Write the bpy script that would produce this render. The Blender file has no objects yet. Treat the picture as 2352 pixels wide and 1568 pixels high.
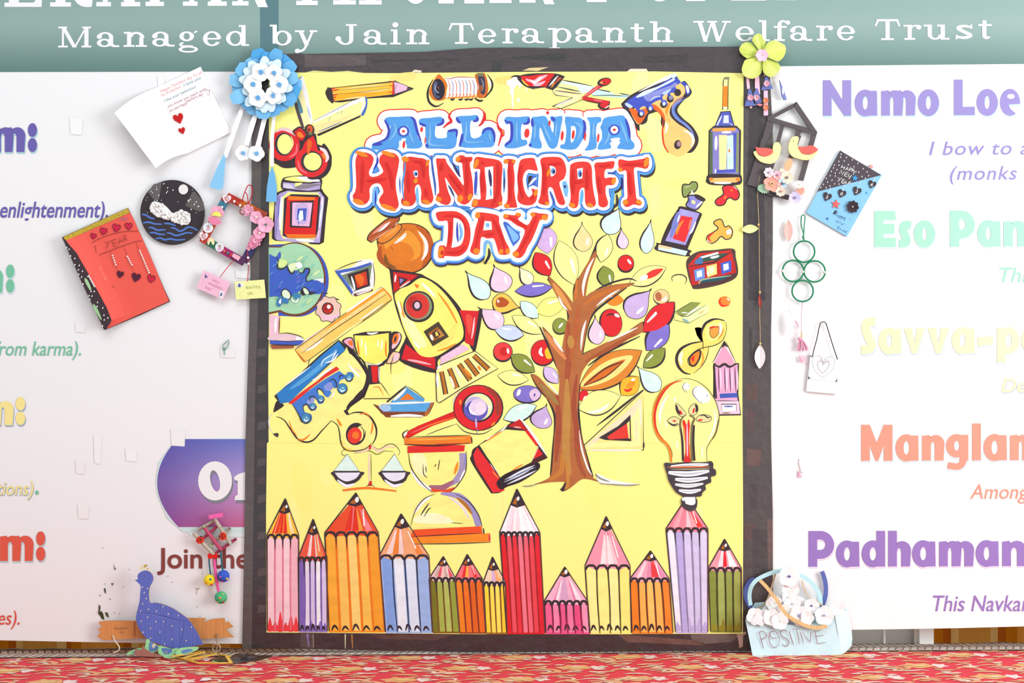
import bpy, bmesh, math, random
from mathutils import Vector, Matrix
from mathutils.geometry import tessellate_polygon, delaunay_2d_cdt
SC = bpy.context.scene
COL = SC.collection
PI = math.pi
random.seed(7)

# ---------------------------------------------------------------- camera, light, exposure
DIST = 4.0            # metres from the lens to the face of the printed banner (banner face is y = 0)
HCAM = 0.716          # lens height above the carpet
cam = bpy.data.cameras.new('camera')
cam.sensor_width = 36.0
cam.lens = 36.0 * DIST / 2.352
cam_o = bpy.data.objects.new('camera', cam)
COL.objects.link(cam_o)
cam_o.location = (0, -DIST, HCAM)
cam_o.rotation_euler = (PI / 2, 0, 0)
SC.camera = cam_o

world = bpy.data.worlds.new('hall_daylight')
SC.world = world
world.use_nodes = True
bg = world.node_tree.nodes['Background']
bg.inputs[0].default_value = (0.94, 1.0, 1.0, 1)
bg.inputs[1].default_value = 0.74

def area(name, loc, target, size, power, color):
    l = bpy.data.lights.new(name, 'AREA')
    l.shape = 'RECTANGLE'
    l.size, l.size_y = size
    l.energy = power
    l.color = color
    o = bpy.data.objects.new(name, l)
    COL.objects.link(o)
    o.location = loc
    o.rotation_euler = (Vector(target) - Vector(loc)).to_track_quat('-Z', 'Y').to_euler()
    return o
area('window_light', (3.6, -2.6, 1.35), (0.5, 0, 0.6), (1.8, 2.2), 140, (0.98, 1.0, 1.0))
area('ceiling_light', (-0.6, -2.6, 3.6), (-0.2, 0, 0.7), (3.0, 1.2), 46, (0.97, 1.0, 1.0))

SC.view_settings.view_transform = 'Standard'
SC.view_settings.look = 'None'
SC.view_settings.gamma = 1.0
SC.view_settings.exposure = 0.06
SC.view_settings.use_curve_mapping = False

# ---------------------------------------------------------------- colours and materials
def lin(h):
    h = h.lstrip('#')
    v = [int(h[i:i + 2], 16) / 255 for i in (0, 2, 4)]
    return [x / 12.92 if x <= .04045 else ((x + .055) / 1.055) ** 2.4 for x in v]
def hexcol(h):
    return tuple(max(x * 0.93 - 0.028, 0.004) for x in lin(h)) + (1.0,)

def mat(name, rough=0.6, spec=0.5, bump=0.0, bscale=60.0, streak=0.0, sscale=(30, 30, 30), metal=0.0, coat=0.0, bumpxyz=None, sheen=0.0):
    m = bpy.data.materials.new(name)
    m.use_nodes = True
    nt = m.node_tree
    b = nt.nodes['Principled BSDF']
    b.inputs['Roughness'].default_value = rough
    b.inputs['Specular IOR Level'].default_value = spec
    b.inputs['Metallic'].default_value = metal
    b.inputs['Coat Weight'].default_value = coat
    b.inputs['Coat Roughness'].default_value = 0.12
    b.inputs['Sheen Weight'].default_value = sheen
    at = nt.nodes.new('ShaderNodeAttribute'); at.attribute_name = 'Col'
    src = at.outputs['Color']
    tc = nt.nodes.new('ShaderNodeTexCoord')
    if streak:
        mp = nt.nodes.new('ShaderNodeMapping'); mp.inputs['Scale'].default_value = sscale
        n = nt.nodes.new('ShaderNodeTexNoise'); n.inputs['Scale'].default_value = 1.0; n.inputs['Detail'].default_value = 4.0
        nt.links.new(tc.outputs['Object'], mp.inputs[0]); nt.links.new(mp.outputs[0], n.inputs['Vector'])
        mr = nt.nodes.new('ShaderNodeMapRange')
        mr.inputs[1].default_value = 0.3; mr.inputs[2].default_value = 0.7
        mr.inputs[3].default_value = 1 - streak; mr.inputs[4].default_value = 1 + streak
        nt.links.new(n.outputs['Fac'], mr.inputs[0])
        mx = nt.nodes.new('ShaderNodeVectorMath'); mx.operation = 'SCALE'
        nt.links.new(src, mx.inputs[0]); nt.links.new(mr.outputs[0], mx.inputs['Scale'])
        src = mx.outputs[0]
    nt.links.new(src, b.inputs['Base Color'])
    if bump:
        mp = nt.nodes.new('ShaderNodeMapping'); mp.inputs['Scale'].default_value = bumpxyz or (bscale,) * 3
        n = nt.nodes.new('ShaderNodeTexNoise'); n.inputs['Scale'].default_value = 1.0; n.inputs['Detail'].default_value = 3.0
        nt.links.new(tc.outputs['Object'], mp.inputs[0]); nt.links.new(mp.outputs[0], n.inputs['Vector'])
        bu = nt.nodes.new('ShaderNodeBump'); bu.inputs['Strength'].default_value = bump; bu.inputs['Distance'].default_value = 0.004
        nt.links.new(n.outputs['Fac'], bu.inputs['Height']); nt.links.new(bu.outputs[0], b.inputs['Normal'])
    return m

M_VINYL = mat('printed_vinyl', .42, .5, .12, 7)
M_PRINT = mat('banner_ink', .42, .5)
M_PAINT = mat('poster_paint', .5, .45, .10, 160, .07, (26, 26, 55))
M_SHEET = mat('poster_paper', .5, .45, .12, 16, .022, (7, 7, 5))
M_BORDER = mat('black_craft_paper_under_tape', .38, .85, .5, 46, .16, (22, 22, 60), coat=.35)
M_PAPER = mat('craft_paper', .7, .35, .06, 40)
M_CARD = mat('corrugated_card', .75, .3, .5, 1, .06, (40, 40, 40), bumpxyz=(260, 260, 3))
M_FOAM = mat('craft_foam', .8, .25)
M_STICK = mat('craft_stick', .6, .35, .2, 90)
M_GLOSS = mat('glossy_bead', .18, .6)
M_GLIT = mat('glitter_tape', .3, .8, .9, 700, .35, (300, 300, 300))
M_FUZZ = mat('yarn', .9, .2, .25, 400, .05, (400, 400, 400), sheen=.1)
M_CARPET = mat('woven_carpet', .95, .15, .6, 420, .12, (160, 160, 160))
M_CLOTH = mat('curtain_cloth', .85, .25, .2, 200, .06, (60, 60, 4))
def let_light_through(m, k):
    nt = m.node_tree; b = nt.nodes['Principled BSDF']; o = nt.nodes['Material Output']
    tr = nt.nodes.new('ShaderNodeBsdfTranslucent'); mx = nt.nodes.new('ShaderNodeMixShader'); mx.inputs[0].default_value = k
    nt.links.new(b.inputs['Base Color'].links[0].from_socket, tr.inputs[0])
    nt.links.new(b.outputs[0], mx.inputs[1]); nt.links.new(tr.outputs[0], mx.inputs[2]); nt.links.new(mx.outputs[0], o.inputs[0])
let_light_through(M_CLOTH, .75)
M_FROST = mat('frosted_pane', .5, .4); let_light_through(M_FROST, .8)
M_WALL = mat('wall_paint', .6, .4)
M_METAL = mat('wire_metal', .3, .5, metal=.6)
def mat_tape():
    m = bpy.data.materials.new('clear_tape'); m.use_nodes = True
    nt = m.node_tree; b = nt.nodes['Principled BSDF']
    b.inputs['Base Color'].default_value = (.93, .91, .9, 1)
    b.inputs['Alpha'].default_value = .16
    b.inputs['Roughness'].default_value = .08
    tc = nt.nodes.new('ShaderNodeTexCoord'); n = nt.nodes.new('ShaderNodeTexNoise'); n.inputs['Scale'].default_value = 38
    nt.links.new(tc.outputs['Object'], n.inputs['Vector'])
    bu = nt.nodes.new('ShaderNodeBump'); bu.inputs['Strength'].default_value = .8; bu.inputs['Distance'].default_value = .006
    nt.links.new(n.outputs['Fac'], bu.inputs['Height']); nt.links.new(bu.outputs[0], b.inputs['Normal'])
    return m
M_TAPE = mat_tape()

# ---------------------------------------------------------------- shapes
def world_pt(x, y, d=0.0):
    """the point d metres in front of the banner face that the photograph shows at (x, y)"""
    k = (DIST - d) / DIST
    return Vector(((x - 1176) / 1000 * k, -d, HCAM + (784 - y) / 1000 * k))

def parse(s):
    if not isinstance(s, str):
        return [(p[0], p[1], len(p) > 2 and p[2]) for p in s]
    out = []
    for t in s.split():
        c = t.endswith('!')
        a = t.rstrip('!').split(',')
        out.append((float(a[0]), float(a[1]), c))
    return out
def cr(p0, p1, p2, p3, t):
    return tuple(.5 * ((2 * p1[i]) + (-p0[i] + p2[i]) * t + (2 * p0[i] - 5 * p1[i] + 4 * p2[i] - p3[i]) * t * t + (-p0[i] + 3 * p1[i] - 3 * p2[i] + p3[i]) * t ** 3) for i in range(len(p0)))
def smooth_loop(pts, closed=True, n=5):
    P = [p[:2] for p in pts]; K = [p[2] for p in pts]; N = len(P); out = []
    for i in range(N if closed else N - 1):
        p1, p2 = P[i], P[(i + 1) % N]
        if closed:
            p0, p3 = P[i - 1], P[(i + 2) % N]
        else:
            p0 = P[i - 1] if i else p1; p3 = P[i + 2] if i + 2 < N else p2
        if K[i]: p0 = p1
        if K[(i + 1) % N]: p3 = p2
        for k in range(n): out.append(cr(p0, p1, p2, p3, k / n))
    if not closed: out.append(P[-1])
    return out
def ellipse(cx, cy, rx, ry=None, rot=0.0, n=28, a0=0, a1=360):
    ry = rx if ry is None else ry
    full = abs(a1 - a0) >= 360
    out = []
    for i in range(n if full else n + 1):
        a = math.radians(a0 + (a1 - a0) * i / n)
        x, y = rx * math.cos(a), ry * math.sin(a)
        c, s = math.cos(math.radians(rot)), math.sin(math.radians(rot))
        out.append((cx + x * c - y * s, cy + x * s + y * c))
    return out
def ribbon(pts, w, taper=(1, 1), closed=False):
    L, R = [], []
    N = len(pts)
    for i, p in enumerate(pts):
        if closed: a, b = pts[i - 1], pts[(i + 1) % N]
        else: a, b = pts[max(i - 1, 0)], pts[min(i + 1, N - 1)]
        dx, dy = b[0] - a[0], b[1] - a[1]
        l = math.hypot(dx, dy) or 1
        t = i / (N - 1) if N > 1 else 0
        k = 1.0
        if not closed:
            k = min(1, taper[0] + (1 - taper[0]) * t * 3) * min(1, taper[1] + (1 - taper[1]) * (1 - t) * 3)
        h = w * k / 2
        L.append((p[0] - dy / l * h, p[1] + dx / l * h)); R.append((p[0] + dy / l * h, p[1] - dx / l * h))
    return L, R

class Mesh:
    """collects coloured shapes laid in planes parallel to the banner, in photograph units"""
    STEP = 0.000025
    def __init__(s, d=0.0):
        s.v, s.f, s.c, s.d, s.x0, s.y0, s.s = [], [], [], d, 0.0, 0.0, 1.0
        s.tr = None
    def view(s, x0, y0, sc): s.x0, s.y0, s.s = x0, y0, sc; return s
    def px(s, p):
        q = (s.x0 + p[0] / s.s, s.y0 + p[1] / s.s)
        return s.tr(q) if s.tr else q
    def lay(s): s.d += s.STEP; return s.d
    def poly(s, col, loops, d=None):
        """loops: lists of (x, y) in photograph px; the first is the outline, others are holes"""
        d = s.lay() if d is None else d
        vs = [[Vector((p[0], -p[1], 0)) for p in lp] for lp in loops]
        flat = [p for lp in loops for p in lp]
        b = len(s.v)
        s.v += [world_pt(p[0], p[1], d) for p in flat]
        for t in tessellate_polygon(vs):
            a = [flat[i] for i in t]
            ar = (a[1][0] - a[0][0]) * (a[2][1] - a[0][1]) - (a[2][0] - a[0][0]) * (a[1][1] - a[0][1])
            if abs(ar) < 1e-9: continue
            t = t if ar < 0 else (t[0], t[2], t[1])
            s.f.append(tuple(b + i for i in t)); s.c.append(s.colr(col, [flat[i] for i in t]))
        return d
    def colr(s, col, pts):
        if callable(col): return [col(*p) for p in pts]
        return [hexcol(col)] * len(pts)
    def fill(s, col, pts, sm=True, d=None, holes=(), n=5):
        def go(q):
            q = parse(q)
            q = [s.px(p) for p in (smooth_loop(q, True, n) if sm else q)]
            return q
        return s.poly(col, [go(pts)] + [go(h) for h in holes], d)
    def stroke(s, col, w, pts, sm=True, taper=(.35, .35), closed=False, d=None, n=5):
        q = parse(pts)
        q = smooth_loop(q, closed, n) if sm else [p[:2] for p in q]
        q = [s.px(p) for p in q]
        d = s.lay() if d is None else d
        L, R = ribbon(q, w / s.s, taper, closed)
        N = len(q)
        s.union(col, [[L[i], L[(i + 1) % N], R[(i + 1) % N], R[i]] for i in range(N if closed else N - 1)], d)
        return d
    def union(s, col, loops, d):
        """one flat patch covering all the loops, without overlaps"""
        V, F = [], []
        for lp in loops:
            ar = sum(lp[i - 1][0] * lp[i][1] - lp[i][0] * lp[i - 1][1] for i in range(len(lp)))
            if len(lp) == 4:                                  # a folded quad is laid as its two triangles
                tri = [[lp[0], lp[1], lp[2]], [lp[0], lp[2], lp[3]]]
            else: tri = [lp]
            for t in tri:
                ar = sum(t[i - 1][0] * t[i][1] - t[i][0] * t[i - 1][1] for i in range(len(t)))
                if abs(ar) < 1e-6: continue
                if ar < 0: t = t[::-1]
                F.append(list(range(len(V), len(V) + len(t)))); V += [Vector(p) for p in t]
        if not F: return
        R = delaunay_2d_cdt(V, [], F, 1, 1e-5)
        b = len(s.v); s.v += [world_pt(p[0], p[1], d) for p in R[0]]
        for f, src in zip(R[2], R[5]):
            if not src: continue
            pts = [R[0][i] for i in f]
            s.f.append(tuple(b + i for i in reversed(f))); s.c.append(s.colr(col, [tuple(p) for p in reversed(pts)]))
    def ring(s, col, cx, cy, r0, r1, ry0=None, ry1=None, rot=0, d=None, n=36):
        o = [s.px(p) for p in ellipse(cx, cy, r1, ry1, rot, n)]; i = [s.px(p) for p in ellipse(cx, cy, r0, ry0, rot, n)]
        return s.poly(col, [o, i], d)
    def disc(s, col, cx, cy, rx, ry=None, rot=0, d=None, n=28):
        return s.poly(col, [[s.px(p) for p in ellipse(cx, cy, rx, ry, rot, n)]], d)
    def outlined(s, col, oc, w, pts, sm=True, n=5):
        s.fill(col, pts, sm, n=n); s.stroke(oc, w, pts, sm, closed=True, n=n)
    def slab(s, col, loops, d0, d1, side=None, sm=False, n=5):
        """a plate with thickness: its face at d1 and its sides back to d0; loops in view units"""
        L = []
        for q in loops:
            q = parse(q)
            L.append([s.px(p) for p in (smooth_loop(q, True, n) if sm else q)])
        s.poly(col, L, d1)
        for q in L:
            b = len(s.v); N = len(q)
            for p in q:
                s.v += [world_pt(*p, d1), world_pt(*p, d1) + Vector((0, d1 - d0, 0))]
            for i in range(N):
                j = (i + 1) % N
                s.f.append((b + 2 * i, b + 2 * i + 1, b + 2 * j + 1, b + 2 * j)); s.c.append(s.colr(side or col, [q[i]] * 4))
        s.d = d1
        return s
    def quad(s, col, P):
        b = len(s.v); s.v += [Vector(p) for p in P]; s.f.append(tuple(range(b, b + len(P))))
        s.c.append([hexcol(col)] * len(P))
    def tube(s, col, P, r, seg=7, closed=False, taper=None):
        P = [Vector(p) for p in P]; N = len(P); b = len(s.v)
        for i, p in enumerate(P):
            t = (P[(i + 1) % N] - P[i - 1]) if closed else (P[min(i + 1, N - 1)] - P[max(i - 1, 0)])
            t.normalize()
            u = t.cross(Vector((0, 1, 0)))
            if u.length < 1e-3: u = t.cross(Vector((1, 0, 0)))
            u.normalize(); w = t.cross(u)
            rr = r * (taper(i / max(N - 1, 1)) if taper else 1)
            for k in range(seg):
                a = 2 * PI * k / seg
                s.v.append(p + (u * math.cos(a) + w * math.sin(a)) * rr)
        for i in range(N if closed else N - 1):
            j = (i + 1) % N
            for k in range(seg):
                l = (k + 1) % seg
                s.f.append((b + i * seg + k, b + i * seg + l, b + j * seg + l, b + j * seg + k)); s.c.append([hexcol(col)] * 4)
        if not closed:
            s.f.append(tuple(b + k for k in range(seg))); s.c.append([hexcol(col)] * seg)
            s.f.append(tuple(b + (N - 1) * seg + k for k in reversed(range(seg)))); s.c.append([hexcol(col)] * seg)
    def tubepx(s, col, r, pts, d=0.006, sm=True, closed=False, seg=7, n=5, taper=None):
        q = parse(pts)
        q = smooth_loop(q, closed, n) if sm else [p[:2] for p in q]
        s.tube(col, [world_pt(*s.px(p), d) for p in q], r, seg, closed, taper)
    def ball(s, col, c, r, seg=12, rings=8, sq=(1, 1, 1)):
        b = len(s.v); c = Vector(c)
        for i in range(rings + 1):
            th = PI * i / rings
            for k in range(seg):
                a = 2 * PI * k / seg
                s.v.append(c + Vector((math.sin(th) * math.cos(a) * sq[0], math.sin(th) * math.sin(a) * sq[1], math.cos(th) * sq[2])) * r)
        for i in range(rings):
            for k in range(seg):
                l = (k + 1) % seg
                s.f.append((b + i * seg + k, b + (i + 1) * seg + k, b + (i + 1) * seg + l, b + i * seg + l)); s.c.append([hexcol(col)] * 4)
    def build(s, name, m, parent=None, smooth=False):
        me = bpy.data.meshes.new(name)
        off = parent_loc(parent)
        me.from_pydata([tuple(v - off) for v in s.v], [], s.f)
        at = me.color_attributes.new('Col', 'FLOAT_COLOR', 'CORNER')
        flat = []
        for c in s.c:
            for k in c: flat += k
        at.data.foreach_set('color', flat)
        me.materials.append(m)
        if smooth:
            me.polygons.foreach_set('use_smooth', [True] * len(me.polygons))
        me.update()
        o = bpy.data.objects.new(name, me); COL.objects.link(o)
        if parent: o.parent = parent
        return o

def parent_loc(p):
    off = Vector((0, 0, 0))
    while p:
        off += Vector(p.location); p = p.parent
    return off
def tag(o, label=None, cat=None, group=None, kind=None):
    if label: o['label'] = label
    if cat: o['category'] = cat
    if group: o['group'] = group
    if kind: o['kind'] = kind
    return o
def thing(name, label, cat, x, y, d=0.0, group=None):
    o = bpy.data.objects.new(name, None); COL.objects.link(o)
    o.empty_display_size = .02
    o.location = world_pt(x, y, d)
    return tag(o, label, cat, group)
def grad_v(y0, h0, y1, h1):
    a, b = hexcol(h0), hexcol(h1)
    def f(x, y):
        t = min(max((y - y0) / (y1 - y0), 0), 1)
        return tuple(a[i] + (b[i] - a[i]) * t for i in range(4))
    return f
# ---------------------------------------------------------------- lettering
def font_mesh(txt, shear=0.0, offset=0.0, spacing=1.0):
    cu = bpy.data.curves.new('lettering', 'FONT')
    cu.body = txt; cu.shear = shear; cu.offset = offset; cu.space_character = spacing
    cu.fill_mode = 'FRONT'; cu.resolution_u = 4
    o = bpy.data.objects.new('lettering', cu); COL.objects.link(o)
    dg = bpy.context.evaluated_depsgraph_get()
    me = bpy.data.meshes.new_from_object(o.evaluated_get(dg))
    V = [tuple(v.co) for v in me.vertices]; F = [tuple(p.vertices) for p in me.polygons]
    bpy.data.objects.remove(o); bpy.data.curves.remove(cu); bpy.data.meshes.remove(me)
    return V, F
_CAP = {}
def text(M, col, txt, x0, x1, base, cap, shear=0.0, offset=0.0, spacing=1.0, slope=0.0, shadow=None, dxy=(2.2, 3.2), rot=None):
    """one line of built-in type from x0 to x1 with its baseline and capital height in px"""
    key = (offset, shear)
    if key not in _CAP:
        V, F = font_mesh('H', 0, offset); _CAP[key] = max(v[1] for v in V)
    V, F = font_mesh(txt, shear, offset, spacing)
    a, b = min(v[0] for v in V), max(v[0] for v in V)
    kx, ky = (x1 - x0) / (b - a), cap / _CAP[key]
    def place(dx, dy, c):
        d = M.lay(); o = len(M.v)
        for v in V:
            X, Y = x0 + (v[0] - a) * kx + dx, base - v[1] * ky + dy
            Y += (X - x0) * slope
            if rot:
                ang, cx, cy = math.radians(rot[0]), rot[1], rot[2]
                X, Y = cx + (X - cx) * math.cos(ang) - (Y - cy) * math.sin(ang), cy + (X - cx) * math.sin(ang) + (Y - cy) * math.cos(ang)
            M.v.append(world_pt(*M.px((X, Y)), d))
        for f in F:
            M.f.append(tuple(o + i for i in f)); M.c.append([hexcol(c)] * len(f))
    if shadow: place(dxy[0], dxy[1], shadow)
    place(0, 0, col)

# wide slab serif capitals and small letters of the header, drawn between x0 and x1
def serif(M, ch, x0, x1, base, cap, col):
    D0 = M.d; W = x1 - x0; st = cap * .205; hl = cap * .08; xh = cap * .72; sf = cap * .09; cx = (x0 + x1) / 2
    top, xt = base - cap, base - xh
    def rect(a, t, b, bt): M.poly(col, [[(a, t), (b, t), (b, bt), (a, bt)]])
    def stem(x, t, b, w=st): rect(x - w / 2, t, x + w / 2, b)
    def ser(x, y, w, up=True): rect(x - w / 2, y - sf if up else y, x + w / 2, y if up else y + sf)
    def arc(cx, cy, rx, ry, a0, a1, tx=st, ty=hl, n=22):
        o = ellipse(cx, cy, rx, ry, 0, n, a0, a1); i = ellipse(cx, cy, rx - tx, ry - ty, 0, n, a0, a1)
        M.poly(col, [o + i[::-1]])
    def bowl(cx, cy, rx, ry, tx=st, ty=hl):
        M.poly(col, [ellipse(cx, cy, rx, ry), ellipse(cx, cy, rx - tx, ry - ty)])
    def diag(a, t, b, bt, w): M.poly(col, [[(a - w / 2, t), (a + w / 2, t), (b + w / 2, bt), (b - w / 2, bt)]])
    def dot(x, y, r): M.poly(col, [ellipse(x, y, r * 1.15, r)])
    S = st * 2.3
    if ch == 'M':
        a, b = x0 + W * .14, x1 - W * .14
        stem(a, top, base, hl * 1.3); stem(b, top, base); ser(a, base, S); ser(b, base, S); rect(x0, top, a + st, top + sf); rect(b - st, top, x1, top + sf)
        diag(a, top, cx, base, st); diag(b, top, cx, base, hl * 1.2)
    elif ch in 'a':
        r = W * .66
        arc(x0 + r * .55, xt + xh * .33, r * .55, xh * .33, 180, 360, st, hl); dot(x0 + st * .55, xt + xh * .3, st * .55)
        stem(x0 + r * 1.1 - st / 2, xt + xh * .32, base - xh * .16)
        bowl(x0 + r * .5, base - xh * .28, r * .52, xh * .28, st * .95, hl)
        M.poly(col, [[(x0 + r * 1.1 - st, base - xh * .22), (x0 + r * 1.1, base - xh * .22), (x0 + r * 1.22, base - sf), (x1, base - sf), (x1, base), (x0 + r * 1.12, base), (x0 + r * 1.1 - st * .8, base - xh * .08)]])
    elif ch in 'nh':
        a, b = x0 + W * .26, x1 - W * .24
        stem(a, (top if ch == 'h' else xt), base); ser(a, base, W * .46); ser(b, base, W * .46)
        rect(x0 + W * .04, (top if ch == 'h' else xt), a, (top if ch == 'h' else xt) + sf)
        arc((a + b + st / 2) / 2, xt + xh * .4, (b + st - a) / 2, xh * .4, 190, 360, st, hl * 1.2); stem(b, xt + xh * .38, base)
    elif ch == 'g':
        bowl(x0 + W * .42, xt + xh * .33, W * .36, xh * .33)
        arc(x1 - W * .1, xt + xh * .12, W * .14, xh * .16, 180, 290, hl, hl)
        arc(x0 + W * .35, base - xh * .12, W * .3, xh * .18, 100, 250, hl * 1.6, hl)
        bowl(x0 + W * .5, base + cap * .14, W * .48, cap * .16, st * .8, hl)
        rect(x0 + W * .2, base - sf * .6, x0 + W * .72, base + sf * .5)
    elif ch == 'e':
        arc(cx, base - xh / 2, W / 2, xh / 2, 30, 360, st, hl); rect(x0 + st * .6, base - xh * .55, x1 - st * .35, base - xh * .55 + hl)
    elif ch in 'db':
        s = x1 - W * .24 if ch == 'd' else x0 + W * .22
        stem(s, top, base - (0 if ch == 'd' else sf)); rect(s - st * 1.15, top, s, top + sf)
        if ch == 'd': bowl(x0 + W * .4, base - xh / 2, W * .4, xh / 2); rect(s, base - sf, x1, base)
        else: bowl(x0 + W * .58, base - xh / 2, W * .42, xh / 2)
    elif ch == 'p':
        s = x0 + W * .3; stem(s, xt, base + cap * .3); ser(s, base + cap * .3, W * .48); rect(x0, xt, s, xt + sf); bowl(x0 + W * .62, base - xh / 2, W * .4, xh / 2)
    elif ch in 'yWV':
        t = xt if ch == 'y' else top
        if ch == 'y':
            diag(x0 + W * .22, t, cx + st * .1, base, st); M.stroke(col, hl * 1.5, [(x1 - W * .2, t), (cx, base), (cx - W * .14, base + cap * .22), (x0 + W * .12, base + cap * .3)], taper=(1, 1))
            ser(x0 + W * .2, t, W * .44, False); ser(x1 - W * .18, t, W * .36, False); dot(x0 + W * .1, base + cap * .27, st * .55)
        else:
            diag(x0 + W * .16, t, x0 + W * .33, base, st); diag(x0 + W * .5, t, x0 + W * .33, base, hl * 1.3); diag(x0 + W * .5, t, x0 + W * .67, base, st); diag(x1 - W * .12, t, x0 + W * .67, base, hl * 1.3)
            ser(x0 + W * .14, t, W * .28, False); ser(x0 + W * .5, t, W * .26, False); ser(x1 - W * .12, t, W * .24, False)
    elif ch == 'J':
        s = x1 - W * .3; stem(s, top, base - cap * .25); ser(s, top, W * .5, False)
        arc(s + st / 2 - W * .36, base - cap * .26, W * .36, cap * .26, 0, 165, st, hl); dot(x0 + st * .6, base - cap * .3, st * .6)
    elif ch == 'i':
        s = cx; stem(s, xt, base); ser(s, base, W); rect(x0 + W * .05, xt, s, xt + sf); dot(s, top + cap * .06, st * .62)
    elif ch == 'l':
        stem(cx, top, base); ser(cx, base, W); rect(x0 + W * .02, top, cx, top + sf)
    elif ch == 'T':
        stem(cx, top, base); ser(cx, base, W * .5); rect(x0 + W * .08, top, x1 - W * .08, top + sf * 1.1)
        M.poly(col, [[(x0 + W * .1, top), (x0 + W * .2, top), (x0 + W * .06, top + cap * .36), (x0, top + cap * .32)]]); M.poly(col, [[(x1 - W * .1, top), (x1 - W * .2, top), (x1 - W * .06, top + cap * .36), (x1, top + cap * .32)]])
    elif ch == 'r':
        s = x0 + W * .36; stem(s, xt, base); ser(s, base, W * .62); rect(x0, xt, s, xt + sf)
        arc(s + W * .34, xt + xh * .3, W * .34, xh * .3, 180, 320, hl * 1.3, hl); dot(x1 - st * .5, xt + xh * .16, st * .55)
    elif ch == 't':
        s = x0 + W * .42; stem(s, top + cap * .1, base - cap * .16); rect(x0, xt, x1 - W * .06, xt + sf); arc(s - st / 2 + W * .3, base - cap * .18, W * .3, cap * .18, 20, 180, st, hl * 1.2)
    elif ch == 'f':
        s = x0 + W * .36; stem(s, top + cap * .2, base); ser(s, base, W * .66); rect(x0, xt, x1 - W * .2, xt + sf); arc(s - st / 2 + W * .34, top + cap * .24, W * .34, cap * .24, 180, 320, st, hl); dot(x1 - st * .45, top + cap * .12, st * .5)
    elif ch == 'u':
        a, b = x0 + W * .24, x1 - W * .26
        stem(a, xt, base - xh * .3); stem(b, xt, base); rect(x0, xt, a, xt + sf); rect(b - W * .22, xt, b, xt + sf); rect(b, base - sf, x1, base); arc((a + b - st / 2) / 2, base - xh * .34, (b + st / 2 - a) / 2, xh * .34, 0, 180, st, hl)
    elif ch == 's':
        M.stroke(col, st * .8, [(x1 - W * .08, xt + xh * .2), (cx, xt + hl), (x0 + W * .14, xt + xh * .25), (cx, xt + xh * .5), (x1 - W * .12, base - xh * .26), (cx, base - hl), (x0 + W * .06, base - xh * .18)], taper=(.6, .6))
        rect(x1 - W * .14, xt, x1 - W * .05, xt + xh * .3); rect(x0 + W * .03, base - xh * .3, x0 + W * .12, base)
    else:                                   # capitals of the top line
        a, b = x0 + W * .24, x1 - W * .24
        if ch in 'EPRBL': stem(a, top, base); ser(a, base, W * .5); ser(a, top, W * .46, False)
        if ch in 'EL':
            rect(a, base - sf, x1 - W * .04, base); M.poly(col, [[(x1 - W * .24, base - sf), (x1, base - cap * .32), (x1 - W * .03, base)]])
        if ch == 'E': rect(a, top, x1 - W * .04, top + sf); rect(a, top + cap * .48, x1 - W * .2, top + cap * .48 + hl)
        if ch in 'PRB': arc(a, top + cap * .26, W * .66, cap * .26, -90, 90)
        if ch == 'R': M.stroke(col, st, [(cx, base - cap * .5), (x1 - W * .28, base - cap * .14), (x1, base - hl)], taper=(1, .8))
        if ch == 'B': arc(a, base - cap * .26, W * .74, cap * .26, -90, 90)
        if ch == 'A': diag(cx, top, x1 - W * .22, base, st * 1.1); diag(cx, top, x0 + W * .16, base, hl * 1.3); ser(x0 + W * .16, base, W * .34); ser(x1 - W * .22, base, W * .44); rect(x0 + W * .3, base - cap * .36, x1 - W * .3, base - cap * .36 + hl)
        if ch == 'N': stem(a, top, base, hl * 1.3); stem(b, top, base, hl * 1.3); ser(a, base, W * .38); diag(a, top, b, base + hl * .4, st); ser(b, top, W * .36, False)
        if ch == 'H': stem(a, top, base); stem(b, top, base); ser(a, base, W * .46); ser(b, base, W * .46); rect(a, top + cap * .46, b, top + cap * .46 + hl)
        if ch == 'I': stem(cx, top, base); ser(cx, base, W)
        if ch == 'U': stem(a, top, base - cap * .4); stem(b, top, base - cap * .4, hl * 1.3); arc((a + b) / 2, base - cap * .4, (b - a) / 2 + st / 2, cap * .4, 0, 180)
        if ch == 'C': arc(cx, top + cap / 2, W / 2, cap / 2, 40, 320)
    M.d = D0

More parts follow.
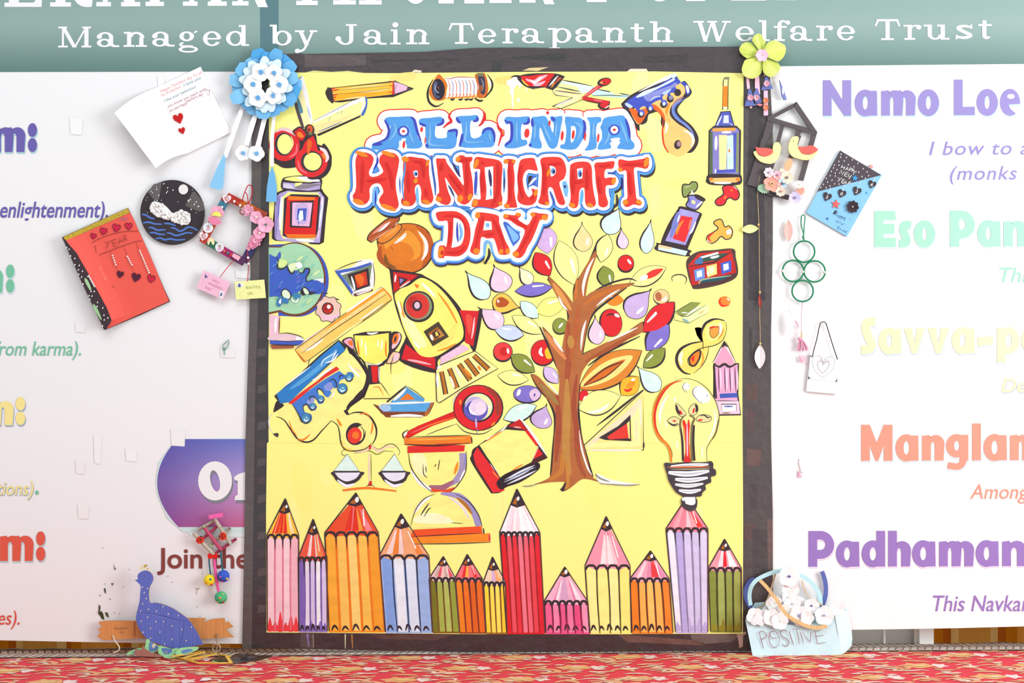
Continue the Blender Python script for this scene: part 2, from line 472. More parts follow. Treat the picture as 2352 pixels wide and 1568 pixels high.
# rounded heavy letters of the big words, as fat strokes
def heavy(M, ch, x0, x1, base, cap, col, w):
    W = x1 - x0; h = w / 2; xt = base - cap * .71; top = base - cap; cx = (x0 + x1) / 2; a, b = x0 + h, x1 - h
    def S(pts, ww=w, sm=False): M.stroke(col, ww, pts, sm, taper=(1, 1))
    def bowl(x0, x1, t, b): M.poly(col, [ellipse((x0 + x1) / 2, (t + b) / 2, (x1 - x0) / 2, (b - t) / 2), ellipse((x0 + x1) / 2, (t + b) / 2, max((x1 - x0) / 2 - w * .92, 2), max((b - t) / 2 - w * .8, 3))])
    def arch(l, r):
        M.poly(col, [[(l - h, base), (l - h, xt + 2), (l + h * .7, xt), (l + h, xt + w * .35)] + ellipse((l + h + r + h) / 2 - h * .3, xt + (r - l + w) * .42, (r - l) / 2 + h * .55, (r - l + w) * .42, 0, 12, 225, 360) + [(r + h, base), (r - h, base), (r - h, xt + w * 1.35)] + ellipse((l + r) / 2, xt + w * 1.35, max((r - l) / 2 - h, 1), w * .55, 0, 8, 360, 180) + [(l + h, base)]])
    if ch == 'm': m = cx; arch(a, m); arch(m, b)
    elif ch == 'n': arch(a, b)
    elif ch == 'h': S([(a, top), (a, base)]); arch(a, b)
    elif ch == 'o': bowl(x0, x1, xt - 2, base + 2)
    elif ch == 'a': bowl(x0, x1 - w * .1, xt - 2, base + 2); S([(b, xt + 1), (b + 1, base)])
    elif ch == 'd': bowl(x0, x1 - w * .1, xt - 2, base + 2); S([(b, top), (b, base)])
    elif ch == 'p': bowl(x0 + w * .1, x1, xt - 2, base + 2); S([(a, xt), (a, base + cap * .26)])
    elif ch == 'g':
        bowl(x0, x1 - w * .1, xt - 2, base - cap * .08); S([(b, xt), (b, base)]); S([(b, base - 4), (b - w * .25, base + cap * .1), (cx, base + cap * .17), (x0 + w * .2, base + cap * .13)], w * .75, True)
    elif ch == 'l': S([(cx, top - 2), (cx, base)])
    elif ch == 'e':
        M.poly(col, [ellipse(cx, (xt + base) / 2, W / 2, (base - xt) / 2 + 2, 0, 26, 55, 360) + [(x1, (xt + base) / 2 + h * .35), (x0 + w, (xt + base) / 2 + h * .5), (cx, base - w * .75)]])
        M.poly('#fbf8f9', [ellipse(cx + w * .1, xt + w * .78, w * .42, w * .28)])
    elif ch == 's': S([(x1 - 1, xt + w * .45), (cx, xt + h * .8), (a, xt + cap * .22), (cx, base - cap * .33), (b, base - cap * .2), (cx, base - h * .8), (x0 + 1, base - w * .4)], w * .86, True)
    elif ch == 'S': S([(x1 - 2, top + w * .5), (cx, top + h), (a, top + cap * .28), (cx, base - cap * .46), (b, base - cap * .26), (cx, base - h), (x0, base - w * .45)], w, True)
    elif ch == 'v': M.poly(col, [[(x0, xt), (x0 + w * .95, xt), (cx, base - cap * .25), (x1 - w * .95, xt), (x1, xt), (cx + h * .55, base), (cx - h * .55, base)]])
    elif ch == '-': S([(x0, base - cap * .32), (x1, base - cap * .36)])
    elif ch == 'N': M.poly(col, [[(x0, base), (x0, top), (x0 + w * .85, top), (x1 - w, base - cap * .45), (x1 - w, top), (x1, top), (x1, base), (x1 - w * .8, base), (x0 + w, base - cap * .52), (x0 + w, base)]])
    elif ch == 'M': M.poly(col, [[(x0, base), (x0, top), (x0 + w, top), (cx, base - cap * .5), (x1 - w, top), (x1, top), (x1, base), (x1 - w, base), (x1 - w, base - cap * .42), (cx + h * .3, base), (cx - h * .3, base), (x0 + w, base - cap * .42), (x0 + w, base)]])
    elif ch == 'L': M.poly(col, [[(x0, top), (x0 + w, top), (x0 + w, base - w * .95), (x1, base - w), (x1, base), (x0, base)]])
    elif ch == 'E': M.poly(col, [[(x0, top), (x1, top), (x1 + 1, top + w), (x0 + w, top + w), (x0 + w, top + cap * .36), (x1 - 2, top + cap * .36), (x1 - 2, base - cap * .37), (x0 + w, base - cap * .37), (x0 + w, base - w), (x1 + 2, base - w), (x1 + 1, base), (x0, base)]])
    elif ch == 'P': S([(a, top), (a, base)]); M.poly(col, [[(a, top)] + ellipse(x1 - cap * .38, top + cap * .39, cap * .38, cap * .39, 0, 16, -90, 90) + [(a, top + cap * .78)], [(x0 + w, top + cap * .24)] + [(x0 + w, top + cap * .53)] + ellipse(x1 - cap * .38, top + cap * .385, cap * .38 - w, cap * .145, 0, 10, 90, -90)])
    elif ch == ':': M.poly(col, [ellipse(cx, base - cap * .2, W / 2, cap * .2)]); M.poly(col, [ellipse(cx, base - cap * .63, W / 2, cap * .2)])

def shadowed(M, col, sh, letters, base, cap, w, slope=0.0):
    for c, off in ((sh, (1.6, 3.4)), (col, (0, 0))):
        M.d += .00006
        for ch, a, b in letters:
            D0 = M.d
            heavy(M, ch, a + off[0], b + off[0], base + off[1] + (a - letters[0][1]) * slope, cap, c, w)
            M.d = D0
        M.d += .0001

# ---------------------------------------------------------------- floor and back of the stage
def fz(x): return .0057 * x          # the stage floor rises slightly to one side
def floor_pt(x, y, h=0.0):
    """point at height h over the carpet that the photograph shows at (x, y)"""
    z = h
    for _ in range(4):
        dist = (HCAM - z) / ((y - 784) / 1000) * DIST
        X = (x - 1176) / 1000 * dist / DIST; z = fz(X) + h
    return Vector((X, dist - DIST, z))
F = Mesh()
RED, TAN, PALE = '#e95660', '#f0b088', '#f8dccc'
def edge_y(x): return -0.016 + 0.0106 * x
F.quad(RED, [(-2.6, -.8, 0), (2.6, -.8, 0), (2.6, edge_y(2.6), 0), (-2.6, edge_y(-2.6), 0)])
F.quad('#8d8580', [(-2.6, edge_y(-2.6), 0), (2.6, edge_y(2.6), 0), (2.6, .3, 0), (-2.6, .3, 0)])
def motif(ox, oy):
    def P(col, pts, sm=True, z=.0006):
        q = parse(pts); q = smooth_loop(q, True, 3) if sm else [p[:2] for p in q]
        vs = [Vector((p[0], p[1], 0)) for p in q]
        b = len(F.v); F.v += [Vector((ox + p[0] / 1000, oy + p[1] / 1000, z)) for p in q]
        for t in tessellate_polygon([vs]): F.f.append(tuple(b + i for i in t)); F.c.append([hexcol(col)] * 3)
    def Sx(col, w, pts, z=.0009):
        q = smooth_loop(parse(pts), False, 3); L, R = ribbon(q, w, (.3, .3)); b = len(F.v)
        for l, r in zip(L, R): F.v += [Vector((ox + l[0] / 1000, oy + l[1] / 1000, z)), Vector((ox + r[0] / 1000, oy + r[1] / 1000, z))]
        for i in range(len(q) - 1): F.f.append((b + 2 * i, b + 2 * i + 2, b + 2 * i + 3, b + 2 * i + 1)); F.c.append([hexcol(col)] * 4)
    j = lambda: random.uniform(-5, 5)
    P('#eeb27e', f'-52,{2+j()} -30,18 -22,34 -4,22 14,30 24,12 30,-6 12,-20 -6,-30 -22,-20 -34,-26 -40,-8')
    P('#f1c48c', '-20,8 4,14 16,2 4,-12 -14,-8', z=.0011)
    P('#f5dcd8', f'26,6 34,22 44,16 56,{20+j()} 54,4 62,-8 48,-14 40,-24 32,-10')
    Sx(TAN, 15, f'-110,{-34+j()} -84,-16 -58,-22 -44,-40 -60,-58 -84,-52')
    Sx(PALE, 9, '-96,-40 -74,-34 -62,-44 -72,-54', .0012)
    Sx(TAN, 14, f'70,-40 88,-20 112,-30 {124+j()},-52')
    Sx('#f0b892', 11, f'64,30 84,42 104,34 {118+j()},46')
    Sx(PALE, 8, f'78,{8+j()} 98,16 112,4 104,-10')
    Sx(TAN, 12, f'-118,24 -98,40 -72,34 {-60+j()},46')
    Sx('#f2c2a4', 9, '-100,10 -84,2 -70,12 -84,20')
    for q in ('-125,-8 -104,4 -82,-2 -70,-14', '-30,50 -8,58 16,52 30,42', '20,-44 40,-54 66,-50', '92,-4 108,-14 126,-8', '-60,-48 -38,-58 -12,-50 6,-58'): Sx(random.choice([TAN, '#f2bd9c', PALE]), random.uniform(9, 14), q, .0010)
    for k in range(16):
        x, y = random.uniform(-125, 125), random.uniform(-62, 62)
        P(random.choice([TAN, PALE, '#f0b48e', '#f6d0bb']), f'{x-11},{y} {x},{y+7} {x+14},{y+2} {x+3},{y-6}', z=.0013)
for r in range(-2, 6):
    for c in range(-9, 10):
        x, y = c * .25 + (.125 if r % 2 else 0) + .02, -.055 - r * .125 * 1.02
        if y > edge_y(x) + .02: continue
        motif(x, y)
# braided pale edge of the carpet
for lo, hi, c, z in ((-.0, .085, '#bda79d', .0018),):
    F.quad(c, [(-3.2, edge_y(-3.2) + lo, z), (3.2, edge_y(3.2) + lo, z), (3.2, edge_y(3.2) + hi, z), (-3.2, edge_y(-3.2) + hi, z)])
k = -1.5
while k < 1.5:
    y = edge_y(k)
    c = random.choice(['#d8c8be', '#e2cfc4', '#c9aca0', '#cfbdb2'])
    for q0, q1, sh in ((.0, .04, .012), (.044, .084, -.012)):
        F.quad(random.choice(['#d8c8be', '#e6d4ca', '#d2b8ae', '#dccbc0']), [(k, y + q0, .003), (k + .013, y + q0, .003), (k + .013 + sh, y + q1, .003), (k + sh, y + q1, .003)])
    k += .017
for v in F.v: v.z += fz(v.x)
fo = F.build('floor', M_CARPET); tag(fo, kind='structure')
T = Mesh()
for z0, z1, y in ((-.002, .002, .086),):
    T.quad('#55525a', [(-3.2, edge_y(-3.2) + y, z1), (3.2, edge_y(3.2) + y, z1), (3.2, edge_y(3.2) + y + .008, z1), (-3.2, edge_y(-3.2) + y + .008, z1)])
    T.quad('#4a474e', [(-3.2, edge_y(-3.2) + y, 0), (3.2, edge_y(3.2) + y, 0), (3.2, edge_y(3.2) + y, z1), (-3.2, edge_y(-3.2) + y, z1)])
for v in T.v: v.z += fz(v.x)
tag(T.build('trim_1', M_WALL), kind='structure')
Wl = Mesh()
def box(M, col, x0, x1, y0, y1, z0, z1):
    p = [(x0, y0, z0), (x1, y0, z0), (x1, y1, z0), (x0, y1, z0), (x0, y0, z1), (x1, y0, z1), (x1, y1, z1), (x0, y1, z1)]
    for f in ((0, 1, 5, 4), (1, 2, 6, 5), (2, 3, 7, 6), (3, 0, 4, 7), (4, 5, 6, 7), (3, 2, 1, 0)): M.quad(col, [p[i] for i in f])
for x0, x1 in ((-2.6, -2.5), (-.5, -.44), (1.9, 2.0)): box(Wl, '#e8e4de', x0, x1, .24, .28, -.02, 2.3)  # unseen open frame, added without a wall so daylight reaches the curtains
box(Wl, '#e8e4de', -2.6, 2.0, .24, .28, 2.3, 2.4); box(Wl, '#e8e4de', -2.6, 2.0, .24, .30, -.04, -.012)
tag(Wl.build('added_window_frame', M_WALL), kind='structure')
# frosted panes, white post and curtains that show in the gap under the print
def gx(px, y=.12): return (px - 1176) / 1000 * (DIST + y) / DIST
D = Mesh(); box(D, '#f2ece6', gx(1945), gx(2093), .095, .12, .0, 1.9)
tag(D.build('window_2', M_FROST), kind='structure')
D = Mesh(); box(D, '#fbf7f4', gx(2023), gx(2027), .088, .095, .0, 1.9); box(D, '#efe9dd', gx(2093), gx(2102), .085, .12, .0, 1.9)
tag(D.build('trim_2', M_WALL), kind='structure')
D = Mesh(); box(D, '#ffffff', gx(2102), gx(2134), .075, .12, .0, 1.9)
tag(D.build('trim_3', M_WALL), kind='structure')
def curtain(name, x0, x1, label, seed, y=.095, amp=.010):
    rnd = random.Random(seed); M = Mesh(); n = int((x1 - x0) / .006)
    cols = ['#d98f4a', '#c47530', '#b0602a', '#d8a66a', '#c98a4a']
    xs = [x0 + (x1 - x0) * i / n for i in range(n + 1)]
    ys = [y + amp * math.sin(x * 52 + 1.6 * math.sin(x * 17 + seed)) for x in xs]
    for i in range(n):
        u = .5 + .5 * math.sin(xs[i] * 23 + seed * 2)
        c = cols[int(u * 4.99)]
        M.quad(c, [(xs[i], ys[i], fz(xs[i]) + .001), (xs[i + 1], ys[i + 1], fz(xs[i + 1]) + .001), (xs[i + 1], ys[i + 1], 2.0), (xs[i], ys[i], 2.0)])
    o = M.build(name, M_CLOTH, smooth=True)
    return tag(o, label, 'curtain', 'curtains behind the printed banners')
curtain('curtain', -1.45, -.48, 'brown curtain showing in the gap under the banner behind the peacock', 1, .092, .007)
curtain('curtain', gx(2137), 1.5, 'orange brown curtain showing under the banner beside the white post', 4, .100, .008)

# ---------------------------------------------------------------- the printed banners
WHITE = '#f1eef0'
def lines(M, fn): fn(M); return M
bl = thing('printed_banner', 'white vinyl banner with purple badge and the peacock below, behind the poster\'s left side', 'banner', 250, 1440, 0, 'printed vinyl banners')
M = Mesh(-.0008); M.poly(WHITE, [[(-420, -420), (640, -420), (640, 1478), (560, 1478), (400, 1477), (200, 1474), (0, 1470), (-420, 1464)]]); M.build('sheet', M_VINYL, bl)
M = Mesh(.0000)
def teal(x, y):
    a, b, c = hexcol('#84a19b'), hexcol('#93aaa5'), hexcol('#64837f')
    if y < 60: t = max(0, min(1, (y + 60) / 120)); return tuple(a[i] + (b[i] - a[i]) * t for i in range(4))
    t = (y - 60) / 100; t = max(0, min(1, t)); return tuple(b[i] + (c[i] - b[i]) * t for i in range(4))
def band(M, xs, y0, y1f):
    for i in range(len(xs) - 1):
        for j in range(-5, 8):
            ya = max(y0, j * 25.0)
            def yy(x, t): return min(t, y1f(x))
            a, b = xs[i], xs[i + 1]; t0, t1 = j * 25.0, (j + 1) * 25.0
            if t0 >= y1f(a): continue
            M.poly(teal, [[(a, yy(a, t0)), (b, yy(b, t0)), (b, yy(b, t1)), (a, yy(a, t1))]], .0002)
band(M, [-420, -200, 0, 200, 400, 600, 640], -420, lambda x: 165 - .002 * x)
M.poly('#5f7f86', [[(596, -130), (640, -130), (640, 164), (598, 164)]], .0003)
M.d = .0004; M.build('header_band', M_PRINT, bl)
HB = lambda x: 109 - (x - 134) * .0090
M = Mesh(.0005)
for ch, a, b in (('E', 11, 98), ('R', 116, 212), ('A', 222, 322), ('P', 335, 420), ('A', 421, 521), ('N', 528, 628)):
    serif(M, ch, a, b, 16 - (a / 1000) * 6, 112, WHITE)
serif(M, 'T', -88, -8, 16, 112, WHITE)
for ch, a, b in (('M', 134, 209), ('a', 223, 274), ('n', 282, 338), ('a', 350, 401), ('g', 409, 456), ('e', 466, 508), ('d', 519, 572)):
    serif(M, ch, a, b, HB(a), 48, WHITE)
M.build('header_lettering', M_PRINT, bl)
VIO, GRN, YEL, RDD = '#6f63ac', '#7cc3a2', '#f8e698', '#e2604f'
M = Mesh(.0003); shadowed(M, VIO, '#a9d0d8', [('n', -70, -24), ('m', -16, 56), (':', 64, 85)], 349, 80, 18); M.build('word_ending', M_PRINT, bl)
M = Mesh(.0003); shadowed(M, GRN, '#cfe0ea', [('m', -66, 5), (':', 14, 33)], 672, 78, 18); M.build('word_ending', M_PRINT, bl)
M = Mesh(.0003); shadowed(M, YEL, '#9fb3c4', [('m', -44, 29), (':', 36, 58)], 976, 78, 18); M.build('word_ending', M_PRINT, bl)
M = Mesh(.0003); shadowed(M, RDD, '#b9d2d8', [('m', 0, 75), (':', 83, 104)], 1288, 82, 18); M.build('word_ending', M_PRINT, bl)
M = Mesh(.0003); text(M, VIO, 'enlightenment).', 0, 248, 499, 36, .22, .012); M.build('verse_lettering', M_PRINT, bl)
M = Mesh(.0003); text(M, GRN, 'from karma).', -12, 186, 816, 32, .22, .006); M.build('verse_lettering', M_PRINT, bl)
M = Mesh(.0003); text(M, YEL, 'salutations)', -92, 77, 1136, 31, .22, .006, shadow='#9fb3c4', dxy=(1, 2)); M.disc(GRN, 85, 1131, 4, 5); M.build('verse_lettering', M_PRINT, bl)
M = Mesh(.0003); text(M, RDD, 'verses).', -68, 45, 1434, 32, .22, .004); M.build('verse_lettering', M_PRINT, bl)
# badge
def badge(x, y):
    L = [hexcol(h) for h in ('#5b59ad', '#7b63a8', '#8a4f97')]; R = [hexcol(h) for h in ('#6f79c4', '#b79fd2', '#c9688f')]
    v = (y - 1008) / 202; u = max(0, min(1, (x - 370) / 200))
    i = 0 if v < .5 else 1; t = v * 2 - i
    a = [L[i][k] + (L[i + 1][k] - L[i][k]) * t for k in range(4)]; b = [R[i][k] + (R[i + 1][k] - R[i][k]) * t for k in range(4)]
    return tuple(a[k] + (b[k] - a[k]) * u for k in range(4))
M = Mesh(.0003)
halo = [(403, 1009), (640, 1006), (640, 1226), (520, 1226), (420, 1222), (384, 1190), (362, 1140), (357, 1105), (364, 1062)]
M.poly('#cfe2e2', [smooth_loop([(p[0], p[1], True) for p in halo], True, 1)])
M.poly('#dfe9e9', [[(430, 1222), (640, 1224), (640, 1234), (440, 1232)]])
lx = lambda y: 361 + 46 * ((y - 1108) / 100) ** 2 * (1 if y < 1108 else 1.02)
ys = [1008 + i * 10.1 for i in range(21)]
M.d += .0001; dd = M.d
for i in range(20):
    for j in range(8):
        def X(y, k): return lx(y) + (640 - lx(y)) * k / 8
        M.poly(badge, [[(X(ys[i], j), ys[i]), (X(ys[i], j + 1), ys[i]), (X(ys[i + 1], j + 1), ys[i + 1]), (X(ys[i + 1], j), ys[i + 1])]], dd)
bd = M.build('badge', M_PRINT, bl)
M = Mesh(dd + .0003)
for c, ox, oy in (('#85848f', 3, 7), (WHITE, 0, 0)):
    M.poly(c, [ellipse(494 + ox, 1104 + oy, 39, 45), ellipse(494 + ox, 1104 + oy, 10.5, 25, -12)])
    M.poly(c, [[(538 + ox, 1095 + oy), (548 + ox, 1088 + oy), (562 + ox, 1084 + oy), (590 + ox, 1084 + oy), (590 + ox, 1148 + oy), (539 + ox, 1148 + oy), (540 + ox, 1139 + oy), (546 + ox, 1136 + oy), (546 + ox, 1104 + oy), (538 + ox, 1101 + oy)]])
M.build('lettering', M_PRINT, bd)
M = Mesh(.0006); text(M, '#8c4a46', 'Join the', 361, 572, 1304, 46, 0, .016); M.build('joining_lettering', M_PRINT, bl)
# worn spots, torn leaf prints and old tape on the print
M = Mesh(.0005)
for x, y, w, h, c in ((173, 1055, 22, 34, '#f2eeee'), (178, 1158, 26, 34, '#f2eeef'), (215, 1000, 18, 66, '#f3f0f0'), (288, 1030, 26, 30, '#f3f1f2'), (392, 985, 34, 40, '#f1edee'), (362, 175, 16, 40, '#f3f0f1'), (160, 270, 30, 40, '#f4f1f2'), (172, 740, 26, 24, '#f1edee'), (540, 620, 40, 20, '#f3f0f1'), (505, 800, 36, 22, '#f0ecec'), (500, 1320, 8, 60, '#f2edef')):
    M.poly(c, [[(x, y), (x + w, y + 2), (x + w - 2, y + h), (x + 2, y + h - 2)]])
M.build('tape_residue', M_PRINT, bl)
M = Mesh(.0005); M.view(0, 1168, 3.92)
for c, p in (('#4a4c35', '890,860 905,880 900,930 915,920 930,950 940,1000 915,990 900,960 885,950'), ('#565a3c', '945,930 970,935 982,980 955,965'), ('#4f5340', '935,715 950,715 955,765 940,750'), ('#6d6f62', '1020,485 1030,520 1045,545 1030,550'), ('#6b6d5c', '1000,670 1025,668 1010,695'), ('#7b7c66', '900,770 908,775 898,795'), ('#7b7c66', '985,805 1000,815 990,820'), ('#b9b79a', '1760,715 1800,712 1775,735'), ('#c9c9d9', '1765,740 1780,740 1770,775')):
    M.fill(c, p, False)
for x, y in ((1108, 702), (1160, 545), (945, 675), (1075, 945), (870, 930), (1030, 935), (925, 352), (1820, 580), (1775, 880), (1800, 965), (1510, 605), (1550, 660)): M.fill('#8c8c80', f'{x-6},{y+4} {x+6},{y-6} {x+4},{y+5}', False)
M.build('torn_sticker_marks', M_PRINT, bl)

br = thing('printed_banner', 'white vinyl banner with purple, green and orange words, behind the poster\'s right side', 'banner', 2100, 1430, 0, 'printed vinyl banners')
M = Mesh(-.0002); M.poly('#f7f5f5', [[(632, -420), (2800, -420), (2800, 1434), (2352, 1438), (2200, 1442), (2090, 1444), (1940, 1446), (1700, 1450), (632, 1450)]]); M.build('sheet', M_VINYL, br)
M = Mesh(.0006)
band(M, [632, 800, 1000, 1200, 1400, 1600, 1800, 2000, 2200, 2400, 2800], -420, lambda x: 163 - .0095 * (x - 632))
M.build('header_band', M_PRINT, br)
M = Mesh(.0009)
for ch, a, b in (('T', 655, 755), ('H', 764, 878), ('J', 920, 988), ('A', 1008, 1112), ('I', 1124, 1175), ('N', 1188, 1286), ('P', 1348, 1440), ('U', 1470, 1560), ('B', 1576, 1664), ('L', 1680, 1762), ('I', 1783, 1830), ('C', 1850, 1940)):
    serif(M, ch, a, b, 12 - (a - 632) / 1000 * 10, 112, WHITE)
for ch, a, b in (('b', 620, 670), ('y', 678, 729), ('J', 771, 822), ('a', 836, 888), ('i', 896, 920), ('n', 931, 987), ('T', 1030, 1089), ('e', 1098, 1140), ('r', 1152, 1190), ('a', 1199, 1250), ('p', 1258, 1311), ('a', 1322, 1373), ('n', 1382, 1438), ('t', 1448, 1481), ('h', 1490, 1547), ('W', 1592, 1679), ('e', 1689, 1732), ('l', 1742, 1768), ('f', 1777, 1814), ('a', 1815, 1866), ('r', 1874, 1912), ('e', 1922, 1964), ('T', 2009, 2068), ('r', 2075, 2115), ('u', 2121, 2181), ('s', 2194, 2235), ('t', 2247, 2280)):
    serif(M, ch, a, b, HB(a), 48, WHITE)
M.build('header_lettering', M_PRINT, br)
VR, GR, YR, OR, PR = '#9a8cc8', '#a9dfc5', '#fdf3bb', '#ee9a85', '#9a7cc0'
M = Mesh(.0006)
shadowed(M, VR, '#c3dde0', [('N', 1890, 1955), ('a', 1963, 2014), ('m', 2024, 2101), ('o', 2108, 2157), ('L', 2191, 2239), ('o', 2243, 2292), ('e', 2297, 2343)], 266, 82, 20, -.005)
M.build('purple_heading', M_PRINT, br)
M = Mesh(.0006); shadowed(M, GR, '#d3e4f0', [('E', 2008, 2056), ('s', 2064, 2093), ('o', 2099, 2148), ('P', 2182, 2239), ('a', 2245, 2297), ('n', 2305, 2358), ('c', 2362, 2400)], 567, 83, 21, -.005); M.build('green_heading', M_PRINT, br)
M = Mesh(.0006); shadowed(M, YR, '#cfd9e4', [('S', 1978, 2012), ('a', 2018, 2069), ('v', 2076, 2125), ('v', 2131, 2180), ('a', 2186, 2238), ('-', 2246, 2281), ('p', 2290, 2342), ('a', 2346, 2398)], 812, 82, 20, -.004); M.build('yellow_heading', M_PRINT, br)
M = Mesh(.0006); shadowed(M, OR, '#cfe0e6', [('M', 1978, 2050), ('a', 2057, 2109), ('n', 2118, 2167), ('g', 2173, 2224), ('l', 2233, 2253), ('a', 2259, 2312), ('n', 2320, 2368)], 1058, 83, 20, -.004); M.build('orange_heading', M_PRINT, br)
M = Mesh(.0006); shadowed(M, PR, '#e6d8ec', [('P', 1857, 1916), ('a', 1920, 1973), ('d', 1979, 2033), ('h', 2040, 2090), ('a', 2095, 2148), ('m', 2157, 2235), ('a', 2241, 2293), ('n', 2302, 2356)], 1301, 82, 20, -.003); M.build('purple_heading', M_PRINT, br)
M = Mesh(.0006); text(M, VR, 'I bow to all', 2134, 2395, 356, 31, .22, .004, 1.1, -.008); text(M, VR, '(monks', 2182, 2336, 413, 31, .22, .004, 1.1, -.008); M.build('verse_lettering', M_PRINT, br)
M = Mesh(.0006); text(M, '#a5dcc2', 'This', 2296, 2378, 648, 34, .22, .004); M.build('verse_lettering', M_PRINT, br)
M = Mesh(.0006); text(M, YR, 'Des', 2300, 2376, 900, 32, .22, .012, shadow='#c3c6d4', dxy=(2, 2)); M.build('verse_lettering', M_PRINT, br)
M = Mesh(.0006); text(M, OR, 'Among', 2228, 2362, 1145, 33, .22, .004); M.build('verse_lettering', M_PRINT, br)
M = Mesh(.0006); text(M, PR, 'This Navkar', 2143, 2366, 1403, 36, .2, .006); M.build('verse_lettering', M_PRINT, br)
# ---------------------------------------------------------------- the painted poster
K, W, R, O, YB = '#453b3f', '#fbf7f6', '#e4413e', '#f3832f', '#fdf692'
RD, B, BD, LB, V, VD = '#cf2b2e', '#5c9fdf', '#4b56be', '#b7d6f2', '#9184d0', '#5d4fae'
PK, OL, BR, BRD, MINT, TANP = '#f1cfe0', '#929a48', '#b56b42', '#9a4f38', '#dcf5ea', '#f8c777'
poster = thing('handicraft_day_poster', 'big yellow hand painted poster with black tape border and painted pencils along its foot', 'poster', 1170, 1490, .004)
SH = {'A1': (560, 80), 'A2': (960, 80), 'A3': (1360, 80), 'B1': (560, 340), 'B2': (960, 340), 'B3': (1360, 340), 'C1': (560, 600), 'C2': (960, 600), 'C3': (1360, 600), 'D1': (560, 860), 'D2': (960, 860), 'D3': (1360, 860), 'E1': (560, 1110), 'E2': (960, 1110), 'E3': (1360, 1110)}
class Paint(Mesh):
    def at(s, k):
        if k == 'P': return s.view(0, 0, 1)
        return s.view(*SH[k], 5.8725)
_SLOT = [0]
def paint(k, d=.0064):
    _SLOT[0] += 1
    return Paint(d + (_SLOT[0] * 7 % 12) * .000002).at(k)
def done(M, name, label=None):
    o = M.build('painted_' + name, M_PAINT, poster)
    if label: o['label'] = label
    return o

# black paper border and its layers
M = Mesh(.004); M.poly(K, [[(586, 128), (690, 122), (700, 124), (975, 119), (1010, 116), (1090, 110), (1180, 109), (1300, 111), (1500, 108), (1700, 107), (1712, 118), (1712, 168), (586, 172)]])
for c, p in (('#352d32', '1163,132 1230,126 1297,121 1302,141 1230,138 1160,134'), ('#352d32', '1130,140 1155,139 1152,164 1128,164'), ('#3a3236', '1475,130 1580,124 1580,145 1475,144'), ('#3a3236', '850,138 1055,134 1055,139 850,143'), ('#5a4d4e', '700,126 840,127 840,150 700,154')): M.fill(c, p, False)
for c, p in (('#d6c08a', '1200,162 1215,156 1260,154 1235,163'), ('#e6dc8a', '695,168 720,162 760,165 800,163 840,168'), ('#ecd9c2', '1440,164 1448,158 1485,158 1488,164'), ('#ecd9c2', '945,166 952,160 968,162 968,167')): M.fill(c, p, False)
M.build('border_strip', M_BORDER, poster)
M = Mesh(.0042); M.poly('#5a5150', [[(578, 262), (600, 258), (602, 500), (596, 700), (590, 940), (584, 1180), (582, 1380), (580, 1490), (556, 1490), (562, 1200), (564, 1000), (572, 760), (577, 560), (578, 400)]])
M.poly('#3c3338', [[(598, 166), (620, 166), (620, 640), (616, 1000), (612, 1180), (612, 1460), (610, 1488), (578, 1488), (582, 1200), (586, 900), (596, 600), (600, 400)]])
for i in range(16):
    y = 760 + i * 42; M.fill('#54494a' if i % 2 else '#4a3a3c', f'592,{y} 611,{y-3} 611,{y+14} 591,{y+18}', False)
M.build('border_strip', M_BORDER, poster)
M = Mesh(.0042); M.poly('#524848', [[(1706, 120), (1768, 170), (1775, 300), (1775, 560), (1771, 760), (1771, 1000), (1775, 1180), (1775, 1400), (1772, 1488), (1702, 1490), (1702, 168)]])
M.poly('#3d3438', [[(1722, 215), (1750, 215), (1755, 420), (1758, 690), (1720, 690), (1716, 420)]])
for x, y, w, h, c in ((1712, 880, 30, 40, '#5e4543'), (1715, 1030, 34, 40, '#6a4f4b'), (1712, 940, 22, 50, '#5c4444'), (1720, 1110, 20, 60, '#4c4042'), (1762, 1190, 13, 120, '#6b5551'), (1708, 1200, 28, 40, '#5b4442'), (1728, 1215, 34, 130, '#4a4142'), (1720, 750, 8, 70, '#3e3638'), (1708, 1400, 60, 80, '#3a3236')):
    M.fill(c, f'{x},{y} {x+w},{y+3} {x+w-3},{y+h} {x+2},{y+h-2}', False)
M.build('border_strip', M_BORDER, poster)
M = Mesh(.0046); M.poly('#40373a', [[(590, 1448), (1100, 1450), (1708, 1448), (1770, 1440), (1770, 1490), (1700, 1497), (1400, 1499), (1100, 1498), (800, 1492), (640, 1488), (580, 1486)]])
for c, p in (('#54494a', '690,1455 722,1456 722,1488 690,1486'), ('#6b5f5c', '1585,1455 1700,1456 1680,1474 1620,1478 1590,1468'), ('#5b4340', '850,1456 1040,1458 1000,1470 870,1466'), ('#6b4f48', '1420,1456 1600,1470 1620,1482 1440,1474')): M.fill(c, p, False)
M.stroke('#d8d0b0', 3, '793,1456 793,1489', False, (1, .5)); M.stroke('#b07a48', 4, '808,1456 810,1488', False, (1, .5)); M.stroke('#8577b0', 5, '706,1455 709,1484', False, (1, .5)); M.stroke('#b9aea8', 3, '719,1456 720,1486', False)
M.fill('#c2a396', '1692,1455 1704,1446 1704,1452 1714,1450 1714,1456 1707,1458 1706,1484 1698,1488 1696,1470', False)
M.build('border_strip', M_BORDER, poster)
M = Mesh(.006); M.poly(YB, [[(617, 166), (900, 168), (1200, 165), (1500, 164), (1708, 168), (1707, 400), (1706, 700), (1705, 900), (1707, 1200), (1706, 1455), (1100, 1456), (612, 1452), (611, 1180), (613, 1018), (617, 1014), (616, 860), (618, 700), (618, 400)]])
rnd = random.Random(3)
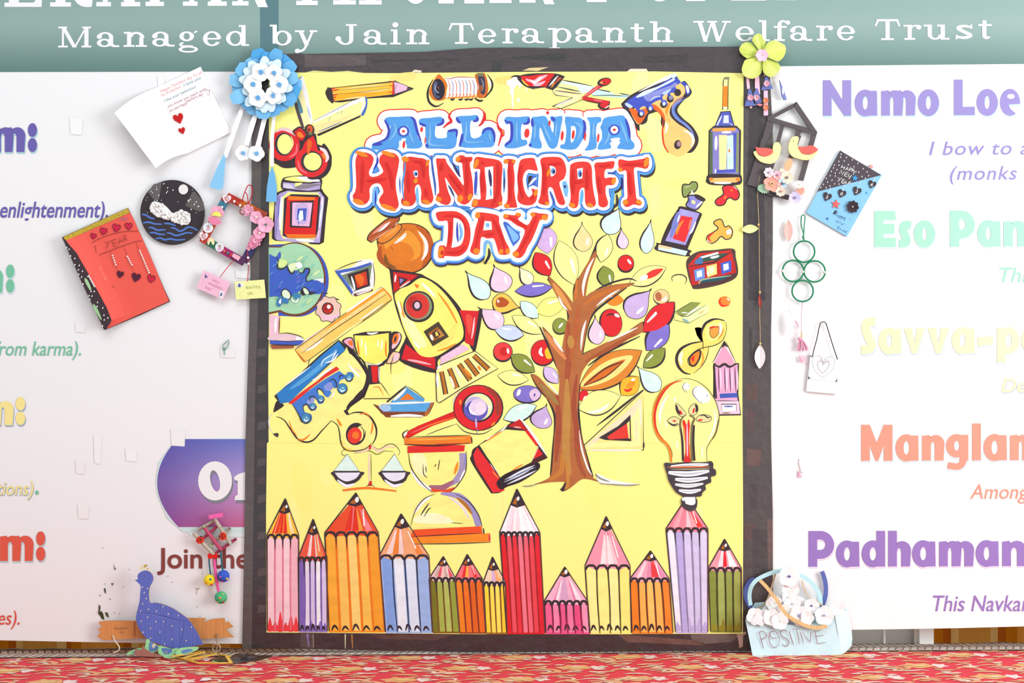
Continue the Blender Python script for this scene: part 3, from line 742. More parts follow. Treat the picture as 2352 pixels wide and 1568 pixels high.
for i in range(70):                              # broad brush marks of thinner and thicker yellow
    x, y = rnd.uniform(650, 1650), rnd.uniform(230, 1210); w, h = rnd.uniform(20, 60), rnd.uniform(40, 110); a = rnd.uniform(-20, 20)
    M.fill(rnd.choice(['#fef79c', '#fdf58e', '#fef8a2', '#fdf48c', '#fdf697']), [(x - w / 2, y - h / 2), (x + w / 2 * .6, y - h / 2 + a), (x + w / 2, y + h / 2 * .8), (x - w / 2 * .5, y + h / 2)], True, d=.00601 + .00001 * (i % 12), n=3)
M.d = .00615
for x, y, c in ((1165, 183, '#f3d87c'), (925, 176, '#f2dd86'), (1560, 420, '#fbe68a')): M.fill(c, f'{x-26},{y-4} {x+26},{y-10} {x+24},{y+8} {x-20},{y+10}')
M.stroke('#f5ea88', 1.2, '1155,170 1155,1230', False, (1, 1)); M.stroke('#f3e784', 1.2, '618,1016 900,1020 1706,1016', False, (1, 1))
M.build('yellow_sheet', M_SHEET, poster)

# ---- top row
M = paint('A1')
M.fill(K, '1165,700 1180,712 1985,625 2040,620 2200,690 2290,725 2200,765 2040,830 2000,840 1680,858 1500,880 1320,910 1205,905 1190,925 1140,860 1100,790 1120,730')
M.fill('#fcbf48', '1185,720! 2010,640! 2020,790! 1985,805! 1205,895!', False)
M.fill('#f6ad32', '1215,800! 2015,745! 2015,790! 1205,880!', False); M.stroke('#fbe08a', 26, '1300,740 1600,705 1950,668', taper=(0, 0)); M.stroke('#fadc9c', 24, '1500,780 1990,735', taper=(0, 0)); M.stroke('#fadc9c', 20, '1340,870 1640,830', taper=(0, 0))
M.stroke('#7a5a30', 6, '1270,745 1600,715 1960,680'); M.stroke('#7a5a30', 7, '1240,800 1600,770 1980,720')
for p in ('1185,730 1240,715', '1190,755 1290,735', '1200,815 1270,800', '1205,850 1250,830', '1205,885 1240,870'): M.stroke(R, 16, p, taper=(1, 0))
M.fill(R, '1945,620! 2020,622! 2030,800! 2000,810! 2010,640!', False); M.stroke(R, 10, '1960,690 2030,686'); M.stroke(R, 10, '1950,775 2030,770')
M.fill(K, '1172,712 1195,770 1212,900 1185,915 1130,860 1108,790 1125,735')
M.outlined('#eebcd8', '#5b4a52', 8, '2022,628! 2130,660 2215,695! 2195,748! 2035,800! 2030,710!', True)
M.fill('#5a5256', '2205,712! 2290,730! 2198,757!', False); M.stroke(K, 16, '2000,800 2015,835'); M.stroke(K, 10, '1680,850 1985,822'); M.stroke('#7d6a70', 6, '2040,690 2060,680 2045,720 2060,745')
done(M, 'pencil', 'yellow and pink pencil with black end painted lying along the top edge')

M = paint('A1')
M.fill('#fdeeb0', '770,570! 800,560! 935,1160! 905,1215! 800,1240! 690,860! 715,830', False)
M.stroke('#5d5254', 46, '690,880 735,1050 800,1260', taper=(.6, .8)); M.fill('#5f8b96', '715,850 750,880 800,1030 770,1060 740,1010'); M.fill('#f4eeee', '775,565! 800,555! 865,800 935,1170! 900,1210! 830,900 765,650!', True); M.stroke('#a3b5dc', 14, '855,960 900,1130'); M.stroke('#8aa0c4', 18, '722,605 785,560')
M.fill(K, '970,1330! 1585,1075! 1570,1110! 1010,1365!', False)
M.fill('#fdf4a2', '930,1180! 1600,840! 1655,830! 1645,960 1590,1075! 985,1340! 935,1320!', False); M.fill('#f9e1a0', '945,1230 1300,1130 1480,1060 1300,1180 960,1330')
M.stroke('#f4f0f2', 50, '935,1180 1280,1000 1615,862', taper=(.4, 1)); M.stroke('#f4f0f2', 26, '1610,850 1615,960 1570,1055', taper=(1, .4)); M.fill('#4c6cc0', '1635,825 1665,870 1660,980 1615,1085 1585,1070 1630,980 1645,920'); M.stroke('#5d6ab0', 12, '1000,1310 1330,1170'); M.stroke('#7a99a0', 7, '1250,1075 1280,1035'); M.stroke('#7a99a0', 7, '1300,1065 1335,1020'); M.stroke('#7a99a0', 7, '1145,1170 1170,1095'); M.stroke('#6b6670', 6, '940,1160 1250,1005 1490,870')
M.at('P')
M.disc(K, 661, 342, 42, 42); M.fill(K, '628,372 690,372 706,356 690,380 655,386 634,376')
M.disc('#e0383c', 653, 334, 35.5, 36); M.stroke('#efc9cc', 8, '633,303 650,296 672,304 680,312'); M.stroke('#ee6f78', 5, '682,330 680,350 664,362'); M.disc('#4a4248', 652, 331, 21, 26.5); M.disc(YB, 654, 331, 17, 23); M.stroke('#f6eaa0', 3, '668,312 673,328 668,344')
M.disc(K, 724, 372, 38, 41); M.fill(K, '705,405 735,410 752,390 762,360 745,330 735,345')
M.disc('#e0383c', 715, 371, 37.5, 36); M.disc('#4a4248', 716, 371, 25, 24.5); M.disc(YB, 718, 371, 20.5, 20.5); M.stroke('#f6dadd', 8, '724,338 744,345 752,362 748,372'); M.stroke('#ef6c78', 5, '684,368 690,388 706,399'); M.stroke(O, 9, '709,328 706,345'); M.stroke(O, 7, '740,352 748,366')
M.at('A1')
M.fill(K, '660,1310 700,1260 760,1235 830,1290 870,1350 830,1440 760,1420'); M.fill(RD, '680,1300! 760,1250! 850,1340! 790,1430! 720,1410!', False); M.fill(O, '720,1320 760,1310 810,1370 780,1390 730,1370')
M.fill(K, '840,1380 960,1330 990,1460 1020,1560 780,1500'); M.fill('#e03338', '870,1400! 940,1360! 975,1460! 1000,1560! 780,1560! 820,1450!', False); M.fill('#e5692e', '860,1420 920,1450 880,1600 855,1600')
M.disc('#4f4440', 885, 1285, 68, 80); M.disc('#dd5a3a', 892, 1270, 38, 50); M.disc('#7d7a58', 900, 1330, 26, 22); M.disc('#4a3a3a', 880, 1280, 14, 18)
done(M, 'scissors', 'big open scissors with red handles painted at the top corner')

M = paint('A2')
M.stroke(K, 30, '205,600 150,700 130,800 150,900 210,955 270,960 350,915', taper=(.3, .2)); M.stroke(K, 26, '935,530 1000,640 990,740 900,850', taper=(.2, .4)); M.stroke('#f6f2f2', 22, '930,580 975,650 970,700'); M.stroke(K, 30, '760,850 830,890 880,880')
for x in (450, 560, 640, 700): M.fill(K, f'{x-20},870 {x+10},860 {x+50},858 {x+20},888')
M.fill('#d9762f', '270,535 320,560 390,660 380,760 360,870 230,885 170,830 150,760 200,640'); M.disc('#37303f', 275, 735, 88, 143, -4); M.fill('#5c5f80', '215,650 260,640 240,800 300,840 250,850 205,780'); M.stroke('#a9b4c8', 12, '240,670 232,730 270,780 280,770'); M.stroke('#b05a30', 8, '262,720 275,700 285,745')
M.fill('#fbf5f6', '360,580! 560,560 780,575! 850,800! 620,830 370,860! 400,700', True)
for i in range(9):
    x = 400 + i * 47; M.stroke(['#e0825a', '#8f8fb5'][i % 2], 11, f'{x},600 {x+30},690 {x+18},830'); M.stroke('#e88a5a', 16, f'{x+40},790 {x+10},850', taper=(.2, 1))
M.stroke('#c2523a', 10, '360,585 440,590 520,570 660,570 780,578'); M.stroke(O, 14, '370,855 500,845 800,830')
M.fill('#c96a30', '770,560 800,520 830,530 900,520 940,650 945,760 900,840 830,850 795,800 820,700'); M.fill('#4a4252', '810,560 890,560 910,680 900,790 850,790 830,690'); M.stroke('#8f8fa0', 16, '850,590 880,660 870,760'); M.disc('#9a5a3a', 848, 720, 28, 40); M.fill('#7d7a5a', '800,515! 880,512! 885,560! 800,560!', False)
done(M, 'thread_spool', 'spool of white thread painted beside the pencil')

M = paint('A2')
M.fill(W, '1200,620 1270,590 1310,560 1350,580 1340,610 1390,620 1400,680 1370,730 1360,680 1310,700 1290,800 1285,970 1265,970 1262,830 1235,770 1245,720 1200,660'); M.disc(W, 1355, 878, 22, 26); M.disc(W, 1462, 742, 14, 16)
M.fill(K, '1240,580! 1300,545 1380,550 1400,600 1500,700 1590,740 1520,720 1420,650 1330,570', True); M.fill(K, '1340,580 1450,530 1700,515 1880,525 1980,560! 1840,745! 1720,710 1560,725 1440,690')
M.fill('#dc2c34', '1390,560 1500,555 1640,535 1830,525 1790,600 1720,690 1600,690 1500,690 1430,630'); M.fill('#f6b6c4', '1460,590 1560,610 1640,560 1750,540 1680,600 1600,650 1720,620 1660,680 1570,690 1540,650 1470,620'); M.fill(W, '1510,600 1580,625 1660,565 1640,610 1570,660'); M.stroke('#f2c34a', 22, '1400,600 1440,650 1490,690'); M.fill('#c83238', '1690,690! 1800,600! 1830,640! 1740,720!', False)
M.fill(K, '1850,520! 1985,560! 1830,750! 1720,715!', False); M.fill('#b5583f', '1900,570! 1950,580! 1850,660! 1800,700! 1780,720!', False); M.stroke('#e8e2e4', 22, '1890,550 1830,620 1770,690'); M.stroke('#d88a3c', 24, '1840,640 1800,710')
M.fill('#fdf4ac', '1810,760! 1850,720! 2210,800! 2220,870! 1930,990! 1815,965! 2090,840! 1860,810!', False); M.fill('#dff5ee', '1940,620! 2349,690! 2349,760! 2230,790! 1890,700!', False); M.fill('#e6f0a4', '1930,650! 2150,700! 2190,770! 1880,715!', False)
M.stroke(K, 14, '1950,610 2110,640 2349,690'); M.stroke(K, 14, '1880,700 2190,765'); M.stroke('#d8b08a', 20, '1850,745 2200,795'); M.stroke(K, 14, '1815,755 1855,812 2090,845 1815,965 1930,995 2230,870', False); M.stroke('#d9d0d6', 26, '1860,955 2080,865'); M.stroke(K, 10, '1840,752 2210,800')
M.at('A3')
M.fill('#c8efe8', '0,690! 140,745! 520,815! 460,855! 0,820!', False); M.stroke(K, 14, '0,715 150,750 430,800 520,815'); M.fill('#eef2a6', '230,760! 350,780! 420,810! 330,820!', False); M.stroke(K, 11, '0,820 250,815 500,830')
M.stroke('#d8313a', 46, '-130,860 0,760 110,690 230,640', taper=(.6, .8)); M.stroke('#ef9aa4', 14, '-100,830 100,690'); M.disc(K, 165, 635, 95, 55, -15); M.disc('#cf2c34', 180, 632, 72, 42, -10); M.disc('#f0a060', 130, 645, 28, 14); M.disc(K, 160, 642, 14, 10)
M.stroke(K, 62, '-140,850 0,880 240,925', taper=(.5, 1)); M.stroke('#d8313a', 44, '-140,850 0,875 230,915', taper=(.6, 1)); M.stroke('#ef8f98', 12, '20,875 140,895'); M.disc(K, 155, 965, 80, 45, 12); M.disc('#d0303a', 165, 955, 60, 34, 12); M.stroke('#f0e6ea', 14, '170,990 240,950'); M.stroke('#f3c36a', 12, '-185,890 -120,850')
done(M, 'brush_and_scissors', 'red paint brush and small scissors crossed, painted at the top')

M = paint('A3')
M.fill(K, '390,930! 510,820 700,715 900,620 1090,545 1130,540 1195,640 1250,620 1310,700 1345,770 1310,830 1240,880 1150,1010 1220,1120 1340,1220 1420,1340 1435,1440 1390,1540 1330,1590 1250,1575 1260,1500 1000,1300 930,1200 930,1100 880,1040 830,1050 760,1080 740,1170 680,1210 640,1210 640,1290 600,1270 560,1170 480,1040 420,990')
M.fill(W, '620,770! 900,610 1060,530! 1130,520 1130,560 880,660 680,750', True)
M.fill('#fbc679', '560,1000 830,760 1060,720 1170,660 1220,650 1260,760 1200,850 1100,920 1050,1010 1060,1100 1160,1200 1290,1280 1370,1370 1385,1450 1330,1540 1230,1620 1150,1640 1060,1600 990,1530 955,1440 945,1330 980,1190 960,1090 890,1010 800,1010 720,1090 650,1190 600,1190 520,1040')
M.fill('#ee6a2c', '500,990 620,1010 730,985 820,935 900,980 970,1070 985,1170 940,1100 860,1020 790,1010 730,1080 690,1150 640,1200 590,1160 530,1060'); M.stroke('#e04a30', 22, '960,1130 950,1320 970,1480 1030,1590', taper=(.2, .6)); M.fill('#f09a42', '1060,900 1000,960 990,1060 1060,1180 1010,1100'); M.stroke('#b08590', 44, '1230,830 1130,910 1080,1000', taper=(.3, .5))
M.stroke('#7c8fcf', 36, '1240,870 1130,930 1090,1010 1130,1110 1260,1210 1350,1310 1380,1420', taper=(.3, .2)); M.stroke('#4d68b8', 16, '1280,840 1150,940 1110,1020 1170,1120 1290,1220', taper=(.2, .2)); M.stroke(W, 34, '1235,1290 1320,1330 1365,1410 1340,1510'); M.stroke(W, 30, '990,1180 1010,1240 985,1330'); M.disc(K, 1155, 1480, 48, 62, 10); M.disc('#b08a90', 1170, 1470, 28, 36)
M.fill('#4c59bd', '440,930 560,830 700,770 900,680 1080,570 1130,570 1195,640 1120,690 1170,760 1195,780 1190,800 1110,780 1050,790 1090,850 1060,890 1020,860 1010,790 950,830 970,900 1020,930 1000,960 940,960 930,880 850,900 790,950 800,1010 750,1000 700,960 640,1000 700,1070 680,1100 640,1090 600,1010 530,960 480,980')
M.fill('#8a90d2', '700,820 900,740 1060,680 1120,640 1140,680 1000,770 860,850 760,900'); M.fill('#d5e1f4', '590,840 700,760 900,690 1090,590 1100,620 900,720 720,810 640,840'); M.fill('#c3d4f2', '440,930 480,920 550,970 500,985'); M.fill('#b9cdf0', '950,780 1060,730 1050,760 990,810'); M.stroke('#c3cdf0', 18, '780,890 850,840 930,830')
for x, y in ((665, 1060), (790, 990), (970, 930), (1060, 855), (1160, 770)): M.disc(K, x - 6, y + 8, 46, 48)
for x, y in ((670, 1050), (790, 980), (975, 915)): M.disc('#5d6cc6', x, y, 36, 40); M.disc('#d9e2f4', x - 5, y + 15, 20, 26)
M.disc('#8d8fb0', 1062, 848, 30, 30); M.fill('#4552b4', '1200,650 1240,630 1300,690 1325,770 1290,810 1260,780 1250,700'); M.fill(W, '1265,680 1300,700 1310,760 1290,790 1270,740'); M.fill('#d8e0e8', '1060,560! 1110,510! 1140,560! 1090,590!', False)
done(M, 'dripping_brush', 'orange handled brush dripping blue paint, at the upper right')

M = paint('A3')
M.outlined('#f6f2c2', '#5a5a3c', 14, '1770,620 1790,575 1850,570 1835,620 1830,1010 1760,1010', False); M.fill('#f08a30', '1765,690! 1830,690! 1825,970! 1760,970!', False); M.fill('#f5ee9a', '1780,600! 1830,590! 1828,680! 1780,680!', False); M.fill('#8a8a6a', '1780,575! 1855,565! 1840,605! 1770,600!', False)
M.outlined('#5a62b8', K, 16, '1740,1040! 1860,1030! 1925,1250! 1650,1250!', False); M.fill('#d5d9ee', '1780,1085! 1840,1085! 1845,1190! 1765,1190!', False); M.stroke('#eef0fa', 18, '1680,1230 1750,1090'); M.stroke('#b9bfe2', 14, '1850,1190 1900,1220')
M.at('P'); M.outlined('#8b83c6', K, 4.5, '1630,300! 1640,291! 1692,291! 1700,300! 1699,402! 1628,402!', False); M.fill('#5d6b4c', '1631,302! 1637,302! 1637,400! 1629,400!', False); M.fill('#8b9560', '1690,305! 1697,305! 1696,395! 1690,398!', False); M.fill('#f2a04a', '1636,295! 1688,293! 1690,300! 1637,302!', False)
M.fill('#5a5fbc', '1683,305! 1692,305! 1690,395! 1645,398! 1645,390! 1683,388!', False); M.fill('#f7e6a2', '1651,310! 1670,310! 1668,389! 1652,390!', False); M.fill('#cdeedd', '1670,312! 1684,310! 1685,388! 1670,389!', False); M.stroke('#f2f0fa', 7, '1645,312 1644,345'); M.stroke(W, 5, '1657,304 1680,303'); M.stroke('#f0803a', 4, '1675,342 1675,350'); M.stroke('#eceaf6', 4, '1644,388 1643,398')
M.fill(K, '1622,412 1632,400 1694,400 1704,408 1703,420 1690,425 1640,425 1624,420'); M.fill('#f6b970', '1628,409! 1698,407! 1701,414! 1690,419! 1632,419!', False); M.stroke(O, 7, '1630,410 1638,412'); M.stroke('#e6823a', 7, '1690,410 1699,414'); M.stroke(W, 5, '1640,420 1680,420')
done(M, 'glue_bottle', 'tall violet glue bottle with orange nozzle painted at the right edge')

M = paint('B3')
M.outlined('#e43a40', K, 16, '1760,530 1830,500 1930,520 1985,610 1970,680 1920,700 1870,670 1820,690 1780,760 1700,775 1660,730 1690,680 1770,620'); M.stroke(O, 30, '1870,560 1890,580'); M.stroke(O, 26, '1810,640 1780,690'); M.stroke('#f6c9c9', 12, '1900,510 1960,560')
done(M, 'red_paint_splash')
M = paint('B3')
M.outlined('#f6b552', K, 14, '1640,1010 1690,965 1750,970 1790,1060 1850,1050 1895,1120 1870,1210 1800,1230 1740,1190 1680,1250 1610,1285 1545,1240 1560,1180 1640,1130 1700,1080'); M.stroke('#e0463a', 28, '1640,1140 1570,1200 1600,1270'); M.fill(W, '1810,1120 1860,1090 1880,1140 1830,1170'); M.stroke('#f2d6d0', 14, '1545,1240 1600,1280')
done(M, 'orange_paint_splash')

M = paint('B3')
M.outlined('#8e9c5c', K, 16, '1225,640 1215,560 1230,490 1310,490 1345,455 1410,465 1420,530 1380,590 1330,590 1290,640 1250,665'); M.stroke('#b9c48a', 18, '1250,540 1330,500'); M.stroke(W, 26, '1340,570 1360,620 1410,640')
M.outlined('#8f8bd0', K, 18, '1300,645 1400,640 1510,700! 1410,830 1270,780 1300,700'); M.fill(K, '1390,620 1460,640 1530,690 1500,720 1420,690 1380,650'); M.fill('#f6f0a0', '1345,700! 1395,715! 1385,760! 1340,740!', False); M.stroke('#eef0fb', 26, '1490,720 1400,800'); M.stroke('#5560bc', 14, '1320,680 1310,750')
M.fill(K, '1150,830 1180,785 1280,800 1450,865 1480,890 1465,940 1300,1330 1270,1390 1000,1330 925,1290 1020,1040'); M.fill('#a79bd8', '1190,815! 1450,880! 1260,1310! 985,1250!', False); M.fill('#7d83c8', '1080,1010 1150,860 1180,960 1090,1180 1050,1200'); M.fill('#e43c3e', '1200,910! 1355,935! 1320,1080 1250,1270! 1085,1220! 1150,1070', False); M.stroke('#f6913c', 34, '1230,970 1160,1080 1140,1170'); M.stroke('#f6a06a', 14, '1330,960 1300,1100'); M.stroke('#eef1fb', 22, '1180,900 1150,1000'); M.stroke('#eef1fb', 26, '1400,990 1350,1110 1310,1160'); M.fill('#a9a5dc', '1210,830! 1300,850! 1280,900! 1200,890!', False)
M.fill(K, '870,1380 870,1300 900,1280 1310,1370 1315,1420 1280,1460'); M.fill('#d3f0e8', '900,1300! 1290,1390! 1260,1450! 890,1370!', False); M.fill('#f8cfa0', '900,1300! 1080,1340! 1060,1370! 890,1340!', False)
done(M, 'violet_bottle', 'tilted violet bottle with red label and green leaf top')

# ---- left column
M = paint('B1')
M.fill(K, '450,600 530,560 1050,545 1080,600 1140,670 1110,900 1080,1270 1020,1300 900,1295 860,1270 430,1250 380,1220 390,1000 410,800 420,640', False)
M.fill('#b9a8d8', '480,610! 600,570 1010,565 1088,670! 1060,960 1025,1275! 700,1270 445,1240! 415,1190! 420,800 440,660', False); M.fill('#fbf394', '520,660! 600,590! 1000,600! 1030,660! 600,640! 540,700! 520,1180! 580,1215! 960,1215! 960,1230! 530,1220! 495,1150!', False)
M.fill('#9d90cc', '440,680 470,640 490,700 460,950 440,1180 420,1180'); M.stroke('#5962b8', 14, '490,690 460,950'); M.stroke(W, 44, '512,660 500,860 490,1110', taper=(.5, .4)); M.stroke('#f3dceb', 30, '1060,650 1055,800'); M.stroke('#e3eaf6', 30, '1070,740 1040,900 1020,1080'); M.stroke('#f1c4dd', 26, '1020,1090 990,1220'); M.stroke(W, 40, '700,1235 820,1245 950,1255')
M.fill(K, '545,680 640,620 1000,630 1035,670 1000,1100 985,1180 960,1212 620,1215 525,1180', False); M.fill('#dd3033', '580,655! 1005,660! 965,1200! 590,1200! 545,1150! 575,800!', False); M.fill('#f47b28', '600,645! 960,665! 960,700! 600,700!', False); M.fill('#f47b28', '560,1160! 980,1165! 960,1210! 600,1210!', False)
M.fill(K, '625,720! 945,705! 910,1075! 620,1070!', False); M.fill('#f0bde0', '655,735! 925,735! 885,1055! 650,1045!', False); M.fill('#cdb0dc', '700,770 860,765 850,1000 700,1000'); M.fill('#5064c0', '725,815! 850,810! 835,980! 715,965!', False); M.fill('#e9f0fb', '755,845! 795,840! 805,960! 750,985! 735,930!', False); M.stroke('#5064c0', 10, '745,980 735,1040')
M.fill(K, '520,420 600,385 780,370 960,390 1055,425 1035,560 1000,585 780,590 640,575 510,545', True); M.fill('#b7a7d4', '530,460! 700,475 900,480 1035,460! 1025,555! 880,575 700,560 525,535!', False); M.fill('#8f8590', '700,520 800,490 1020,480 1020,500 820,550 700,545'); M.fill('#d8d0e6', '530,480 620,490 680,540 560,540'); M.fill('#f6f08a', '545,420 660,385 800,385 1000,410 900,460 700,450'); M.fill(W, '720,395 840,385 1000,420 1020,450 880,450 760,420'); M.stroke(K, 14, '530,430 680,455 900,465'); M.fill('#f5ee90', '690,470! 790,465! 760,500! 690,520!', False)
done(M, 'jar', 'lidded jar with nested square label painted at the left edge')

M = paint('P')
gl = [(617, 568)] + [p for p in ellipse(678, 641, 73, 85, 0, 40, -122, 118)] + [(617, 718)]
M.poly('#4a5cba', [[(617, 562)] + [p for p in ellipse(684, 643, 71, 84, 0, 36, -92, 92)] + [(640, 725)]]); M.poly('#7a4a38', [[(617, 564)] + [p for p in ellipse(677, 641, 71, 85, 0, 40, -118, 118)] + [(617, 722)]]); M.poly('#a8d5b0', [[(617, 568)] + [p for p in ellipse(676, 640, 68, 81, 0, 40, -118, 118)] + [(617, 717)]])
rnd = random.Random(5)
for i in range(46):
    a = rnd.uniform(0, 2 * PI); r = rnd.uniform(.2, .86); x, y = 676 + 66 * r * math.cos(a), 640 + 78 * r * math.sin(a)
    if x > 628: M.stroke(rnd.choice(['#bfe0a4', '#93ccb2', '#d6ecb4', '#8fc6a0']), 6, [(x - 7, y + 5), (x, y - 1), (x + 8, y - 6)])
M.at('C1')
M.fill('#4a66c2', '345,-100! 430,-60 470,-110 490,-130 500,-60 450,0 450,70 490,100 550,80 600,60 600,110 650,165 700,120 740,150 790,150 830,90 890,110 850,190 850,240 870,275 930,245 1080,300 1065,420 960,440 890,430 860,370 800,340 760,400 680,430 640,470 620,420 560,370 510,420 490,480 430,470 345,480!', True)
for i in range(44):
    x, y = rnd.uniform(370, 1020), rnd.uniform(0, 400)
    if (x > 820 and y < 300) or y > 440 or (430 < x < 700 and y < 190) or (x > 700 and y < 120): continue
    M.stroke(rnd.choice(['#5c7fd0', '#3f55b0', '#6d8fd6', '#7a78c8', '#3f74b8']), 16, [(x - 24, y + 24), (x, y), (x + 26, y - 22)])
for p in ('440,-60 470,0 450,80 500,105 560,80 590,20', '585,60 600,110 645,165 690,120', '740,120 760,155 800,150 830,100 880,100 880,150 840,220 860,270 930,245'): M.stroke(K, 18, p)
M.fill('#d9eb9a', '480,-10 560,-20 590,20 540,80 470,70'); M.fill('#e4f0c0', '600,60 660,20 720,30 690,90 640,140'); M.fill(W, '700,30 760,10 790,70 730,100'); M.fill('#e8eefa', '940,250 1070,230 1060,290 1000,260'); M.fill(K, '760,420 800,350 850,360 900,410 980,410 900,450 850,440 800,460'); M.fill('#dff0d2', '800,370 840,370 880,430 830,440'); M.outlined('#e6f2d8', K, 14, '510,410 560,375 620,420 630,490 570,520 520,470'); M.fill('#4a88b0', '660,440 720,420 770,460 740,510 680,500'); M.fill('#4a7fb8', '450,520 500,480 600,510 590,570 530,560 480,610 440,590'); M.fill(W, '470,550 500,500 500,570'); M.fill(W, '640,490 690,540 740,490 720,550 660,545')
M.fill('#f0c3d4', '345,715! 490,740! 478,1000! 345,1010!', False); M.stroke('#7a4a3a', 16, '482,740 472,980'); M.stroke(W, 36, '432,760 425,960'); M.stroke('#c86848', 26, '350,1010 400,1030 470,1000'); M.fill('#eac6d0', '350,1010 480,980 600,980 740,1010 815,1060 700,1075 350,1060'); M.stroke(K, 11, '480,975 600,968 760,1010 815,1062'); M.fill(W, '720,1010 815,1055 780,1070 700,1060'); M.fill('#4e63c0', '350,1065! 600,1080 815,1065! 760,1125 560,1120 350,1115!', False); M.stroke(K, 10, '400,1065 600,1078 800,1062'); M.fill('#a5604a', '355,1125! 680,1130! 670,1170! 380,1180!', False); M.stroke(K, 16, '380,1122 560,1130 740,1130')
done(M, 'globe', 'blue and green globe on a pink stand painted at the left edge')

M = paint('C1')
M.fill('#f3ecec', '1230,130! 1400,40 1560,-20 1740,-30! 1765,120 1755,350! 1500,470! 1470,470!', False); M.fill('#fbf08a', '1240,110 1420,20 1540,0 1420,90 1270,110'); M.fill('#4e66bd', '1225,130! 1500,80 1720,10! 1720,50 1500,120 1300,160 1480,420 1455,440!', False); M.fill('#7c8a74', '1310,190! 1730,40! 1690,330! 1500,400! 1450,340!', False); M.fill(K, '1395,180! 1560,130 1680,90! 1705,330! 1500,400!', False); M.fill('#d2472c', '1490,190! 1650,135! 1670,310! 1530,360!', False); M.fill('#e8702e', '1500,210 1560,170 1620,220 1600,320 1560,320'); M.stroke(W, 28, '1450,200 1480,300 1500,390'); M.stroke('#f4eeee', 34, '1735,60 1730,340'); M.fill('#6b4038', '1475,440! 1740,370! 1740,400! 1500,475!', False); M.fill('#f0dfe2', '1520,440 1640,400 1720,375 1700,400 1560,450'); M.stroke(K, 11, '1230,125 1420,40 1600,-10'); M.stroke(K, 10, '1740,20 1765,200 1755,350'); M.stroke('#6d6a72', 9, '1240,150 1380,340 1470,470'); M.stroke(K, 9, '1480,400 1500,405'); M.stroke('#6d8ad2', 20, '1300,170 1420,330 1470,420')
done(M, 'cup')
M = paint('C1')
gp = []
for i in range(32):
    a = 2 * PI * i / 32; r = (1.0 if (i // 2) % 2 else .88); gp.append((1140 + 178 * r * math.cos(a), 645 + 180 * r * math.sin(a)))
M.outlined('#efc6b8', '#6d5a5c', 11, [(x, y, 1) for x, y in gp], False); M.fill('#eec3da', '1000,700 1100,780 1250,760 1280,700 1180,740 1060,720'); M.stroke(K, 14, '1070,435 1140,430'); M.stroke(K, 16, '1230,500 1290,520'); M.disc(K, 1132, 635, 80, 82); M.disc('#c23a34', 1132, 636, 66, 68); M.disc('#a33028', 1110, 620, 36, 40); M.disc(W, 1145, 612, 26, 26); M.stroke('#e84a3c', 14, '1150,690 1190,650')
done(M, 'cog_wheel')
M = paint('C1')
M.outlined('#fbcf6c', '#5a4236', 9, '690,1190! 1860,345! 2000,510! 880,1330! 830,1355!', False); M.fill('#f6a13e', '1180,850! 1870,360! 1900,400! 1300,800! 1000,1020!', False); M.fill('#fbd98c', '740,1180! 1880,400! 1910,430! 790,1230!', False); M.stroke(W, 26, '1380,690 1500,600 1880,340', taper=(.2, .2)); M.stroke('#f6dccb', 20, '700,1170 900,1020 1080,900'); M.stroke('#6b4a38', 11, '780,1240 1200,930 1560,690 1930,435'); M.stroke(W, 30, '830,1210 940,1150 1080,1040', taper=(.2, .2)); M.stroke(W, 20, '1560,790 1700,700 1885,560', taper=(.2, .2)); M.stroke('#fdf3a0', 26, '1200,1080 1400,930 1600,800'); M.stroke('#ef7a2c', 16, '1870,350 1960,450 2000,510'); M.stroke('#ef7a2c', 15, '690,1195 800,1340 850,1350'); M.stroke('#7a5038', 9, '1500,880 1800,680 2000,520')
for i in range(12): x = 850 + i * 86; y = 1120 - i * 60; M.stroke('#e8a85a', 6, [(x, y), (x + 22, y + 34)], False)
M.stroke(K, 8, '900,1330 875,1360 872,1410')
done(M, 'ruler', 'long yellow ruler painted slanting under the pot')

M = paint('P')
M.fill('#5a4034', '866,560 868,545 880,528 895,520 930,512 962,516 985,532 995,560 993,590 975,615 945,628 905,622 878,605'); M.fill('#d9782f', '868,562 882,530 900,522 930,514 960,518 982,533 991,560 989,588 973,612 945,625 908,620 880,602'); M.fill('#ef9a3e', '882,560 900,535 940,530 965,560 962,590 930,600 900,590'); M.fill('#e07f30', '886,575 910,556 940,562 950,590 920,606 896,596'); M.stroke('#c2602c', 14, '955,518 984,545 988,580 970,612', taper=(.3, .3)); M.stroke('#f2a45a', 10, '958,528 976,555 972,590', taper=(.2, .2)); M.stroke(W, 8, '962,532 978,556 978,580 968,598', taper=(.2, .2)); M.stroke('#b55a2c', 12, '874,565 872,590 890,614', taper=(.2, .2)); M.stroke('#8a5a30', 9, '884,585 890,606 910,616')
for p in ('905,552 918,535 930,525', '897,565 903,575', '915,545 935,522'): M.stroke('#b06030', 2.2, p)
M.stroke('#f6e2d8', 8, '905,560 925,545 933,535', taper=(.1, .3))
M.at('B1'); M.outlined('#e5893c', K, 12, '1800,1230 1960,1090 2070,1020 2130,1070 2000,1220 1870,1285'); M.outlined('#c4633c', K, 14, '1665,1235! 1700,1150 1860,1010 1950,950 2080,915! 2100,960 2030,1050 1960,1100 1820,1200 1720,1270!', True); M.stroke('#f0a8a0', 26, '1740,1160 1860,1060 1960,1000', taper=(.2, .2)); M.stroke(W, 30, '1800,1150 1880,1080 1975,990', taper=(.2, .2)); M.stroke('#8a4a30', 14, '1690,1210 1800,1150 1960,1060 2070,960'); M.stroke('#e8b090', 14, '1720,1260 1860,1170 2000,1080'); M.stroke(W, 8, '2040,1040 2080,1000'); M.stroke('#f3a050', 40, '1900,1200 2000,1130 2080,1070')
done(M, 'clay_pot', 'tilted brown clay pot painted above the rocket')

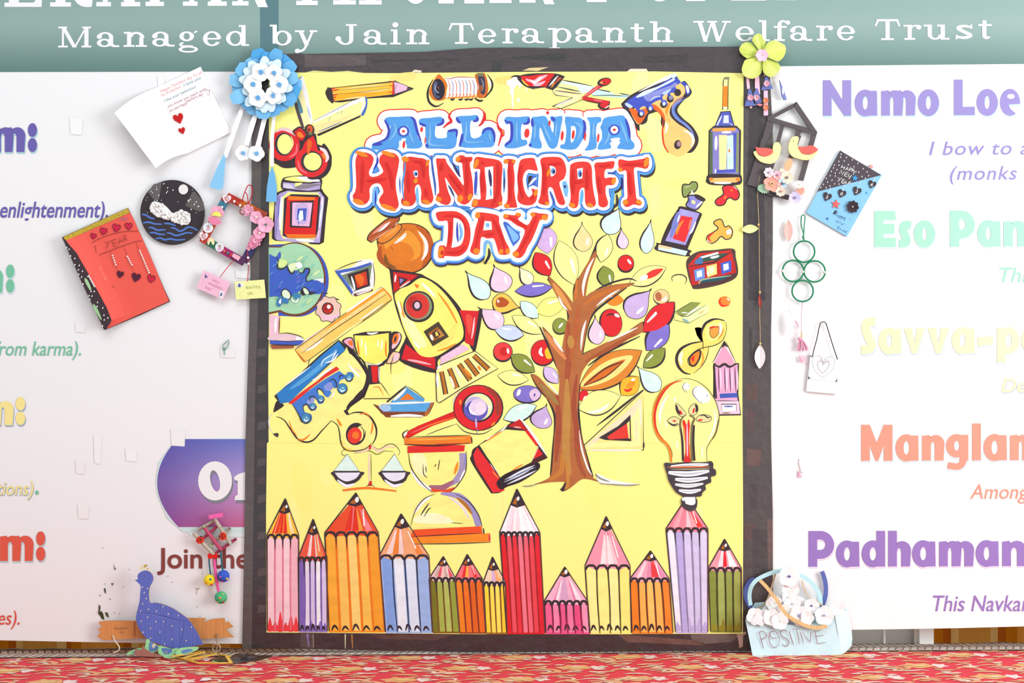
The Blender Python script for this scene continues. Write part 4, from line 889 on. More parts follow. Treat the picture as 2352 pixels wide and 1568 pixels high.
# ---- rocket, trophy and neighbours
M = paint('P', .0068)
M.fill(K, '896,628 900,618 962,628 976,634 1014,658 1058,708 1070,745 1105,708 1105,740 1092,806 1084,802 1070,782 1045,802 1007,826 1000,856 918,828 930,780 932,772 918,735 905,690')
M.fill('#d8343a', '1055,712! 1100,714! 1087,795! 1068,786! 1069,752!', False); M.fill('#e8564a', '1070,725 1085,730 1078,770'); M.stroke('#f4c0c4', 4.5, '1090,728 1087,755 1083,778'); M.fill('#d8343a', '932,790! 955,808! 1000,822! 1000,848! 922,824!', False); M.stroke('#f3b6bc', 5, '936,826 960,830 990,837')
M.fill('#fdf17c', '907,672 940,655 970,638 1010,662 1048,710 1063,750 1062,778 1040,795 1004,817 975,819 955,805 930,760 916,715'); M.fill('#fdf8b4', '920,720 935,760 960,795 980,790 950,740 935,700'); M.fill('#fbe678', '1000,770 1030,760 1050,740 1040,780 1005,800'); M.stroke('#f59a3a', 5, '1006,672 1030,705 1050,742', taper=(.4, .6)); M.stroke('#f59a3a', 5, '919,692 924,715 930,730', taper=(.2, .2)); M.stroke('#f59a3a', 5, '1003,806 1030,798 1048,788', taper=(.2, .2)); M.stroke(W, 6, '968,650 985,665 1000,682'); M.stroke(W, 5, '950,785 965,800'); M.stroke('#fffbe0', 6, '914,690 922,720'); M.fill(O, '952,652 962,655 958,662')
M.disc(K, 961.5, 704, 35.5, 36); M.disc('#8a9472', 961, 703, 31.5, 31.5); M.disc('#d8443f', 959, 702, 27, 29); M.disc('#c03a38', 948, 694, 12, 14); M.disc(K, 958, 702, 11, 12); M.disc('#e9c6d8', 958, 701, 6.5, 8)
M.fill('#54483c', '973,761! 1007,738! 1031,773! 994,795!', False); M.fill('#a8672e', '983,766! 1005,750! 1021,770! 993,784!', False); M.fill('#c98a4a', '1000,760! 1010,756! 1021,770! 1010,776!', False); M.fill(K, '992,765! 1003,757! 1012,768! 1001,778!', False); M.fill('#f0d060', '999,764! 1003,760! 1008,769! 1002,773!', False); M.stroke(W, 6, '989,768 994,781')
M.fill('#eec3dc', '1012,820! 1062,790! 1079,801! 1012,837!', False); M.fill('#f5e3a0', '1060,812! 1078,802! 1012,838! 1020,833!', False)
M.outlined('#fdf2a0', K, 2, '1001,850! 1012,838! 1091,806! 1144,846! 1060,892 1009,925! 1003,920!', False)
for a, b, w in (((1088, 816), (1122, 848), 10), ((1070, 825), (1097, 861), 10.5), ((1054, 836), (1080, 873), 10), ((1032, 846), (1050, 891), 10), ((1014, 853), (1024, 905), 9)):
    M.stroke(K, w + 3, [a, b], False, (.9, 1)); M.stroke('#c07a34', w - 2, [a, b], False, (1, 1)); M.stroke('#a8632a', 3, [(a[0] - 1, a[1] + 4), (b[0] - 3, b[1] - 4)], False)
for p in ('1045,842 1060,868', '1034,864 1044,890'): M.stroke('#f6ece8', 5, p)
for p in ('1066,846 1084,866', '1098,840 1104,850'): M.stroke('#f3923c', 6, p)
M.stroke(W, 6, '1004,846 1013,840'); M.stroke('#f3f0fa', 5, '1003,858 1006,890')
M.fill(K, '897,620! 962,629! 903,676!', False); M.fill('#d02a30', '903,624! 961,632! 904,672!', False); M.stroke(W, 4, '909,630 907,648'); M.stroke('#f4d0d0', 4, '918,661 942,645'); M.fill(K, '915,635! 937,641! 918,658!', False); M.fill('#9d7fc8', '918,639! 928,642! 919,652!', False)
done(M, 'rocket', 'yellow rocket with red nose, round window and brown fins painted at the centre')

M = paint('C1', .0066)
M.fill(K, '1475,985! 1640,950 1990,940! 1990,1200 1960,1300 1890,1400 1830,1420 1700,1410 1560,1310 1500,1180', False); M.fill('#fdf070', '1490,1000! 1700,1000 1955,965! 1955,1220 1930,1310 1850,1370 1760,1385 1640,1360 1550,1270 1510,1150', False); M.stroke(W, 26, '1660,965 1720,975 1810,960'); M.stroke(O, 22, '1535,1060 1545,1180 1560,1260'); M.stroke(O, 22, '1920,1070 1915,1180 1920,1290'); M.stroke('#fdfbe0', 22, '1590,1030 1590,1160'); M.stroke('#fdfbe0', 26, '1640,1090 1650,1280'); M.stroke('#fdfbe0', 26, '1870,1050 1850,1200'); M.stroke('#fdfbe0', 20, '1810,1050 1810,1160'); M.stroke(W, 22, '1640,1370 1760,1400 1870,1360')
M.fill(K, '1960,1090 2000,960 2080,950 2130,1000 2110,1100 2050,1190 1985,1260'); M.fill('#eec2cc', '2000,1130 2060,990 2100,970 2115,1040 2060,1140 2005,1180'); M.fill('#f07a2e', '2000,1090 2020,1000 2070,970 2090,1020 2050,1110'); M.fill(K, '2025,1070 2040,1020 2060,1010 2055,1060 2030,1090')
M.fill(K, '1330,1090 1360,1040 1430,1020 1475,1050 1480,1200'); M.fill('#efa8c0', '1350,1080 1400,1040 1460,1050 1480,1180 1400,1130'); M.fill('#f07a3e', '1410,1080 1460,1070 1465,1140 1420,1120')
M.outlined('#fbc8a0', K, 11, '1925,1365 2000,1230 2060,1220 2110,1250 2090,1330 2030,1370 1960,1375'); M.fill('#f1c8d4', '2030,1260 2090,1240 2080,1320 2010,1340'); M.stroke(K, 11, '2020,1270 2005,1330 1985,1390 1985,1520')
M.at('P'); M.fill(K, '845,838! 872,838! 872,882! 843,882!', False); M.fill('#dd3034', '852,840! 868,840! 867,878! 856,878!', False); M.stroke('#d9d3e0', 3, '870,842 871,876')
M.at('D1'); M.outlined('#fbf08a', K, 12, '1690,130! 1845,115! 1900,190 1990,320! 1620,325!', False); M.stroke(O, 14, '1740,175 1820,170 1885,280')
done(M, 'trophy', 'yellow trophy cup with red stem painted below the ruler')

M = paint('P', .0064)
M.fill('#3f353a', '796,795 808,800 830,830 850,865 848,900 832,915 806,934 800,942 795,935 812,915 835,885 838,866 815,835')
M.fill('#fbf293', '640,935 700,890 770,830 800,810 835,850 842,880 820,905 797,932 800,948 822,944 850,950 862,975 862,1000 848,1022 825,1032 800,1028 785,1000 780,978 770,965 735,990 712,1012 690,1016 672,1000 655,970')
M.at('D1'); M.stroke(K, 34, '1480,-340 1620,-160 1665,0 1640,150 1560,280 1430,390 1400,470', taper=(.3, .6)); M.stroke(K, 22, '440,565 540,610 620,720 720,860 830,910 940,880 1050,760 1180,620', taper=(.3, .4)); M.stroke(K, 16, '1180,620 1260,680 1290,780 1310,920 1370,1010 1500,1030 1640,1000 1720,930', taper=(.5, .5)); M.stroke(K, 26, '1400,545 1500,510 1620,520 1720,590 1785,720 1780,850 1730,940', taper=(.3, .3)); M.fill(K, '1345,490! 1390,460! 1420,535! 1385,545!', False)
M.fill(K, '400,500 440,360 500,380 540,420 440,490'); M.stroke('#e8e0e2', 16, '390,520 340,600 350,720 410,800'); M.fill('#55484c', '395,800 465,790 455,845'); M.stroke(O, 16, '610,620 650,740 720,830'); M.stroke(O, 24, '720,860 800,880 900,800', taper=(.2, .1)); M.stroke(O, 16, '1560,540 1640,520 1700,580'); M.stroke(O, 22, '1735,640 1735,720 1715,800'); M.fill('#f3922f', '1250,590 1290,620 1325,685 1290,680'); M.fill('#f8bf4a', '1320,880 1360,980 1480,1020 1400,1020 1330,960'); M.stroke('#fdd2b8', 22, '1600,-30 1500,-80'); M.stroke(W, 34, '1400,-140 1560,30')
M.disc(K, 1510, 800, 132, 152, 14); M.disc('#fbf293', 1570, 790, 60, 110, 14); M.stroke(K, 12, '1545,680 1610,740 1615,840 1560,930'); M.disc('#e8443c', 1495, 820, 95, 110, 14); M.disc('#ef7c2c', 1508, 818, 48, 50)
M.fill(K, '410,290! 700,40 1020,-260 1280,-470! 1390,-380 1350,-310! 1180,-160 640,340 490,390!', False)
M.fill('#3d82c8', '440,260! 720,50 1030,-240 1280,-450! 1370,-330! 1150,-150 620,370! 490,390!', False); M.fill('#5fa6dd', '620,190 900,-40 1150,-260 1250,-350 1150,-180 800,110'); M.stroke(W, 20, '520,180 700,40 900,-110', taper=(.2, .2)); M.stroke(W, 14, '1040,-110 1080,-200 1250,-300'); M.stroke(W, 22, '1100,-160 1200,-190 1270,-280'); M.stroke(W, 14, '1180,-190 1230,-280 1250,-330'); M.fill(W, '920,75! 1200,-120! 1170,-60! 940,90!', False)
M.fill('#e43d3c', '600,385! 760,250 1000,80 1100,-10 1250,-110! 1290,-70! 1100,40 900,190 660,400!', False)
M.fill('#4f7fd0', '650,400! 900,200 1100,60 1290,-50! 1340,-10 1400,20 1480,60 1475,-20 1400,-30 1380,40 1300,80 1270,160 1220,180 1160,110 1130,180 1180,240 1140,300 1090,280 1050,210 1000,210 1020,280 1080,320 1070,380 1010,390 970,320 920,330 940,400 985,430 960,480 900,480 880,420 810,420 820,500 910,540 910,620 850,655 780,630 740,540', True)
M.fill('#8f9ade', '1080,160 1170,100 1200,180 1130,220'); M.fill('#9aa0dc', '850,360 930,310 950,360 880,400')
for p, r in (((1330, 190), 70), ((1420, 40), 55), ((840, 590), 70), ((1040, 330), 48), ((930, 430), 48)):
    M.disc(K, p[0], p[1], r, r * 1.05); M.disc('#4f8fc0', p[0] - 2, p[1] - 6, r * .86, r * .9); M.stroke('#e6f1f6', r * .3, [(p[0] - r * .4, p[1]), (p[0] - r * .1, p[1] + r * .5), (p[0] + r * .5, p[1] + r * .2)]); M.stroke('#bfe6d0', r * .25, [(p[0] - r * .1, p[1] - r * .3), (p[0] + r * .3, p[1])])
for p in ('660,400 740,540 780,630 850,655', '815,500 800,430 850,400 890,460 920,490', '900,360 890,310 940,290 980,340', '990,250 1000,190 1050,210 1090,270', '1150,90 1210,60 1250,120 1245,180', '1290,60 1300,10 1350,20'): M.stroke(K, 13, p)
M.stroke(W, 20, '1140,310 1200,290 1220,200')
done(M, 'palette_brush', 'wide blue and red banded brush dripping on a yellow shape at the left')

M = paint('D1', .0066)
M.fill('#5a9fd8', '1970,380! 2190,165! 2440,330! 2420,380!', False); M.stroke(K, 26, '1930,370 2050,270 2190,150', taper=(.8, .3)); M.stroke(W, 36, '2020,350 2110,270 2190,190'); M.stroke(K, 8, '2190,155 2300,215 2440,325'); M.fill('#ef7c2a', '2090,345! 2210,250! 2310,335!', False); M.stroke('#9cc8d8', 16, '2050,375 2400,355')
M.fill('#8a4a38', '1750,400! 1860,520 1920,575 2400,575! 2480,545! 2570,375!', False); M.fill('#5fa5de', '1820,410! 2520,380! 2500,440 2470,500! 1880,500!', False); M.fill('#a5c8ea', '1820,420 1960,410 1980,480 1880,490'); M.fill('#fbe68a', '1760,400! 1880,390! 1830,425!', False); M.stroke(W, 24, '1820,395 2150,385 2560,370', taper=(.4, .4)); M.stroke(W, 38, '1980,560 2200,550 2420,560', taper=(.4, .4)); M.fill('#c0703a', '2520,385! 2560,380! 2470,560! 2430,540!', False); M.stroke(K, 9, '1745,398 1840,490 1860,530'); M.stroke(K, 8, '2570,372 2490,540'); M.stroke('#3a6a90', 12, '2520,400 2480,490')
done(M, 'paper_boat')

M = paint('D2', .0066)
M.stroke(K, 10, '-160,780 0,700 500,490'); M.fill('#dc2f34', '-160,800 -140,770 0,690 530,480 580,560 200,690 0,790 -130,860 -190,840', False); M.stroke(O, 16, '20,730 250,650 500,570', taper=(.2, .2)); M.stroke(W, 30, '-185,830 -150,770'); M.stroke(K, 16, '-150,870 -195,850 -200,790 -130,740'); M.stroke('#ef6a6a', 16, '-100,790 150,690')
M.disc(K, 815, 448, 338, 312); M.disc('#e0343a', 810, 448, 322, 300); M.fill('#a5443a', '890,160 1010,200 1090,310 1120,450 1080,560 1040,480 1040,340 960,240'); M.stroke('#f0d0d4', 16, '560,230 490,320 480,400'); M.stroke(O, 34, '1040,640 990,690'); M.disc(O, 572, 370, 18, 36); M.stroke(K, 12, '520,660 620,760 760,800 900,790 1000,730'); M.stroke(K, 9, '110,815 300,740 520,665')
M.disc(K, 810, 440, 218, 202); M.disc('#fbf2c0', 815, 435, 190, 180); M.disc('#6a62bb', 780, 470, 165, 155); M.fill('#fbf3b0', '780,270 900,290 980,380 990,480 940,540 940,400 860,310'); M.fill('#c8b4e0', '640,440 680,320 800,300 900,380 920,480 820,420 740,360'); M.disc('#e6cfea', 810, 440, 118, 112); M.disc('#f4d9ea', 840, 450, 70, 80); M.stroke('#4b4cb0', 24, '720,360 670,430 690,520'); M.stroke(W, 30, '690,430 720,510 790,540'); M.stroke(W, 28, '960,400 970,460'); M.stroke('#c6b7e4', 26, '780,590 790,720'); M.stroke('#a0a0c8', 12, '800,730 798,800')
done(M, 'magnifying_glass', 'red magnifying glass painted under the rocket')

M = paint('D1', .0064)
M.stroke('#8a8f52', 15, '1480,1060 1600,1045 1700,1030 1800,1075 1900,1030 2020,1040'); M.stroke('#f7d6b8', 36, '1500,1045 1640,1030 1730,980 1820,1030 1930,970 2040,980'); M.stroke(K, 9, '1730,955 1820,1005 1930,945 2000,935 2060,970 2105,1040 2080,1090'); M.stroke('#f3d8bd', 26, '1690,1060 1690,1470'); M.stroke('#6a7a4a', 10, '1715,1060 1720,1440'); M.fill('#d8302f', '1690,955! 1725,950! 1710,1010! 1685,1015!', False); M.fill('#d8302f', '1700,1430! 1728,1440! 1725,1500! 1670,1500!', False); M.stroke(K, 8, '1640,1520 1680,1490 1730,1490 1770,1520'); M.stroke('#ef7d30', 32, '1330,1560 1500,1540 1700,1530 2060,1570', taper=(.6, .6)); M.stroke('#f0b090', 8, '1340,1575 1460,1560')
for cx in (1390, 2030):
    d = cx - 1390
    M.outlined('#e0f5ec', '#5a5254', 10, f'{1395+d},1070! {1560+d*.95},1305! {1210+d},1305!', False)
    M.fill('#4a4146', f'{1200+d},1310 {1600+d*.97},1310 {1590+d*.97},1370 {1530+d},1440 {1400+d},1500 {1270+d},1450 {1215+d},1380'); M.fill('#e8e5f4', f'{1225+d},1322! {1570+d*.96},1320! {1510+d},1400 {1390+d},1440 {1290+d},1400', True); M.stroke('#f2f2fa', 40, f'{1260+d},1420 {1380+d},1500 {1500+d},1470'); M.stroke(K, 10, f'{1300+d},1420 {1400+d},1465 {1500+d},1430'); M.stroke(K, 13, f'{1200+d},1300 {1400+d},1305 {1560+d},1300')
M.stroke('#6d6a60', 8, '1320,1030 1330,1080 1380,1090'); M.stroke('#6d6a60', 8, '1325,1030 1360,1010')
done(M, 'balance_scales')

M = paint('P', .0064)
M.fill('#fbf28e', '940,1035! 1069,1030! 1070,1060 1060,1095 1040,1118 1010,1130 985,1118 955,1090 942,1060', True); M.fill('#fdf7bc', '945,1045 975,1045 980,1090 955,1085'); M.stroke('#a899bc', 15, '1062,1040 1062,1075 1050,1100 1030,1115', taper=(1, .4)); M.stroke('#8f88cc', 4, '1069,1040 1068,1070'); M.stroke(W, 9, '944,1080 965,1108 995,1127', taper=(.2, .6)); M.stroke(W, 5, '1068,1078 1055,1108'); M.stroke('#a86a80', 13, '985,1116 1015,1120 1042,1104', taper=(.3, .3)); M.stroke('#e8532e', 10, '990,1124 1020,1130 1045,1120', taper=(.5, .3)); M.stroke(K, 2.2, '938,1040 945,1075 970,1110 995,1132'); M.stroke(K, 2.2, '1071,1035 1070,1080 1050,1115 1030,1133'); M.fill('#ef9636', '1052,1060 1052,1075 1044,1090 1044,1075')
for p in ('972,1066 973,1088 982,1097', '1010,1055 1006,1080', '978,1070 979,1085', '998,1072 1002,1065'): M.stroke(K, 2, p)
M.fill('#fbf290', '945,1212! 950,1175 970,1145 1000,1130 1030,1132 1055,1145 1080,1170 1095,1190 1105,1210!', True); M.fill('#fdf9cc', '955,1200 965,1180 1010,1180 1040,1200'); M.stroke('#a197c6', 15, '1012,1133 1055,1140 1085,1170 1100,1208', taper=(.3, 1)); M.stroke('#b9793a', 8, '1048,1142 1068,1158 1084,1180', taper=(.2, .4)); M.stroke('#eadce8', 6, '1030,1141 1060,1162 1078,1192'); M.stroke(W, 8, '950,1180 968,1155 990,1140', taper=(.3, .3)); M.stroke(K, 2.2, '944,1205 955,1170 975,1145 1000,1134'); M.stroke(K, 3, '966,1184 976,1168 986,1155'); M.stroke(K, 2.4, '974,1186 984,1170 990,1166'); M.stroke(K, 1.6, '1036,1200 1050,1201 1064,1202'); M.stroke(K, 2.4, '1046,1134 1075,1150 1098,1180 1108,1210')
M.fill('#ec5a2e', '948,1216! 1106,1208! 1108,1226! 944,1234!', False); M.fill('#f38f30', '948,1234! 1126,1224! 1126,1244! 955,1248!', False); M.stroke(K, 2, '944,1232 1020,1228 1110,1224'); M.stroke(K, 2, '948,1249 1040,1248 1128,1245'); M.stroke('#d83a58', 4, '1124,1226 1125,1244'); M.stroke(K, 3, '1110,1212 1112,1226')
M.fill('#ee8330', '928,1006! 1082,1000! 1083,1018! 930,1022!', False); M.fill('#e23838', '936,1024! 1068,1022! 1066,1036! 936,1040!', False); M.stroke('#5a3234', 4, '930,1020 1000,1023 1080,1017'); M.stroke(K, 2, '940,1003 1020,1001 1080,999'); M.stroke('#b84a34', 3, '1000,1020 1070,1018'); M.stroke(K, 3, '1083,1003 1084,1018'); M.stroke('#f5ab50', 4, '940,1010 1070,1006')
done(M, 'hourglass', 'orange framed hourglass painted above the crayons')

M = paint('D2', .0064)
M.fill('#4a3a3c', '720,1090 740,1010 820,950 930,870 1370,570! 1740,1105! 1735,1130 1560,1220 1200,1500 1120,1585 1010,1600 960,1560 720,1180'); M.fill('#fbf28e', '830,950! 1180,740! 1440,760! 1620,970! 1530,1180 1110,1390!', False)
M.fill('#e43a3e', '745,1080 800,980! 860,1060 1110,1400! 1170,1560 1120,1580 1010,1590 900,1410 780,1220', False); M.fill('#c92e34', '1215,695! 1370,600! 1470,740! 1430,745!', False); M.fill('#e43c3a', '1440,760! 1480,740! 1620,930! 1600,970!', False); M.fill('#e23236', '1560,1140! 1620,985! 1685,1075!', False); M.fill('#5a3034', '1690,1075! 1740,1110! 1530,1210! 1560,1150!', False); M.stroke(W, 34, '1390,600 1560,820 1730,1080', taper=(.5, .3)); M.stroke(W, 24, '920,880 1100,780 1200,690'); M.stroke('#ef8f3a', 22, '920,900 1040,820 1140,760'); M.stroke('#ef8f3a', 20, '1240,1320 1330,1260 1420,1205'); M.stroke('#f2c0b0', 18, '1290,705 1390,715'); M.stroke(W, 26, '975,1190 1075,1330'); M.stroke('#f39a50', 16, '1000,1300 1090,1400'); M.fill('#3d3338', '1060,1470 1110,1390 1240,1310 1560,1200 1640,1200 1620,1290 1400,1440 1210,1510 1120,1550')
for p in ('1170,1420 1400,1300 1580,1220', '1160,1450 1380,1350 1560,1250', '1200,1480 1420,1380 1600,1290', '1230,1400 1340,1330 1500,1250'): M.stroke('#dfe4f2', 26, p, taper=(.1, .1))
M.stroke('#8f9cc0', 12, '1180,1440 1420,1320 1590,1250'); M.stroke(K, 14, '850,1010 980,1190 1110,1400'); M.stroke('#f0d6cc', 9, '1630,970 1540,1160')
done(M, 'book', 'red and yellow book painted beside the tree')
# ---- lettering of the poster, as fat brush strokes over white and dark outlines
def word(key, letters, passes, extra=None, d=.0064):
    """letters: (outline, hole) traced in the view key; passes: (colour, widen, dx, dy)"""
    M = paint(key, d); e = .000004
    for col, grow, dx, dy in passes:
        M.x0 = SH[key][0] + dx; M.y0 = SH[key][1] + dy
        loops = []
        for out, hole in letters:
            if not grow: M.fill(col, out, d=M.d, holes=[hole] if hole else [], n=4); M.d += e; continue
            q = [M.px(p) for p in smooth_loop(parse(out), True, 3)]; N = len(q)
            L, R = ribbon(q, grow, closed=True)
            loops += [q] + [[L[i], L[(i + 1) % N], R[(i + 1) % N], R[i]] for i in range(N)]
        if grow: M.union(col, loops, M.d)
        M.d += .00001
    if extra: extra(M)
    return done(M, 'lettering')
ALL = [('-450,1140 -400,1110 -280,1105 -100,1100 -60,1130 -30,1250 0,1380 50,1440 60,1490 10,1530 -140,1530 -150,1490 -180,1440 -250,1430 -260,1520 -330,1545 -480,1550 -610,1545 -615,1470 -540,1440 -450,1420 -400,1340 -370,1240 -440,1200', None),
    ('10,1180 40,1130 150,1120 300,1105 345,1140 335,1190 270,1220 240,1230 240,1380 380,1385 390,1320 430,1275 510,1270 528,1310 525,1420 500,1510 420,1540 250,1535 120,1530 110,1460 100,1350 95,1240 60,1225', None),
    ('510,1120 560,1095 700,1090 790,1080 815,1120 790,1160 710,1170 720,1380 840,1370 870,1280 930,1250 1000,1270 1035,1340 1040,1440 1000,1510 860,1520 700,1525 560,1505 580,1440 600,1350 590,1240 580,1190 530,1170', None),
    ('1165,1150 1200,1105 1330,1110 1490,1100 1510,1150 1480,1210 1400,1210 1395,1400 1460,1415 1475,1470 1420,1500 1300,1530 1190,1525 1165,1490 1190,1450 1250,1420 1255,1200 1195,1210', None),
    ('1535,1120 1600,1105 1720,1100 1780,1220 1820,1320 1830,1200 1790,1150 1790,1100 1860,1105 1945,1100 1930,1230 1900,1400 1860,1520 1780,1525 1720,1420 1650,1250 1640,1380 1670,1470 1660,1530 1580,1530 1500,1500 1525,1400 1540,1260', None),
    ('1975,1110 2100,1110 2210,1130 2260,1230 2250,1350 2200,1450 2140,1530 2050,1550 1925,1530 1930,1480 1980,1460 2000,1300 1990,1210', '2065,1230! 2120,1240 2130,1330 2090,1440 2060,1430'),
    ('2280,1120 2349,1110 2460,1110 2470,1170 2420,1200 2400,1300 2410,1440 2400,1530 2300,1560 2250,1550 2300,1470 2320,1300 2310,1180', None),
    ('2479,1200 2499,1140 2549,1110 2649,1095 2749,1085 2799,1120 2839,1260 2869,1400 2919,1470 2909,1530 2849,1550 2749,1540 2689,1530 2709,1480 2729,1440 2649,1430 2589,1460 2609,1520 2549,1540 2429,1545 2439,1470 2479,1400 2479,1300 2459,1250', None)]
HC = [('-829,110 -779,60 -699,60 -629,90 -599,140 -614,220 -654,300 -659,350 -629,385 -559,380 -499,350 -469,310 -499,240 -524,180 -509,110 -449,70 -359,60 -289,90 -254,150 -259,220 -279,330 -299,440 -294,560 -279,650 -259,760 -289,820 -359,830 -459,800 -524,720 -509,660 -469,600 -479,540 -509,490 -559,475 -619,500 -654,560 -649,640 -659,700 -709,755 -789,760 -859,710 -879,640 -849,590 -834,500 -839,330 -844,200', None),
    ('-200,200 -180,140 -110,115 0,130 90,145 145,210 150,340 170,470 195,590 208,670 190,730 130,760 60,745 40,700 45,600 30,520 0,490 -35,520 -40,600 -20,680 -60,760 -130,785 -210,765 -228,700 -195,640 -190,500 -200,350', '-65,320 -20,300 0,330 -5,385 -40,390'),
    ('245,150 300,140 370,145 390,200 470,310 560,430 615,500 610,380 600,260 590,200 530,190 512,150 540,110 600,95 650,120 730,120 730,170 700,215 730,400 745,560 740,650 690,730 620,762 550,720 530,640 460,540 370,400 380,480 410,590 445,680 430,740 380,768 300,740 250,690 260,620 285,580 260,300', None),
    ('755,180 790,120 900,130 1060,155 1120,190 1140,260 1130,420 1125,600 1140,690 1110,770 1010,815 850,805 730,790 735,720 760,685 840,690 840,600 830,400 835,290 760,275', '900,260! 1015,245! 1015,680! 915,700! 925,560 910,400'),
    ('1160,160 1220,145 1310,160 1310,200 1290,240 1305,400 1300,560 1315,680 1335,770 1330,800 1250,805 1180,810 1170,770 1205,700 1210,500 1205,320 1215,210 1170,210', None),
    ('1380,170 1440,140 1560,135 1590,200 1615,300 1560,300 1490,290 1440,330 1415,420 1430,540 1460,620 1500,660 1545,610 1530,550 1580,560 1610,620 1595,710 1540,765 1450,770 1370,740 1340,680 1350,560 1340,400 1355,260', None),
    ('1650,170 1700,125 1880,120 1950,150 1990,230 2000,320 1970,410 1910,460 1930,560 1970,680 1985,740 1950,770 1890,740 1850,640 1820,550 1780,525 1755,560 1760,660 1770,750 1720,770 1625,735 1650,640 1665,480 1670,300', '1780,240 1850,265 1855,340 1800,385 1785,330'),
    ('2050,260 2070,215 2130,190 2230,180 2310,200 2345,270 2350,400 2360,520 2380,640 2400,740 2370,790 2290,790 2255,730 2250,620 2240,540 2200,545 2175,600 2170,700 2150,790 2090,810 2050,760 2060,640 2045,480', '2145,280! 2225,265! 2215,410! 2155,420!'),
    ('2379,230 2409,195 2499,190 2639,175 2649,230 2619,280 2529,290 2519,400 2579,395 2629,400 2664,440 2654,480 2619,500 2539,510 2534,620 2564,730 2549,780 2499,800 2439,770 2429,650 2399,480 2389,320', None),
    ('2699,190 2729,150 2849,170 3049,140 3089,115 3114,180 3109,250 3069,280 2999,265 2919,270 2919,400 2934,550 2949,680 2999,700 3014,750 2989,775 2909,760 2829,795 2779,770 2789,700 2824,670 2819,500 2809,310 2739,315 2709,260', None)]
DY = [('240,890 270,860 380,850 520,855 630,920 690,1020 710,1160 690,1300 640,1400 540,1460 370,1455 350,1480 280,1480 270,1420 290,1320 360,1315 380,1330 400,1200 405,1050 390,980 330,985 270,975', '480,940! 580,960 620,1060 620,1200 570,1310 450,1345! 470,1200'),
    ('780,920 800,870 900,870 1080,910 1095,1000 1130,1110 1180,1250 1240,1370 1220,1430 1140,1440 1090,1420 1060,1320 1020,1220 940,1220 860,1200 840,1290 835,1400 790,1440 720,1410 705,1370 745,1240 775,1080 810,960', '900,980! 990,990! 1000,1100! 880,1110!'),
    ('1150,920 1200,895 1300,905 1380,880 1385,920 1350,955 1400,1000 1480,1035 1530,960 1540,930 1520,900 1560,865 1640,880 1740,890 1755,930 1720,965 1650,970 1600,1090 1540,1230 1480,1330 1440,1420 1380,1480 1310,1470 1280,1410 1330,1370 1380,1280 1440,1110 1330,1040 1240,975 1170,955', None)]
def strokes(M, L): 
    for p, c, ww in L: M.stroke(c, ww, p)
def ex1(M):
    M.at('A2')
    for p, c in (('-450,1150 -410,1220 -390,1300 -430,1400 -560,1460', 0), ('-100,1110 -50,1150 -10,1300 40,1430', 0), ('20,1190 60,1210 110,1230', 0), ('340,1130 330,1190 250,1225', 0), ('400,1300 450,1290 520,1290 520,1380', 0), ('520,1110 540,1160 580,1190', 0), ('800,1100 800,1150 740,1165', 0), ('870,1330 920,1270 990,1270 1030,1350 1030,1450', 0), ('1170,1150 1210,1180 1260,1200 1260,1400 1200,1470 1180,1500', 0), ('1490,1120 1490,1180 1420,1205', 0), ('1540,1130 1545,1240', 0), ('1800,1110 1850,1160', 0), ('2230,1150 2255,1240 2230,1400', 0), ('2800,1130 2840,1260 2860,1400', 0), ('1500,1500 1530,1470', 0), ('560,1505 590,1400 600,1330', 0), ('-610,1480 -480,1470', 0), ('110,1470 130,1520', 0)): M.stroke('#4a50b8', 38, p, taper=(.5, .4))
    for p in ('160,1180 165,1350 170,1480 400,1490', '650,1150 650,1300 650,1440 900,1440', '-330,1180 -300,1300 -400,1450', '-160,1200 -110,1330 -60,1470', '1330,1160 1330,1300 1330,1460', '1680,1180 1740,1330 1800,1450', '2100,1170 2200,1250 2150,1430', '2590,1200 2570,1380 2500,1490', '2720,1150 2780,1300 2830,1470', '2370,1180 2360,1400', '960,1320 980,1430', '1580,1200 1570,1420', '1870,1180 1850,1380'): M.stroke('#7bb2e6', 34, p, taper=(.2, .2))
    for x, y in ((-195, 1300), (2649, 1280)): M.disc('#4b58bf', x, y, 78, 72); M.disc(W, x, y, 50, 52); M.disc(R, x, y, 22, 18)
    for p in ('-230,1430! -215,1400 -160,1400 -170,1440 -150,1540! -240,1545!', '2610,1430! 2600,1400 2720,1390 2710,1440 2670,1545! 2600,1545!', '2260,1130 2300,1180 2310,1300 2250,1440 2230,1420 2270,1280', '1960,1110 1985,1130 1960,1260 1950,1420 1900,1520 1880,1500 1930,1300'): M.fill(W, p)
    for x, y, p, q in ((1470, 1325, 34, 62), (1775, 1190, 14, 40), (1945, 1360, 20, 66), (2095, 1345, 18, 60), (2255, 1370, 14, 60), (2432, 1390, 14, 60), (50, 1275, 18, 34), (-190, 1480, 18, 50), (100, 1420, 8, 50)): M.disc(R, x, y, p, q, 6)
    strokes(M, (('340,1255 400,1200 450,1165 420,1100 450,1050', '#dd3036', 34), ('820,1230 870,1180 900,1080 880,1030', '#dd3036', 34), ('1085,1500 1120,1380 1130,1320 1085,1250 1070,1200', '#dd3036', 30), ('2225,1030 2230,1110', '#dd3036', 10), ('1975,1020 1985,1060', '#dd3036', 12), ('1740,1030 1760,1070', '#dd3036', 36)))
word('A2', ALL, [('#dd3036', 36, 0, 0), (W, 31, 0, 0), ('#5a9ce0', 0, 0, 0)], ex1, .0064)['label'] = 'blue letters reading ALL INDIA'
